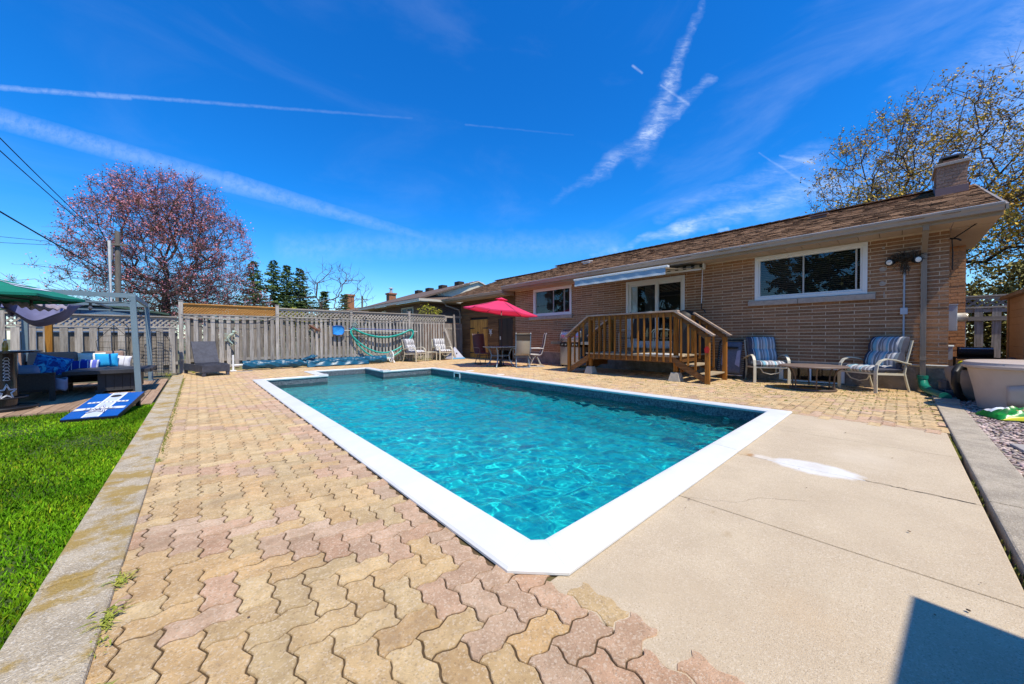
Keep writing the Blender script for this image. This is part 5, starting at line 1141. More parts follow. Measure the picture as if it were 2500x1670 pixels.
db(B().box(8.445, 3.55, .44, 8.485, 6.08, .574), 'rim_joist', m_sty); db(B().box(8.49, 3.53, .44, 10.37, 3.57, .574), 'rim_joist', m_stx); db(B().box(8.49, 6.05, .44, 10.37, 6.09, .574), 'rim_joist', m_stx)
for y in (3.58, 6.02):
    db(B().box(8.49, y-.045, .20, 8.58, y+.045, 1.60), 'corner_post', m_stain, bevel=.004)
    c = Vector((8.53, y, 0)); q = B(); q.add([c+Vector(v) for v in ((-.14,-.14,0),(.14,-.14,0),(.14,.14,0),(-.14,.14,0),(-.09,-.09,.21),(.09,-.09,.21),(.09,.09,.21),(-.09,.09,.21))], [(3,2,1,0),(4,5,6,7),(0,1,5,4),(1,2,6,5),(2,3,7,6),(3,0,4,7)]); db(q, 'footing_block', m_block, bevel=.01)
for y in (3.60, 6.02): db(B().box(9.60, y-.045, .61, 9.69, y+.045, 1.62), 'corner_post', m_stain, bevel=.004)
db(B().box(8.40, 3.50, 1.655, 8.54, 6.07, 1.693), 'rail_cap', m_railtop, bevel=.004); db(B().box(8.455, 3.53, 1.54, 8.492, 6.07, 1.65), 'top_rail', m_sty)
for i in range(15): y = 3.665+i*.1665; db(B().box(8.408, y-.019, .46, 8.446, y+.019, 1.63), 'baluster', m_stain)
def stair(sg, y0, lab):
    """sg -1: goes towards -y; +1: towards +y"""
    ye = y0+sg*.70; xs_ = (8.47, 9.62)
    for x in xs_:
        db(B().box(x-.045, ye-.045, 0, x+.045, ye+.045, 1.06), 'newel_post', m_stain, bevel=.004)
        db(B().beam((x, y0-sg*.02, 1.675), (x, ye+sg*.13, 1.085), .14, .038, up=(0,0,1)), 'hand_rail', m_railtop); db(B().beam((x+.0, y0, 1.60), (x, ye, 1.03), .037, .10), 'sloping_rail', m_sty)
        db(B().prism([(y0, .56),(y0, .38),(ye-sg*.02, .0),(ye+sg*.05, .0),(ye+sg*.05, .10)], x-.02, x+.02, 'x'), 'stringer', m_sty)
        for k in (.14, .30, .46): 
            y = y0+sg*k; db(B().box(x-.062, y-.019, .58-k*.62, x-.022, y+.019, 1.60-k*.82), 'baluster', m_stain)
    for k, z in ((.10, .405), (.42, .205)):
        a, b_ = sorted((y0+sg*k, y0+sg*(k+.29))); db(B().box(8.50, a, z-.035, 9.66, b_, z), 'tread', m_tread, bevel=.005)
    db(B().box(8.52, min(y0+sg*.08, y0+sg*.11), .22, 9.6, max(y0+sg*.08, y0+sg*.11), .37), 'riser', m_stx)
stair(-1, 3.56, 'right'); stair(1, 6.06, 'left')
db(B().prism([(2.82,.70),(2.90,.70),(2.915,.80),(2.86,.86),(2.80,.80)], 8.418, 8.424, 'x'), 'red_reflector', mat('red_decal', (.45,.02,.015), None, .5))
m_papers = mat('pale_mat', (.60,.62,.66), (.5,.52,.55), .8, scale=9); o = B().box(8.65,3.75,.614,9.25,4.6,.622).build('doormat', m_papers, at=(8.9,4.1,.614)); tag(o, 'pale mat lying on the porch boards near the stairs', 'mat')
# things on the porch
m_mesh = mat('black_sling', (.022,.022,.025), (.035,.035,.04), .75, scale=50); m_cover = mat('black_vinyl_cover', (.022,.021,.022), (.035,.033,.034), .55, scale=4, bump=.5, bscale=9); m_alu = mat('bare_aluminium', (.55,.58,.60), None, .28, metal=.9)
def porch_chair(loc, rz, label):
    t = thing('porch_chair', label, 'chair', loc, rz, 'black chairs on the porch')
    B().box(-.24,-.24,.40,.24,.22,.425).build('seat', m_mesh, t); B().beam((0,.22,.42),(0,.38,1.02),.46,.02,up=(0,1,0)).build('backrest', m_mesh, t)
    for s in (-1, 1):
        B().tube([(s*.27,-.25,.0),(s*.27,-.25,.55),(s*.27,-.18,.64),(s*.27,.02,.66),(s*.27,.25,.62)], .013, 6).build('arm_frame', m_alu, t, smooth=True); B().tube([(s*.25,.30,0),(s*.25,.22,.42),(s*.24,.40,1.04)], .013, 6).build('rear_leg', m_blackmetal, t)
    return t
pc = porch_chair((9.25, 4.25, .613), R(200), 'black sling chair with silver arms right of centre on the porch')
dup(pc, (9.5, 5.25, .613), R(160), 'black sling chair on the porch in front of the door frame')
b = B(); b.lathe([(.30,.0),(.31,.55),(.33,.85),(.31,1.02),(.22,1.13),(.06,1.18)], 16); b.grid(lambda u, v: (.31*math.cos(u*6.283)*(1+.04*math.sin(u*44)), .31*math.sin(u*6.283)*(1+.04*math.sin(u*44)), .02+v*.8), 50, 6, True)
o = b.build('covered_grill', m_cover, smooth=True); o.location = (9.98, 3.95, .613); tag(o, 'tall round barbecue under a black cover on the porch beside the door', 'grill')
b = B(); b.box(-.22,-.2,0,.22,.2,.78).prism([(-.24,.78),(.24,.78),(.24,.82),(-.24,.82)], -.22, .22, 'y'); o = b.build('deck_box', m_cover, bevel=.02); o.location = (10.0, 3.2+.45, .613); o.location.y = 3.72-.02; o.location.x = 10.15; tag(o, 'black lidded box standing against the wall at the porch corner', 'box')
# ------------------------------------------------------------------ stainless grill
m_steel = mat('stainless_steel', (.52,.50,.48), (.45,.43,.41), .30, metal=.75, scale=3, stretch=(.4,30,.4)); m_hood = mat('grill_hood', (.40,.38,.44), (.34,.32,.38), .25, metal=.8, scale=4)
gr_ = thing('gas_grill', 'stainless steel gas grill standing left of the porch', 'grill', (10.0, 7.75, 0))
B().box(-.25,-.44,.07,.25,.44,.72).build('cabinet', m_steel, gr_, bevel=.008)
for s in (-1, 1): B().box(-.262,min(s*.01,s*.42),.10,-.252,max(s*.01,s*.42),.70).build('cabinet_door', m_steel, gr_, bevel=.004); B().tube([(-.28,s*.06,.45),(-.28,s*.06,.62)], .008, 6).build('door_handle', m_alu, gr_)
B().box(-.28,-.44,.73,.25,.44,.86).build('control_panel', m_blackmetal, gr_, bevel=.008)
for k in range(5): B().lathe([(.03,0),(.026,.03),(.01,.032)], 12, M=Matrix.Translation((-.28,-.32+k*.16,.795)) @ Matrix.Rotation(R(-90), 4, 'Y')).build('knob', m_alu, gr_)
B().prism([(-.27,.87),(-.29,.98),(-.27,1.13),(-.19,1.25),(-.05,1.32),(.12,1.30),(.25,1.18),(.25,.87)], -.40, .40, 'y').build('hood', m_hood, gr_, bevel=.02, smooth=True)
for s in (-1, 1): B().prism([(-.275,.87),(-.295,.98),(-.275,1.14),(-.19,1.26),(-.05,1.335),(.12,1.31),(.255,1.19),(.255,.87)], s*.40, s*.43, 'y').build('hood_end', m_steel, gr_)
B().tube([(-.27,-.33,1.02),(-.34,-.33,1.02),(-.34,.33,1.02),(-.27,.33,1.02)], .012, 8).build('hood_handle', m_alu, gr_)
for s in (-1, 1): B().box(-.24,min(s*.45,s*.90),.86,.22,max(s*.45,s*.90),.90).box(-.25,min(s*.45,s*.90),.80,-.235,max(s*.45,s*.90),.90).build('side_shelf', m_steel, gr_, bevel=.004)
for s in (-1, 1):
    for q in (-1, 1): B().lathe([(.045,-.015),(.045,.015)], 12, M=Matrix.Translation((q*.2,s*.38,.045)) @ Matrix.Rotation(R(90), 4, 'X')).build('caster', m_blackmetal, gr_)
# ================================================================== CUSHIONED CHAIRS BY THE WALL
m_beige = mat('beige_frame', (.56,.52,.41), (.52,.48,.38), .45, scale=3, spec=.4); m_brown_f = mat('bronze_frame', (.13,.09,.07), (.10,.07,.055), .45, scale=5, spec=.4)
def stripe_mat(name, cols, period):
    m = mat(name, (.5,.5,.5), None, .9, bump=.25, bscale=240, spec=.1); N, L, p = nodes(m); tc = N.new('ShaderNodeTexCoord'); sx = N.new('ShaderNodeSeparateXYZ'); L.new(tc.outputs['Object'], sx.inputs[0])
    a = N.new('ShaderNodeMath'); a.operation = 'MULTIPLY_ADD'; L.new(sx.outputs[0], a.inputs[0]); a.inputs[1].default_value = 1/period; a.inputs[2].default_value = 10.5
    fr_ = N.new('ShaderNodeMath'); fr_.operation = 'FRACT'; L.new(a.outputs[0], fr_.inputs[0]); cr = N.new('ShaderNodeValToRGB'); cr.color_ramp.interpolation = 'CONSTANT'; L.new(fr_.outputs[0], cr.inputs[0])
    e = cr.color_ramp.elements; e[0].position = 0; e[0].color = (*cols[0][1], 1)
    e[1].position = cols[1][0]; e[1].color = (*cols[1][1], 1)
    for q, c in cols[2:]: z = e.new(q); z.color = (*c, 1)
    L.new(cr.outputs[0], p.inputs['Base Color']); return m
dkb, gy, lg, wh, tq, sl = (.07,.072,.095), (.25,.245,.26), (.47,.47,.48), (.70,.69,.69), (.20,.38,.46), (.12,.145,.18)
m_cush = stripe_mat('blue_striped_cushion', [(0,dkb),(.13,wh),(.145,sl),(.20,tq),(.29,lg),(.33,wh),(.36,gy),(.45,wh),(.465,gy),(.52,lg),(.60,tq),(.66,wh),(.68,gy),(.78,lg),(.80,wh),(.82,gy),(.88,lg),(.94,sl)], .56)
m_cushg = stripe_mat('grey_striped_cushion', [(0,gy),(.10,wh),(.16,lg),(.24,gy),(.32,wh),(.40,lg),(.48,(.13,.12,.14)),(.56,lg),(.66,wh),(.74,gy),(.84,lg),(.92,wh)], .40)
def cushion(w_, d, t, nx_, ny_, tufts=True):
    """tufted pad centred on the origin in x, from y=0 to d"""
    b = B(); N1, N2 = 26, 34
    def top(u, v, s):
        x = (u-.5)*w_; y = v*d; e = max(0, 1-abs(2*u-1)**7)*max(0, 1-abs(2*v-1)**7); h = (e**.35)
        if tufts:
            cx, cy = abs(math.sin(math.pi*u*nx_)), abs(math.sin(math.pi*v*ny_)); h *= .38+.62*min(1, (cy**.42))*(.72+.28*cx**.45)
        return (x, y, s*h*t/2+.006*math.sin(u*37+v*19)*h)
    b.grid(lambda u, v: top(u, v, 1), N1, N2); b.grid(lambda u, v: top(u, v, -1), N1, N2); return b
def arm_chair(label, loc, rz, cm, high=1.0, group=None):
    """local: front is -y"""
    t = thing('patio_chair', label, 'chair', loc, rz, group)
    for s in (-1, 1):
        x = s*.33
        B().ribbon([(x,-.31,0),(x,-.315,.22),(x,-.315,.40),(x,-.29,.52),(x,-.22,.60),(x,-.10,.635),(x,.08,.615),(x,.26,.565),(x,.40,.535)], (1,0,0), .058, .022).build('arm', m_beige, t, bevel=.004)
        B().ribbon([(x*.94,.42,0),(x*.94,.36,.18),(x*.94,.31,.36),(x*.94,.35,.56),(x*.94,.47,.98)], (1,0,0), .03, .022).build('rear_leg', m_beige, t)
        B().beam((x*.93,-.30,.36),(x*.93,.33,.335),.022,.04).build('side_rail', m_beige, t)
    B().beam((-.31,-.30,.36),(.31,-.30,.36),.03,.03).beam((-.31,.32,.335),(.31,.32,.335),.03,.03).beam((-.31,.47,.97),(.31,.47,.97),.025,.025).build('cross_rail', m_beige, t)
    B().tube([(-.22,-.29,.35),(-.15,-.27,.24),(0,-.26,.20),(.15,-.27,.24),(.22,-.29,.35)], .011, 6).build('spring_bar', m_beige, t, smooth=True)
    s_ = cushion(.60,.66,.16,3,2); s_.v = [(p[0], p[1]-.34, p[2]+.425) for p in s_.v]; s_.build('seat_cushion', cm, t, smooth=True)
    bk_ = cushion(.60,.66*high,.25,3,2.0); a = R(70); bk_.v = [(p[0], .20+p[1]*math.cos(a)-p[2]*math.sin(a), .43+p[1]*math.sin(a)+p[2]*math.cos(a)) for p in bk_.v]; bk_.build('back_cushion', cm, t, smooth=True)
    return t
def face(dx, dy): return math.atan2(dx, -dy)          # turn so that local -y looks along (dx,dy)
ca = arm_chair('cushioned beige chair beside the porch stairs, left of the low round table', (9.92, 2.08, 0), face(-.86,-.50), m_cush, group='blue striped cushioned chairs by the wall')
dup(ca, (9.82, .36, 0), face(-.80,.60), 'cushioned beige chair beside the downspout, right of the low round table')
# low round table with ring base
lt = thing('low_table', 'low round brown metal table between the two blue striped chairs', 'table', (9.12, 1.15, 0))
m_tt = mat('brown_tabletop', (.20,.145,.12), (.15,.105,.085), .5, scale=40, rnd=0)
B().lathe([(.50,.455),(.535,.462),(.54,.475),(.53,.486),(.50,.488)], 40).build('table_top', m_tt, lt, smooth=True)
for k in range(6):
    a = k*1.047+.3; c, s = math.cos(a), math.sin(a); B().tube([(.45*c,.45*s,.455),(.38*c,.38*s,.40),(.34*c,.34*s,.28),(.33*c,.33*s,.05)], .013, 6).build('leg', m_brown_f, lt, smooth=True)
B().tube([(.35*math.cos(a*.1963),.35*math.sin(a*.1963),.022) for a in range(32)], .022, 8, closed=True).build('ring_base', m_brown_f, lt, smooth=True)
m_rust = mat('rust_stain', (.62,.28,.035), (.46,.19,.03), .95, scale=12, c3=(.22,.11,.04), scale3=26, ramp3=(.60,.7))
b = B(); b.prism([((.40+.02*math.sin(k*1.7))*math.cos(k*.1745), (.40+.02*math.cos(k*2.3))*math.sin(k*.1745)) for k in range(36)], .0, .0035); o = b.build('rust_stain', m_rust); o.location = (9.28, 1.42, 0); tag(o, 'orange rust stain spread on the pavers under the low round table', 'stain')
# folded lounge chair leaning on the wall
zg = thing('folded_lounger', 'folded zero gravity lounge chair leaning on the brick wall right of the stairs', 'lounge chair', (10.2, 2.86, 0))
m_lgrey = mat('grey_lacing_sling', (.16,.17,.21), (.12,.13,.17), .8, scale=30); m_lav = mat('pale_pad', (.45,.42,.52), (.36,.34,.44), .8, scale=10)
def zz(y, z, d=0): return (-.22+z*.26+d, y, z)
for k, d in enumerate((0, .06)):
    B().tube([zz(-.30,.02,d),zz(-.30,.92,d),zz(-.26,.96,d),zz(.26,.96,d),zz(.30,.92,d),zz(.30,.02,d)], .014, 8).build('frame', m_blackmetal, zg, smooth=True)
B().grid(lambda u, v: zz(-.22+.44*u, .14+.78*v, -.015-.02*math.sin(v*math.pi)), 4, 10).build('sling', m_lgrey, zg, smooth=True, thick=.006)
B().add([zz(.05,.30,-.035),zz(.20,.34,-.035),zz(.21,.84,-.035),zz(.16,.86,-.035),zz(.12,.6,-.035)], [(0,1,2,3,4)]).build('side_pad', m_lav, zg, thick=.015); B().add([zz(-.20,.30,-.035),zz(-.10,.36,-.035),zz(-.13,.7,-.035),zz(-.20,.72,-.035)], [(0,1,2,3)]).build('side_pad', m_lav, zg, thick=.015)
b = B()
for k in range(14):
    for s in (-1, 1): b.tube([zz(s*.22,.2+k*.05,-.012),zz(s*.30,.225+k*.05,-.005)], .004, 4)
b.build('lacing', m_pipew, zg)
B().beam(zz(-.15,.78,-.05),zz(.15,.78,-.05),.10,.05).build('headrest', m_mesh, zg, bevel=.015); B().tube([zz(-.28,.10,-.05),zz(.28,.10,-.05)], .010, 6).build('foot_bar', m_alu, zg)
# ================================================================== UMBRELLA TABLE
m_umb = mat('pink_red_canvas', (.86,.07,.20), (.82,.06,.18), .8, scale=3); N, L, p = nodes(m_umb)
tl = N.new('ShaderNodeBsdfTranslucent'); tl.inputs[0].default_value = (.90,.03,.08,1); mxs = N.new('ShaderNodeMixShader'); mxs.inputs[0].default_value = .38; out = [n for n in N if n.type == 'OUTPUT_MATERIAL'][0]
L.new(p.outputs[0], mxs.inputs[1]); L.new(tl.outputs[0], mxs.inputs[2]); L.new(mxs.outputs[0], out.inputs[0])
m_blueg = mat('blue_grey_frame', (.17,.25,.34), (.14,.21,.30), .4, scale=4, spec=.5); m_wpole = mat('dark_umbrella_pole', (.035,.022,.018), None, .5)
um = thing('patio_umbrella', 'open pinkish red patio umbrella over the dining table by the house', 'umbrella', (8.2, 9.64, 0))
B().tube([(0,0,.0),(.0,0,2.42)], .019, 10).build('pole', m_wpole, um); B().tube([(0,0,1.85),(0,0,1.95)], .024, 10).build('pole_joint', m_pipew, um)
TM = Matrix.Translation((0,0,2.40)) @ Matrix.Rotation(R(7.5), 4, Vector((.67,.74,0))) 
ribs = [(1.36*math.cos(a), 1.36*math.sin(a), -.40) for a in (R(12)+k*math.pi/3 for k in range(6))]
b = B(); 
for k in range(6):
    p0, p1 = Vector(ribs[k]), Vector(ribs[(k+1) % 6])
    b.add([TM @ Vector(v) for v in [(0,0,.03)]] , [])
    o_ = len(b.v)-1; n1 = 8; rows = []
    for i in range(1, n1+1):
        t = i/n1; q = []
        for j in range(5):
            m_ = j/4; pt = p0.lerp(p1, m_)*t; pt.z = .03+(-.43)*t-.02*math.sin(math.pi*t); pt.z -= .035*math.sin(math.pi*m_)*t; pt.xy = pt.xy*(1-.05*math.sin(math.pi*m_)*t); q.append(tuple(TM @ pt))
        rows.append(q)
    o2 = len(b.v); b.v += [v for q in rows for v in q]
    for j in range(4): b.f.append((o_, o2+j, o2+j+1))
    for i in range(n1-1):
        for j in range(4): a = o2+i*5+j; b.f.append((a, a+5, a+6, a+1))
    q = rows[-1]; o3 = len(b.v); b.v += q+[(v[0], v[1], v[2]-.04) for v in q]; b.f += [(o3+j, o3+j+1, o3+6+j, o3+5+j) for j in range(4)]
b.build('canopy', m_umb, um)
vt = B(); vt.add([TM @ Vector((0,0,.10))]+[TM @ Vector((.24*math.cos(R(12)+k*math.pi/3), .24*math.sin(R(12)+k*math.pi/3), .025)) for k in range(6)], [(0,1+k,1+(k+1) % 6) for k in range(6)]); vt.build('vent_cap', m_umb, um)
for k in range(6): r0 = Vector(ribs[k]); B().beam(TM @ Vector((0,0,0)), TM @ (r0*.985+Vector((0,0,-.01))), .014, .016).build('rib', m_wpole, um)
um_t = thing('dining_table', 'blue grey framed dining table under the red umbrella', 'table', (8.2, 9.72, 0))
B().lathe([(.60,.705),(.63,.71),(.635,.735),(.60,.74)], 36).build('table_top', mat('glass_table_top', (.12,.19,.27), (.10,.16,.23), .15, scale=4, coat=.6), um_t, smooth=True)
for k in range(4):
    a = R(35)+k*math.pi/2; c, s = math.cos(a), math.sin(a); B().tube([(.52*c,.52*s,.705),(.40*c,.40*s,.62),(.33*c,.33*s,.42),(.36*c,.36*s,.22),(.52*c,.52*s,0)], .022, 8).build('leg', m_blueg, um_t, smooth=True)
B().tube([(.34*math.cos(k*.393),.34*math.sin(k*.393),.40) for k in range(16)], .012, 6, closed=True).build('brace_ring', m_blueg, um_t, smooth=True)
B().lathe([(.22,0),(.22,.04),(.06,.08),(.03,.22)], 20).build('umbrella_base', m_blackmetal, um_t, smooth=True)
m_slb = mat('brown_sling', (.10,.062,.052), (.085,.052,.045), .7, scale=80); m_slt = mat('taupe_sling', (.36,.315,.25), (.32,.28,.22), .7, scale=80, stretch=(1,1,6)); m_band = mat('dark_headband', (.06,.045,.035), None, .7)
def sling_chair(label, loc, rz, slm, frame, group):
    """local front is -y"""
    t = thing('sling_chair', label, 'chair', loc, rz, group)
    prof = [(-.30,.43),(-.24,.455),(-.05,.435),(.14,.425),(.20,.46),(.25,.60),(.31,.85),(.345,1.10),(.37,1.18),(.40,1.20)]
    B().grid(lambda u, v: (-.235+.47*u, np.interp(v*9, range(10), [q[0] for q in prof]), np.interp(v*9, range(10), [q[1] for q in prof])), 2, 28).build('sling', slm, t, smooth=True, thick=.008)
    B().grid(lambda u, v: (-.24+.48*u, .318+.03*v+.012, .95+.20*v), 2, 4).build('headband', m_band, t, thick=.012)
    for s in (-1, 1):
        x = s*.255; B().tube([(x, q[0], q[1]) for q in prof], .017, 8).build('side_frame', frame, t, smooth=True)
        B().tube([(x*1.1,.27,.66),(x*1.15,.10,.665),(x*1.15,-.18,.66),(x*1.15,-.25,.62),(x*1.12,-.25,.42),(x*1.0,-.20,.30)], .015, 8).build('arm', frame, t, smooth=True)
        B().tube([(x*.9,-.26,.015),(x*.9,.30,.015)], .015, 8).build('sled_foot', frame, t); B().tube([(x*.9,.22,.02),(x*.85,.05,.36)], .014, 8).build('leg', frame, t); B().tube([(x*.9,-.22,.02),(x*.85,-.05,.36)], .014, 8).build('leg', frame, t)
    B().tube([(-.25,-.02,.36),(.25,-.02,.36)], .015, 8).tube([(-.23,.30,.015),(.23,.30,.015)], .013, 8).build('cross_bar', frame, t); return t
G_ = 'sling chairs round the umbrella table'
sling_chair('high backed chair with a taupe sling turned back to the pool at the umbrella table', (8.60, 8.98, 0), face(.60,.80), m_slt, m_blueg, G_)
sling_chair('dark brown sling chair in front of the yellow plank door', (8.35, 10.95, 0), face(-.10,-1), m_slb, m_brown_f, G_)
sling_chair('sling chair seen side on with a silver frame curve against the brick wall', (9.12, 8.84, 0), face(-.76,.65), m_slb, mat('silver_frame', (.50,.48,.46), None, .4, metal=.4), G_)
# ================================================================== BACK FENCE CORNER
for nm, lb, x, y, rz in (('a','grey striped cushioned chair turned half sideways beside the hose reel wheel',7.15,14.28,face(.42,-.9)),('b','grey striped cushioned chair facing the pool beside the pale tent shaped float',8.62,14.42,face(0,-1))):
    arm_chair(lb, (x,y,0), rz, m_cushg, .92, 'grey striped chairs at the back fence')
st_ = thing('side_table', 'small cream side table between the two chairs at the back fence', 'table', (7.92, 14.36, 0))
B().box(-.24,-.22,.385,.24,.22,.405).build('table_top', m_beige, st_, bevel=.006)
for sx_ in (-1, 1):
    for sy_ in (-1, 1): B().box(sx_*.22-.015,sy_*.2-.015,0,sx_*.22+.015,sy_*.2+.015,.385).build('leg', m_beige, st_)
m_float = mat('pale_float', (.46,.48,.58), (.40,.42,.54), .6, scale=6); m_floatb = mat('float_band', (.10,.30,.55), None, .6)
tf = thing('pool_float', 'pale pyramid shaped pool float standing at the wooden wall corner', 'pool float', (9.45, 14.65, 0))
B().add([(-.36,-.30,0),(.36,-.36,0),(.40,.34,0),(-.36,.34,0),(-.02,.0,.62)], [(3,2,1,0),(0,1,4),(1,2,4),(2,3,4),(3,0,4)]).build('body', m_float, tf, bevel=.02)
B().add([(-.36,-.312,.015),(.36,-.372,.015),(.325,-.34,.075),(-.325,-.285,.075)], [(0,1,2,3)]).build('band', m_floatb, tf, thick=.006); B().prism([(-.06,.24),(.0,.24),(.0,.30),(-.03,.32),(-.06,.30)], -.205, -.19, 'y').build('emblem', m_blackmetal, tf)
# pool cover reel
m_blue = mat('blue_pool_cover', (.005,.060,.125), (.012,.11,.19), .33, scale=3, stretch=(.5,4,4), dist=1.0, bump=.35, bscale=14, spec=.4); m_whp = mat('white_plastic', (.74,.74,.73), None, .35)
rl = thing('pool_cover_reel', 'pool cover reel wound with shiny blue sheeting along the foot of the back fence', 'pool reel', (3.5, 14.45, 0))
def rx(u, v):
    x = -2.38+4.78*u; a = v*6.283; f = 1+.07*math.sin(a*3+u*40)+.06*math.sin(a*5-u*90)+.03*math.sin(u*220+a*2); pinch = 1-.22*math.exp(-((u-.36)/.016)**2)-.10*math.exp(-((u-.74)/.012)**2)
    r = .145*f*pinch; s = -.018*math.sin(math.pi*u); return (x, r*math.cos(a)*1.05, .185+s+r*math.sin(a)*.95)
B().grid(lambda v, u: rx(u, v), 28, 150, True).build('rolled_cover', m_blue, rl, smooth=True)
b = B(); b.grid(lambda u, v: (-.75+.42*u+.16*v, -.05-.10*v+.03*math.sin(u*9), .29+.17*u*(1-.3*v)+.02*math.sin(v*11)), 12, 6); b.build('cover_flap', m_blue, rl, smooth=True, thick=.01)
B().grid(lambda u, v: (-.55+2.2*u, -.12-.10*v-.015*math.sin(u*30), .21-.19*v+.015*math.sin(u*25+v*4)), 40, 8).build('loose_fold', m_blue, rl, smooth=True, thick=.008)
B().tube([(-2.66,0,.19),(2.62,0,.19)], .03, 10).build('axle', m_whp, rl); B().beam((-2.62,0,.0),(-2.62,0,.52),.09,.05).box(-2.70,-.18,0,-2.54,.18,.03).build('end_stand', m_whp, rl, bevel=.01)
b = B(); wc = Vector((2.64, 0, .255)); b.tube([wc+Vector((0,.235*math.cos(k*.2618),.235*math.sin(k*.2618))) for k in range(24)], .022, 8, closed=True)
for k in range(3): d = Vector((0, math.cos(k*2.094+.5), math.sin(k*2.094+.5))); b.beam(wc, wc+d*.23, .06, .02, up=(1,0,0))
b.build('wheel', m_whp, rl, smooth=True); B().beam((2.72,-.15,.0),(2.66,0,.24),.06,.03).beam((2.72,.15,0),(2.66,0,.24),.06,.03).build('end_stand', m_whp, rl)
o = B().box(-.05,-.1,0,.35,.1,.012).build('stepping_pad', m_flag); o.location = (1.0,14.1,0); tag(o, 'pale flat pad on the pavers below the left end of the reel', 'pad')
# wicker lounger
m_wick = mat('charcoal_wicker', (.080,.083,.108), (.05,.052,.07), .6, scale=9, bump=.2, bscale=200); lg_ = thing('wicker_lounger', 'charcoal woven chaise lounge with raised back at the corner of the back fence', 'lounger', (.42, 13.02, 0), face(.23,-.97))
for (a, c) in (((-.31,0,.11),(.31,.03,.31)),((-.31,.03,.11),(-.28,1.78,.31)),((.28,.03,.11),(.31,1.78,.31))): B().box(*a, *c).build('skirt', m_wick, lg_)
B().box(-.28,.03,.28,.28,.80,.33).build('seat', m_wick, lg_, bevel=.01)
for sx_ in (-1, 1):
    for y_ in (.04, 1.72): B().box(sx_*.27-.035,y_-.03,0,sx_*.27+.035,y_+.04,.12).build('foot', m_wick, lg_)
b = B(); a = R(62); b.beam((0,.80,.33),(0,.80+.72*math.cos(a),.33+.72*math.sin(a)),.57,.045,up=(0,1,0)); b.build('backrest', m_wick, lg_, bevel=.012)
b = B()
for k in range(22): x = -.27+k*.0257; b.beam((x,.785,.345),(x,.785+.72*math.cos(a),.345+.72*math.sin(a)),.012,.012,up=(0,1,0)); b.box(x-.006,-.008,.12,x+.006,.0,.30); b.box(x-.006,.03,.33,x+.006,.78,.338)
stuff(b.build('weave', m_wick, lg_))
# wall art on the fence
m_verd = mat('verdigris', (.34,.50,.46), (.38,.33,.20), .6, scale=8); m_rusty = mat('rusty_iron', (.22,.10,.065), (.14,.06,.04), .8, scale=20)
b = B(); sh_ = [(.04,0,1.32),(.10,-.01,1.28),(.06,-.02,1.22),(-.03,-.02,1.16),(-.08,-.02,1.06),(-.05,-.02,.97),(.02,-.02,.90),(.05,-.02,.84),(.01,-.02,.80),(-.03,-.02,.84),(.0,-.02,.87)]
b.tube(sh_, [.02,.025,.035,.045,.042,.032,.024,.018,.014,.012,.01], 8); b.tube([(.10,-.02,1.28),(.20,-.03,1.24)], [.03,.014], 8); b.ball((.07,-.02,1.27), .045, 8)
for k in range(6): b.beam((-.09,-.02,1.20-k*.04),(-.17,-.02,1.23-k*.05),.02,.012,up=(0,1,0))
b.tube([(.10+.05*math.cos(k*.5)*(1-k*.04),-.02,1.0+.05*math.sin(k*.5)*(1-k*.04)) for k in range(14)], .008, 5)
o = b.build('seahorse_plaque', m_verd, at=(0,0,1.0)); o.location = (.86, 14.84, 1.0); tag(o, 'green and bronze seahorse plaque on the fence above the lounger', 'wall art')
b = B(); b.tube([(-.20,0,.14),(-.10,0,.08),(.02,0,.0),(.12,0,-.06),(.17,0,-.02),(.14,0,.03)], [.02,.045,.045,.03,.02,.01], 8); b.ball((-.19,0,.14), .04, 8)
for p, q in (((-.12,0,.09),(-.22,0,.03)),((-.1,0,.09),(-.06,0,.17)),((.04,0,-.01),(-.02,0,-.10)),((.06,0,-.02),(.14,0,.05))): b.tube([p, q, (q[0]+.03, 0, q[1+1]-.02)], .012, 6)
o = b.build('gecko_plaque', m_rusty); o.location = (3.36, 14.84, 1.40); tag(o, 'rusty iron gecko plaque on the fence right of the second post', 'wall art')
b = B()
for k in range(26): c = Vector((random.gauss(0,.05), -.02+random.gauss(0,.015), random.gauss(0,.09))); d = Vector((random.gauss(0,.06), random.gauss(0,.02), random.gauss(0,.07))); b.tube([c-d, c+Vector((.02,0,.02)), c+d], .011, 5)
o = b.build('rope_ornament', mat('grey_green_metal', (.33,.40,.38), (.16,.19,.20), .6, scale=15)); o.location = (4.78, 14.83, 1.58); tag(o, 'knotted grey green ornament hanging on the third fence post above the hose', 'wall art')
# skimmer net, poles, hose
m_net = mat('blue_net', (.02,.22,.62), (.03,.30,.72), .6, scale=50, stretch=(1,1,1)); nt_ = thing('leaf_net', 'blue leaf net on a long pale pole hung level on the fence', 'pool net', (4.15, 14.74, 1.36))
op = [(-.20,-.15),(-.21,.15),(-.10,.19),(.12,.17),(.20,.10),(.21,-.06),(.14,-.17),(-.06,-.19)]
B().tube([(x,0,z) for x, z in op], .013, 6, closed=True).build('rim', mat('blue_rim', (.01,.08,.32), None, .4), nt_, smooth=True); B().add([(x,.01,z) for x, z in op]+[(0,.05,0)], [(i,(i+1) % 8,8) for i in range(8)]).build('mesh_bag', m_net, nt_)
B().tube([(.20,0,.0),(3.35,.0,-.03)], .012, 8).build('pole', m_pipew, nt_)
o = B().tube([(4.55,14.76,1.43),(7.05,14.76,1.40)], .016, 8).build('telescopic_pole', mat('blue_pole', (.16,.20,.45), None, .35, metal=.3), at=(5.8,14.76,1.4)); tag(o, 'blue telescopic pole hung level on the fence above the teal hose', 'pole')
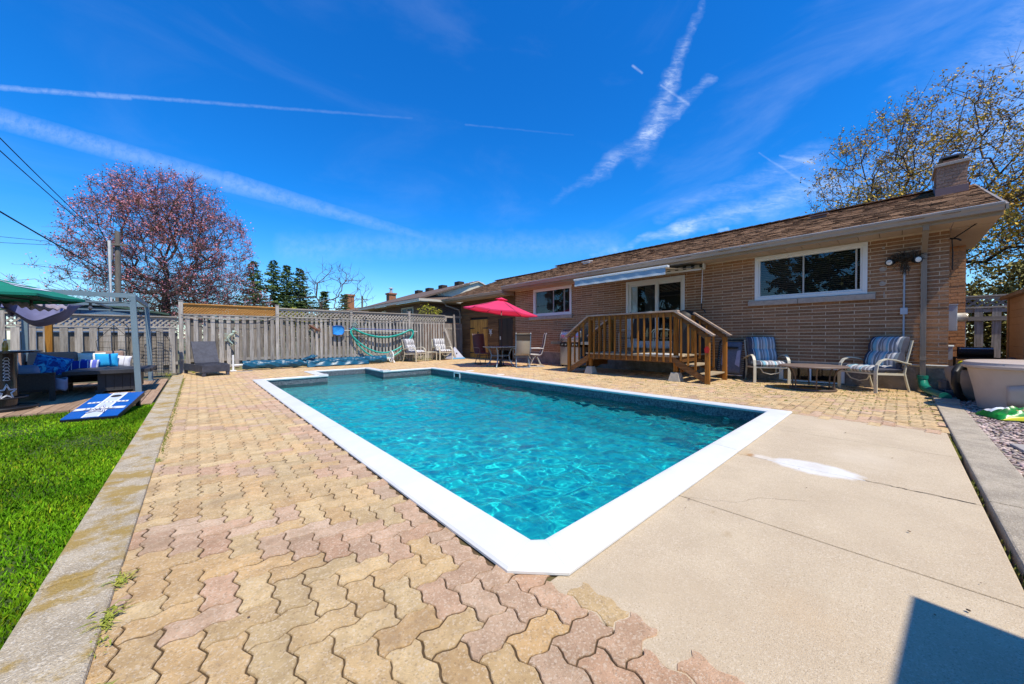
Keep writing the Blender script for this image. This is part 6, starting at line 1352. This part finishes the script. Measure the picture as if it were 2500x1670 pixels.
for x in (4.63, 7.20):
    o = B().tube([(x,14.86,1.38),(x,14.72,1.36),(x,14.68,1.40)], .014, 6).box(x-.04,14.855,1.32,x+.04,14.87,1.44).build('hose_hook', m_blackmetal, at=(x,14.8,1.38)); tag(o, 'dark hook holding the %s end of the teal hose' % ('left' if x < 6 else 'right'), 'hook')
m_hose = mat('teal_hose', (.03,.42,.34), (.025,.36,.29), .35, scale=8, spec=.5); hs = B(); path = []
def loop(x0, x1, zt, dip, y, n=26, rev=False):
    q = [(x0+(x1-x0)*t, y+.015*math.sin(t*9), zt-dip*4*t*(1-t)) for t in np.linspace(0, 1, n)]; return q[::-1] if rev else q
arcL = lambda y, r, zc: [(4.63-r*math.sin(a), y, zc+r*math.cos(a)) for a in np.linspace(.2, 2.6, 8)]
arcR = lambda y, r, zc: [(7.20+r*math.sin(a), y, zc+r*math.cos(a)) for a in np.linspace(.2, 2.6, 8)]
path = loop(4.66,7.18,1.45,.36,14.68)+[(7.26,14.68,1.42),(7.33,14.67,1.30),(7.30,14.67,1.12)]+loop(4.63,7.22,1.14,.72,14.66,rev=True)[3:-2]+[(4.58,14.66,1.15),(4.53,14.66,1.28),(4.56,14.67,1.40),(4.66,14.68,1.46)]+loop(4.72,7.16,1.42,.36,14.72)[1:]+[(7.24,14.72,1.40),(7.36,14.70,1.22),(7.28,14.70,1.0)]+loop(4.66,7.18,.98,.80,14.70,rev=True)[3:-3]+[(4.62,14.70,1.10),(4.56,14.70,1.30),(4.62,14.72,1.40)]
sm_ = [Vector(p) for p in path]
for _ in range(2): sm_ = [sm_[0]]+[(sm_[i-1]+sm_[i]*2+sm_[i+1])/4 for i in range(1, len(sm_)-1)]+[sm_[-1]]
hs.tube(sm_, .030, 10); o = hs.build('vacuum_hose', m_hose, smooth=True, at=(5.9,14.7,1)); tag(o, 'teal swimming pool vacuum hose looped over two hooks on the back fence', 'hose')
# string lights on the fences
def lights(pts, sag, every, label):
    b = B(); bl = []; 
    for p, q in zip(pts, pts[1:]):
        p, q = Vector(p), Vector(q); n = max(4, int((q-p).length/.12)); L_ = [p.lerp(q, t)-Vector((0,0,sag*4*t*(1-t))) for t in np.linspace(0, 1, n)]; b.tube(L_, .007, 5)
        for k in range(1, max(2, int((q-p).length/every))): bl.append(L_[int(k*n*every/(q-p).length) % n])
    t = thing('string_lights', label, 'string lights', tuple(pts[0])); b.build('cord', m_cable, t, world=True)
    for c in bl:
        B().lathe([(.018,0),(.02,-.05),(.014,-.055)], 8, tuple(c)).build('socket', m_blackmetal, t, world=True); B().lathe([(.013,-.055),(.028,-.085),(.028,-.105),(.012,-.135),(.002,-.14)], 8, tuple(c)).build('bulb', m_bulb, t, world=True, smooth=True)
m_bulb = mat('smoky_bulb', (.12,.12,.13), (.08,.08,.09), .1, scale=5, coat=.6)
lights([(-.34,14.82,1.80),(1.3,14.82,1.66),(2.16,14.82,1.90),(3.3,14.82,1.72),(4.67,14.82,2.05),(5.9,14.82,1.80),(7.18,14.82,2.02)], .05, .62, 'black string lights draped along the back fence')
# ================================================================== SEATING DECK ON THE LEFT
m_dkb = wood('pinkish_deck_board', (.42,.29,.20), (.30,.195,.13), 'y', c3=(.22,.14,.09), scale3=5, ramp3=(.60,.72))
sd = thing('wood_deck', 'low deck of long worn boards under the pergola beyond the lawn', 'deck', (-2.5, 10.5, 0))
x = -.56
while x > -6.2: B().box(x-.137, 8.33+random.uniform(-.006,.006), -.03, x, 13.05, .004+random.uniform(-.002,.002)).build('deck_board', m_dkb, sd, world=True); x -= .1445
B().box(-6.2,8.345,-.20,-.56,8.37,-.032).build('fascia_board', m_dkb, sd, world=True)
struct(B().box(-6.3,8.5,-.3,-.53,14.3,-.05).build('deck_bed', m_earth))
# pergola
m_perg = mat('slate_blue_steel', (.17,.235,.275), (.15,.21,.25), .45, scale=2, spec=.4); pg = thing('pergola', 'slate blue steel pergola frame over the sofa', 'pergola', (-2.4, 11.3, 0))
PZ = 1.90
for x, y, lean in ((-.845,9.98,-.06),(-.86,12.70,-.05),(-3.05,9.98,0),(-2.75,12.72,0)):
    B().beam((x,y,0),(x+lean,y,PZ),.085,.085,up=(0,1,0)).build('post', m_perg, pg, world=True, bevel=.005); B().box(x-.10,y-.10,.004,x+.10,y+.10,.014).build('base_plate', m_alu, pg, world=True)
for y in (9.98, 12.70):
    B().beam((-.86,y,PZ),(-3.1,y,PZ),.05,.085,up=(0,0,1)).build('beam', m_perg, pg, world=True); B().beam((-.86,y,PZ-.14),(-3.1,y,PZ-.14),.03,.03,up=(0,0,1)).build('track', m_perg, pg, world=True)
B().beam((-.905,9.98,PZ),(-.91,12.70,PZ),.05,.085).build('beam', m_perg, pg, world=True); B().beam((-3.05,9.98,PZ),(-2.8,12.70,PZ),.05,.085).build('beam', m_perg, pg, world=True)
for k in range(3): x = -1.5-k*.55; B().beam((x,9.98,PZ-.10),(x,12.70,PZ-.10),.03,.03).build('cross_bar', m_perg, pg, world=True)
lights([(-.92,9.94,1.80),(-1.6,9.94,1.76),(-2.4,9.94,1.80)], .05, .42, 'black string lights hanging from the front pergola beam'); lights([(-.95,10.2,1.80),(-.95,11.4,1.70),(-.95,12.7,1.80)], .06, .5, 'black string lights hanging along the right side of the pergola')
m_canv = mat('plum_canvas', (.15,.15,.26), (.115,.115,.20), .85, scale=5, bump=.2); cnp = thing('pergola_canopy', 'gathered dark plum fabric canopy sagging under the pergola beams', 'canopy', (-2.3, 11.0, 1.6))
def cloth(u, v):   # u across (x), v along folds
    x = -2.75+.98*u; s = math.sin(math.pi*u**1.45); y = 10.5+1.25*v; z = 1.76-.50*(s**.8)*(math.sin(math.pi*min(1, .25+v*.85))**.9)*(.75+.25*u)-.03*math.sin(u*14+v*3); return (x, y, z)
B().grid(cloth, 26, 14).build('fabric', m_canv, cnp, world=True, smooth=True, thick=.006)
B().grid(lambda u, v: (-2.72+.35*u, 10.45+.25*v, 1.78-.30*abs(math.sin(u*6.3))*(.3+.7*v)), 30, 4).build('fabric_fold', m_canv, cnp, world=True, smooth=True, thick=.006)
B().grid(lambda u, v: (-2.40+.62*u, 10.42-.03*v, 1.745-.05*u-.13*v*(.4+.6*math.sin(u*3.1))-.02*math.sin(u*40)), 40, 4).build('fabric_fold', mat('pale_plum_canvas', (.34,.30,.40), (.28,.25,.34), .85, scale=6), cnp, world=True, smooth=True, thick=.006)
for x in (-1.95,-2.2,-2.55): B().tube([(x,10.5,1.80),(x+.02,10.47,1.74),(x,10.45,1.70)], .008, 5).build('hanger', m_cable, cnp, world=True)
# sofa
m_wk = mat('black_wicker', (.022,.020,.020), (.035,.032,.030), .55, scale=40, bump=.5, bscale=160); m_scush = mat('brown_seat_cushion', (.085,.065,.058), (.07,.053,.047), .9, scale=20); m_bcush = mat('mocha_back_cushion', (.30,.20,.16), (.26,.17,.135), .9, scale=10)
so = thing('sectional_sofa', 'long black wicker sectional sofa with brown cushions under the pergola', 'sofa', (-2.2, 11.2, 0))
def sb_(b, n, m, **k): return b.build(n, m, so, world=True, **k)
sb_(B().box(-3.3,11.35,.17,-1.22,11.40,.25), 'seat_frame', m_wk); sb_(B().box(-3.3,12.20,.17,-1.22,12.27,.60), 'back_frame', m_wk); sb_(B().box(-3.3,11.40,.19,-1.22,12.2,.24), 'seat_base', m_wk)
sb_(B().box(-2.62,9.82,.17,-1.88,11.35,.24), 'seat_base', m_wk)
sb_(B().box(-2.60,9.78,.20,-1.84,9.83,.47), 'arm_panel', m_wk, bevel=.006); sb_(B().box(-2.62,9.765,.455,-1.82,9.86,.49), 'arm_top', m_wk, bevel=.008)
for x, y in ((-1.855,9.80),(-2.56,9.80),(-1.92,11.37),(-2.14,11.37),(-1.26,11.37),(-1.26,12.2),(-2.2,11.2),(-1.92,11.0)): sb_(B().box(x-.03,y-.03,0,x+.03,y+.03,.48 if y < 9.9 else .2), 'leg', m_wk)
for x0, x1 in ((-3.28,-2.62),(-2.60,-1.92),(-1.90,-1.24)): sb_(B().box(x0,11.33,.245,x1,12.05,.375), 'seat_cushion', m_scush, bevel=.03); sb_(B().beam(((x0+x1)/2,12.02,.36),((x0+x1)/2,12.14,.78),x1-x0-.02,.16,up=(0,1,0)), 'back_cushion', m_bcush, bevel=.04)
for y0, y1 in ((9.86,10.58),(10.6,11.32)): sb_(B().box(-2.60,y0,.245,-1.90,y1,.375), 'seat_cushion', m_scush, bevel=.03)
def pillow(label, loc, w_, h_, t_, m, ry=0, rx_=0, rz=0):
    b = B(); 
    def P(u, v, s): x, z = (u-.5)*w_, (v-.5)*h_; e = (1-abs(2*u-1)**3.2)*(1-abs(2*v-1)**3.2); k = 1-.07*(1-abs(2*u-1))*abs(2*v-1); return (x*(1-.06*abs(2*v-1)**0*(1-abs(2*v-1))), s*t_/2*max(0, e)**.55, z*k)
    b.grid(lambda u, v: P(u, v, 1), 16, 16); b.grid(lambda u, v: P(u, v, -1), 16, 16); o = b.build('pillow', m, smooth=True); o.location = loc; o.rotation_euler = (R(rx_), R(ry), R(rz)); tag(o, label, 'pillow', 'pillows on the sofa'); return o
m_pA = mat('blue_floral_print', (.015,.20,.55), (.01,.05,.26), .85, scale=7, dist=2.5, ramp=(.44,.5), c3=(.06,.42,.66), scale3=5, ramp3=(.54,.58)); m_pB = stripe_mat('navy_striped_print', [(0,(.02,.05,.32)),(.12,(.02,.05,.32)),(.86,(.55,.62,.75)),(.97,(.02,.05,.32))], .105)
m_pB2 = stripe_mat('violet_striped_print', [(0,(.12,.15,.55)),(.2,(.12,.15,.55)),(.62,(.72,.74,.82)),(.88,(.12,.15,.55))], .085); m_tq = mat('turquoise_cotton', (.02,.36,.72), (.02,.32,.66), .85, scale=6); m_pw = mat('white_print', (.72,.71,.66), (.66,.66,.60), .85, scale=4, c3=(.48,.56,.30), scale3=6, ramp3=(.62,.68)); m_pw2 = stripe_mat('grey_striped_print', [(0,(.70,.68,.72)),(.2,(.70,.68,.72)),(.8,(.42,.40,.46)),(.92,(.70,.68,.72))], .13); m_navy = mat('slate_bolster', (.19,.24,.35), (.15,.19,.29), .85, scale=5)
pillow('large blue floral square pillow tilted on the sofa, third from the left', (-2.10, 11.08, .54), .46, .42, .16, m_pA, ry=18, rx_=-14, rz=14)
pillow('navy pillow with thin white stripes right of the blue floral one', (-1.84, 11.42, .50), .34, .25, .13, m_pB, rx_=-12); pillow('violet striped pillow leaning on the navy striped one', (-1.68, 11.5, .51), .26, .25, .12, m_pB2, rx_=-12, ry=6)
pillow('plain bright turquoise pillow above the end of the fire table', (-1.46, 11.62, .60), .34, .30, .13, m_tq, rx_=-10); pillow('off white printed pillow behind the turquoise one', (-1.70, 11.84, .60), .40, .34, .13, m_pw, rx_=-14); pillow('white pillow with grey stripes at the right end of the sofa', (-1.26, 11.75, .56), .30, .27, .12, m_pw2, rx_=-12, ry=8)
pillow('pale printed pillow at the far left end of the sofa', (-2.68, 11.3, .55), .36, .34, .13, m_pw, rx_=-14, ry=-20)
b = B(); b.grid(lambda u, v: (-.27+.54*v, .155*math.cos(u*6.283)*(1-abs(2*v-1)**8)**.4, .125*math.sin(u*6.283)*(1-abs(2*v-1)**8)**.4), 20, 24, True); o = b.build('bolster', m_navy, smooth=True); o.location = (-2.30, 10.05, .50); o.rotation_euler = (0, 0, R(8)); tag(o, 'thick slate blue bolster lying along the arm of the sofa', 'bolster')
b = B(); b.grid(lambda u, v: (.075*math.cos(u*6.283)*(1+.1*math.sin(u*19)), .06*math.sin(u*6.283), -.10+.20*v+.02*math.sin(u*12)), 18, 6, True); o = b.build('draped_throw', m_navy, smooth=True, thick=.01); o.location = (-1.80, 9.98, .27); tag(o, 'dark throw with a white edge drooping off the sofa arm corner', 'throw')
# fire table
m_char = mat('charcoal_slats', (.030,.030,.036), (.045,.045,.052), .55, scale=5, stretch=(1,1,.3)); ft = thing('fire_table', 'charcoal slatted fire table with overhanging plank top', 'table', (-1.16, 10.68, 0))
B().box(-.27,-.26,.06,.27,.60,.42).build('body', m_blackmetal, ft)
for k in range(5): x = -.27+k*.109; B().beam((x+.054,-.268,.075),(x+.054,-.268,.395),.102,.012,up=(0,1,0)).build('slat', m_char, ft)
for k in range(5): y = -.25+k*.17; B().box(.268,y,.075,.282,y+.16,.395).build('slat', m_char, ft)
B().box(-.30,-.285,0,-.20,-.24,.075).box(.20,-.285,0,.30,-.24,.075).box(-.30,-.283,.05,.30,-.25,.075).build('plinth', m_char, ft)
for k in range(6): y = -.42+k*.205; B().box(-.66,y,.430,.46,y+.198,.463).build('top_board', m_char, ft, bevel=.004)
B().box(-.67,-.43,.395,.47,-.405,.462).box(.46,-.43,.395,.475,.82,.462).build('top_edge', m_char, ft)
# bean bag board
m_cb = mat('royal_blue_paint', (.008,.085,.36), (.010,.10,.42), .25, scale=2, coat=.5); m_cgrey = mat('pale_grey_paint', (.50,.55,.66), None, .35); m_cwh = mat('white_paint', (.76,.76,.80), None, .35); m_cnv = mat('navy_paint', (.015,.022,.09), None, .4)
cb_ = thing('bean_bag_board', 'royal blue bean bag toss board with a white star lying on the lawn edge', 'game board', (-1.07, 7.25, .015), R(-11.0))
TI = Matrix.Rotation(R(11.5), 4, 'X')
def cbx(b, n, m, **k): b.v = [tuple(TI @ Vector(p)) for p in b.v]; return b.build(n, m, cb_, **k)
Wd, Lb = .26, .98
cbx(B().box(-Wd,0,-.03,Wd,Lb,.012), 'board', m_cb, bevel=.003); cbx(B().box(-Wd-.004,-.004,-.055,Wd+.004,.012,.0).box(-Wd-.004,0,-.055,-Wd+.012,Lb,.0).box(Wd-.012,0,-.055,Wd+.004,Lb,.0), 'frame', m_blackmetal)
cbx(B().box(-.082,.001,.013,.082,Lb-.001,.0145), 'white_stripe', m_cwh); cbx(B().box(-.062,.001,.015,.062,Lb-.001,.0165), 'grey_stripe', m_cgrey)
cbx(B().lathe([(.066,.017),(.066,.0185)], 28, (0,Lb-.16,0)), 'hole_ring', m_cgrey); cbx(B().lathe([(.056,.019),(.056,.0200)], 28, (0,Lb-.16,0)), 'hole', m_dark)
def banner(y, hw, h, z, m): 
    b = B(); n = 12; pts = [(-hw+2*hw*i/n, y-h/2+.012*math.sin(math.pi*i/n)) for i in range(n+1)]+[(hw-2*hw*i/n, y+h/2+.012*math.sin(math.pi*(n-i)/n)) for i in range(n+1)]; return b.prism(pts, z, z+.0012)
cbx(banner(.56,.205,.052,.018,m_cwh), 'name_banner', m_cwh); cbx(banner(.30,.245,.09,.018,m_cgrey), 'name_banner', m_cgrey); cbx(banner(.30,.225,.05,.0195,m_cwh), 'name_banner', m_cwh)
def star(r, z, m, n):
    pts = []
    for k in range(10): a = math.pi/2+k*math.pi/5; q = r if k % 2 == 0 else r*.40; pts.append((q*math.cos(a)*1.0, .27+q*math.sin(a)*1.1))
    cbx(B().prism(pts, z, z+.001), n, m)
star(.165,.0202,m_cnv,'star'); star(.150,.0216,m_cwh,'star'); star(.125,.0230,m_cnv,'star'); star(.10,.0244,m_cwh,'star'); star(.07,.0258,m_cnv,'star')
cbx(banner(.285,.150,.045,.0272,m_cwh), 'name_banner', m_cwh)
for i, (y, hw, n) in enumerate(((.565,.17,9),(.292,.13,7))):
    for k in range(n): x = -hw+2*hw*k/(n-1); cbx(B().box(x-.007,y-.013,.0285 if i else .0196,x+.005,y+.013,.0295 if i else .0205).box(x-.007,y+.005,.0285 if i else .0196,x+.011,y+.012,.0297 if i else .0207), 'lettering', m_cnv)
for x in (-.22, .17): B().box(x,Lb-.06,-.015,x+.05,Lb-.02,.17).build('leg', m_blackmetal, cb_)
# bar table with a team panel, bottle
m_gloss = mat('gloss_black_panel', (.012,.012,.013), (.018,.018,.02), .12, scale=3, coat=.5); bt = thing('bar_table', 'glossy black bar table with a white star outline at the left edge', 'bar table', (-2.22, 9.05, 0))
B().lathe([(.19,.05),(.19,.86)], 28).build('pedestal', m_gloss, bt, smooth=True); B().lathe([(.40,.865),(.42,.87),(.42,.895),(.40,.90)], 32).build('table_top', m_gloss, bt, smooth=True)
B().lathe([(.34,0),(.34,.03),(.22,.05)], 28).build('foot', m_blackmetal, bt)
for z, r in ((.045,.37),(.19,.27)): B().tube([(r*math.cos(k*.2618),r*math.sin(k*.2618),z) for k in range(24)], .012, 6, closed=True).build('foot_rail', m_blackmetal, bt, smooth=True)
b = B()
def curved(u, z): a = R(-52)+u/.19; return (.1925*math.cos(a), .1925*math.sin(a), z)
for r in (.125, .095):
    pts = []
    for k in range(10): a = math.pi/2+k*math.pi/5; q = r if k % 2 == 0 else r*.42; pts.append((q*math.cos(a), .28+q*math.sin(a)))
    P2 = []
    for p, q in zip(pts, pts[1:]+pts[:1]): P2 += [curved(p[0]+(q[0]-p[0])*t, p[1]+(q[1]-p[1])*t) for t in (0, .33, .66)]
    b.tube(P2, .004, 4, closed=True)
for k in range(7): z = .46+k*.05; b.tube([curved(-.03,z),curved(-.01,z+.035),curved(.02,z+.035),curved(.035,z),curved(.01,z-.004),curved(-.03,z)], .003, 4)
b.build('star_outline', m_cwh, bt)
m_orj = mat('orange_juice', (.62,.24,.01), None, .2, coat=.5); bo = thing('drink_bottle', 'orange drink bottle with a white cap standing on the bar table', 'bottle', (-2.13, 9.0, .901)); B().lathe([(.028,0),(.03,.01),(.03,.10),(.012,.14),(.012,.15)], 14).build('bottle', m_orj, bo, smooth=True); B().lathe([(.015,.15),(.015,.175)], 12).build('cap', m_whp, bo)
# green umbrella
m_gum = mat('green_canvas', (.008,.21,.14), (.006,.18,.12), .8, scale=3); N, L, p = nodes(m_gum); tl = N.new('ShaderNodeBsdfTranslucent'); tl.inputs[0].default_value = (.01,.14,.09,1); mxs = N.new('ShaderNodeMixShader'); mxs.inputs[0].default_value = .12; out = [n for n in N if n.type == 'OUTPUT_MATERIAL'][0]; L.new(p.outputs[0], mxs.inputs[1]); L.new(tl.outputs[0], mxs.inputs[2]); L.new(mxs.outputs[0], out.inputs[0])
gu = thing('patio_umbrella', 'green patio umbrella with white print reaching in from the left edge', 'umbrella', (-2.78, 9.25, 0))
B().tube([(0,0,0),(0,0,2.12)], .02, 10).build('pole', m_wpole, gu)
GR = [(1.38*math.cos(a), 1.38*math.sin(a), 1.74) for a in (R(6)+k*math.pi/4 for k in range(8))]; b = B()
for k in range(8):
    p0, p1 = Vector(GR[k]), Vector(GR[(k+1) % 8]); n1 = 6; o2 = len(b.v)
    for i in range(n1+1):
        t = i/n1
        for j in range(4):
            m_ = j/3; q = p0.lerp(p1, m_); b.v.append((q.x*t, q.y*t, 2.12-(.38+.02*math.sin(math.pi*m_))*t+.03*math.sin(math.pi*t)))
    for i in range(n1):
        for j in range(3): a = o2+i*4+j; b.f.append((a, a+4, a+5, a+1))
    o3 = len(b.v); q = b.v[o3-4:o3]; b.v += q+[(v[0], v[1], v[2]-.035) for v in q]; b.f += [(o3+j, o3+j+1, o3+5+j, o3+4+j) for j in range(3)]
b.build('canopy', m_gum, gu, thick=.003)
for q in GR: B().beam((0,0,2.09), (q[0]*.98,q[1]*.98,q[2]-.012), .012, .014).build('rib', m_alu, gu)
b = B(); e0, e1 = Vector(GR[7]), Vector(GR[0])
for (t0, t1, a0, a1) in ((.70,.78,.05,.9),(.58,.64,.25,.8),(.50,.54,.3,.55)):
    q = []
    for t, m_ in [(t0, a0+(a1-a0)*i/8) for i in range(9)]+[(t1, a1-(a1-a0)*i/8) for i in range(9)]:
        c = e0.lerp(e1, m_); q.append((c.x*t, c.y*t, 2.12-(.38+.02*math.sin(math.pi*m_))*t+.03*math.sin(math.pi*t)+.008))
    b.add(q, [tuple(range(len(q)))])
b.build('white_print', m_cwh, gu)
# garden trellis against the left fence
tr_ = thing('garden_trellis', 'black wire garden trellis standing before the left fence', 'trellis', (-1.55, 13.75, 0)); m_wire = mat('black_wire', (.012,.012,.012), None, .5)
for x in (-.30, -.04, .22): B().tube([(x,0,0),(x,0,1.42-.25*abs(x+.04))], .010, 5).build('upright', m_wire, tr_)
for k in range(9): z = .12+k*.145; B().tube([(-.32,0,z),(.25,.0,z+.03*math.sin(k))], .006, 5).build('cross_wire', m_wire, tr_)
B().tube([(-.30,0,1.36),(-.2,0,1.50),(-.04,0,1.55),(.12,0,1.50),(.22,0,1.36)], .009, 5).tube([(-.04,0,1.42),(-.35,0,1.0),(-.3,0,.6)], .006, 5).tube([(-.04,0,1.42),(.25,0,1.05),(.15,0,.5)], .006, 5).build('arch', m_wire, tr_)
wf = thing('wire_panel', 'dark wire mesh plant panel against the left fence by the corner post', 'wire panel', (-.88, 14.0, 0))
b = B()
for k in range(8): b.tube([(-.30+k*.088,0,0),(-.30+k*.088,0,1.28-.012*abs(k-3.5)**2.2)], .0045, 4)
for k in range(13): b.tube([(-.31,0,.06+k*.095),(.32,0,.06+k*.095)], .0045, 4)
b.build('mesh_panel', m_wire, wf); B().tube([(-.31,0,1.0),(-.2,0,1.22),(0,0,1.30),(.2,0,1.22),(.32,0,1.0)], .008, 5).build('arch', m_wire, wf)
m_opost = wood('orange_post', (.48,.23,.045), (.32,.14,.03), 'z'); o = B().box(-2.52,12.86,0,-2.42,12.96,1.42).build('timber_post', m_opost, at=(-2.47,12.9,0)); tag(o, 'orange timber post behind the sofa cushions', 'post')
# plant by the corner
weed(-.58, 13.75, .20, 70, 'silvery leafy plant at the foot of the left fence beside the curb', .9)
# ================================================================== RIGHT-HAND CORNER
m_planter = mat('beige_resin', (.52,.42,.355), (.47,.38,.32), .5, scale=3, bump=.1, bscale=200, spec=.4); pl_ = thing('storage_tub', 'large beige tapered resin tub with a lid on the gravel at the right edge', 'planter', (8.58, -1.30, 0))
B().lathe([(.49,0),(.515,.02),(.555,.30),(.61,.58),(.63,.62)], 56).build('tub', m_planter, pl_, smooth=True); B().lathe([(.64,.60),(.665,.615),(.67,.645),(.655,.665),(.65,.69),(.62,.705),(.3,.715)], 56).build('lid', m_planter, pl_, smooth=True)
B().grid(lambda u, v: ((.535+.05*v)*math.cos(R(148)+u*R(60)), (.592+.02*v)*math.sin(R(148)+u*R(60)), .12+.40*v*(1-.35*(1-u))), 16, 4).build('moulded_panel', m_planter, pl_, smooth=True, thick=.004)
m_tub2 = mat('brown_resin', (.30,.235,.19), (.26,.20,.165), .55, scale=4); o = B().lathe([(.30,0),(.34,.05),(.40,.35),(.41,.52),(.39,.56)], 36).build('rain_barrel', m_tub2, smooth=True); o.location = (9.72,-.98,0); o.rotation_euler = (R(-4), R(6), 0); tag(o, 'brown rounded tub standing between the house and the large beige tub', 'barrel')
b = B(); b.tube([(9.35,-.72,.56),(9.22,-.66,.57),(9.12,-.62,.48),(9.12,-.62,.30),(9.22,-.66,.12),(9.32,-.72,.0)], [.045,.05,.05,.05,.05,.05], 10); b.tube([(9.40,-.74,.56),(9.30,-.70,.565)], .06, 10); o = b.build('drain_hose', m_blackmetal, smooth=True, at=(9.2,-.65,.3)); tag(o, 'thick black drain hose curving down beside the beige tub', 'hose')
o = B().lathe([(.05,0),(.05,.05),(.03,.06)], 12, M=Matrix.Rotation(R(80), 4, 'Y')).build('hose_connector', mat('yellow_plastic', (.60,.48,.02), None, .4)); o.location = (9.28,-.70,.60); tag(o, 'yellow and grey hose connector on top of the black drain hose', 'connector')
m_pot = mat('black_pot', (.055,.06,.075), (.075,.08,.095), .5, scale=6)
for i, (x, y, z, r, lb) in enumerate(((9.75,-.56,0,.085,'black plastic pot lower left of the group beside the downspout elbow'),(9.75,-.56,.145,.095,'black plastic pot stacked on top, upper left of the group'),(9.50,-.62,0,.08,'black plastic pot lower right of the group nearest the curb'),(9.72,-.74,.13,.08,'black plastic pot at the rear right of the group beside the hose'))):
    o = B().lathe([(r*.9,0),(r,.10),(r*1.06,.102),(r*1.06,.14),(r*.8,.142)], 10).build('plant_pot', m_pot); o.location = (x, y, z); tag(o, lb, 'pot', 'black pots by the downspout')
o = B().lathe([(.08,0),(.08,.13)], 10).build('plant_pot', m_pot); o.location = (9.72,-.74,0); tag(o, 'lower black plastic pot directly under the rear right one', 'pot', 'black pots by the downspout')
# bag of lawn soil
m_bagg = mat('green_bag', (.015,.26,.04), (.012,.10,.02), .3, scale=6, c3=(.02,.05,.015), scale3=9, ramp3=(.58,.62), bump=.4, bscale=12); m_bagw = mat('white_bag', (.66,.68,.74), None, .35); m_bagy = mat('yellow_bag', (.62,.55,.02), None, .35); m_bagr = mat('red_print', (.42,.04,.03), (.45,.30,.12), .4, scale=18)
bg_ = thing('soil_bag', 'crumpled green and white garden soil bag with yellow edges on the gravel', 'bag', (7.80,-1.12,0), R(-62))
def bag(u, v): x = (u-.5)*.78; y = (v-.5)*.40; e = ((1-abs(2*u-1)**4)*(1-abs(2*v-1)**3)); return (x, y, .015+.115*max(0, e)**.5+.022*math.sin(u*23+v*9)*e+.018*math.sin(v*27-u*11)*e)
B().grid(bag, 30, 18).build('bag_body', m_bagg, bg_, smooth=True)
def patch(u0, u1, v0, v1, n, m): B().grid(lambda u, v: tuple(np.array(bag(u0+(u1-u0)*u, v0+(v1-v0)*v))+np.array([0,0,.003])), 10, 8).build(n, m, bg_, smooth=True)
patch(.05,.30,.50,.95,'white_panel',m_bagw); patch(.30,1.0,.72,.97,'white_panel',m_bagw); patch(.30,.62,.10,.40,'red_panel',m_bagr); patch(.0,1.0,.0,.045,'yellow_edge',m_bagy); patch(.62,.82,.12,.42,'white_panel',m_pw)
b = B()
for k in range(9): q = np.array(bag(.42+k*.045, .56)); b.box(q[0]-.008, q[1]-.02, q[2]+.004, q[0]+.004, q[1]+.02, q[2]+.010)
b.build('lettering', m_bagw, bg_)
m_gnome = mat('orange_pot', (.42,.20,.08), None, .8)
# black barbecue and tyre in the side passage
kb = thing('charcoal_grill', 'black barrel barbecue in the side passage behind the tubs', 'grill', (11.9,-1.05,0)); b = B(); b.grid(lambda u, v: (.15*math.cos(u*6.283), -.22+.44*v, .70+.13*math.sin(u*6.283)), 18, 2, True); b.build('drum', m_blackmetal, kb, smooth=True)
for sx_ in (-1, 1):
    for sy_ in (-1, 1): B().tube([(sx_*.15,sy_*.26,0),(sx_*.12,sy_*.26,.62)], .012, 6).build('leg', m_blackmetal, kb)
B().box(-.3,-.36,.60,-.16,.36,.625).build('shelf', m_blackmetal, kb); B().tube([(-.19,-.2,.80),(-.25,-.2,.80),(-.25,.2,.80),(-.19,.2,.80)], .01, 6).build('handle', m_alu, kb)
b = B(); b.tube([(.27*math.cos(k*.2618),0,.33+.27*math.sin(k*.2618)) for k in range(24)], .075, 10, closed=True); o = b.build('tyre', m_pot, smooth=True); o.location = (11.0,-1.38,0); tag(o, 'black tyre standing behind the beige tub lid', 'tyre')
# leaves and crumbs scattered on the paving
n = 260; lx_ = rng.uniform(-.2, 10, n); ly_ = rng.uniform(-.3, 14.5, n); ok = [not in_pool(a, b_) for a, b_ in zip(lx_, ly_)]; P = np.c_[lx_, ly_, np.full(n, .006)][ok]
m_bit = mat('dry_bits', (.16,.09,.045), (.10,.06,.035), .9, scale=20, attrib='tint'); o = pebbles('debris', P, .003, .009, m_bit, .35); stuff(o); tag(o, 'tiny dry leaf scraps scattered over the paving', 'debris')
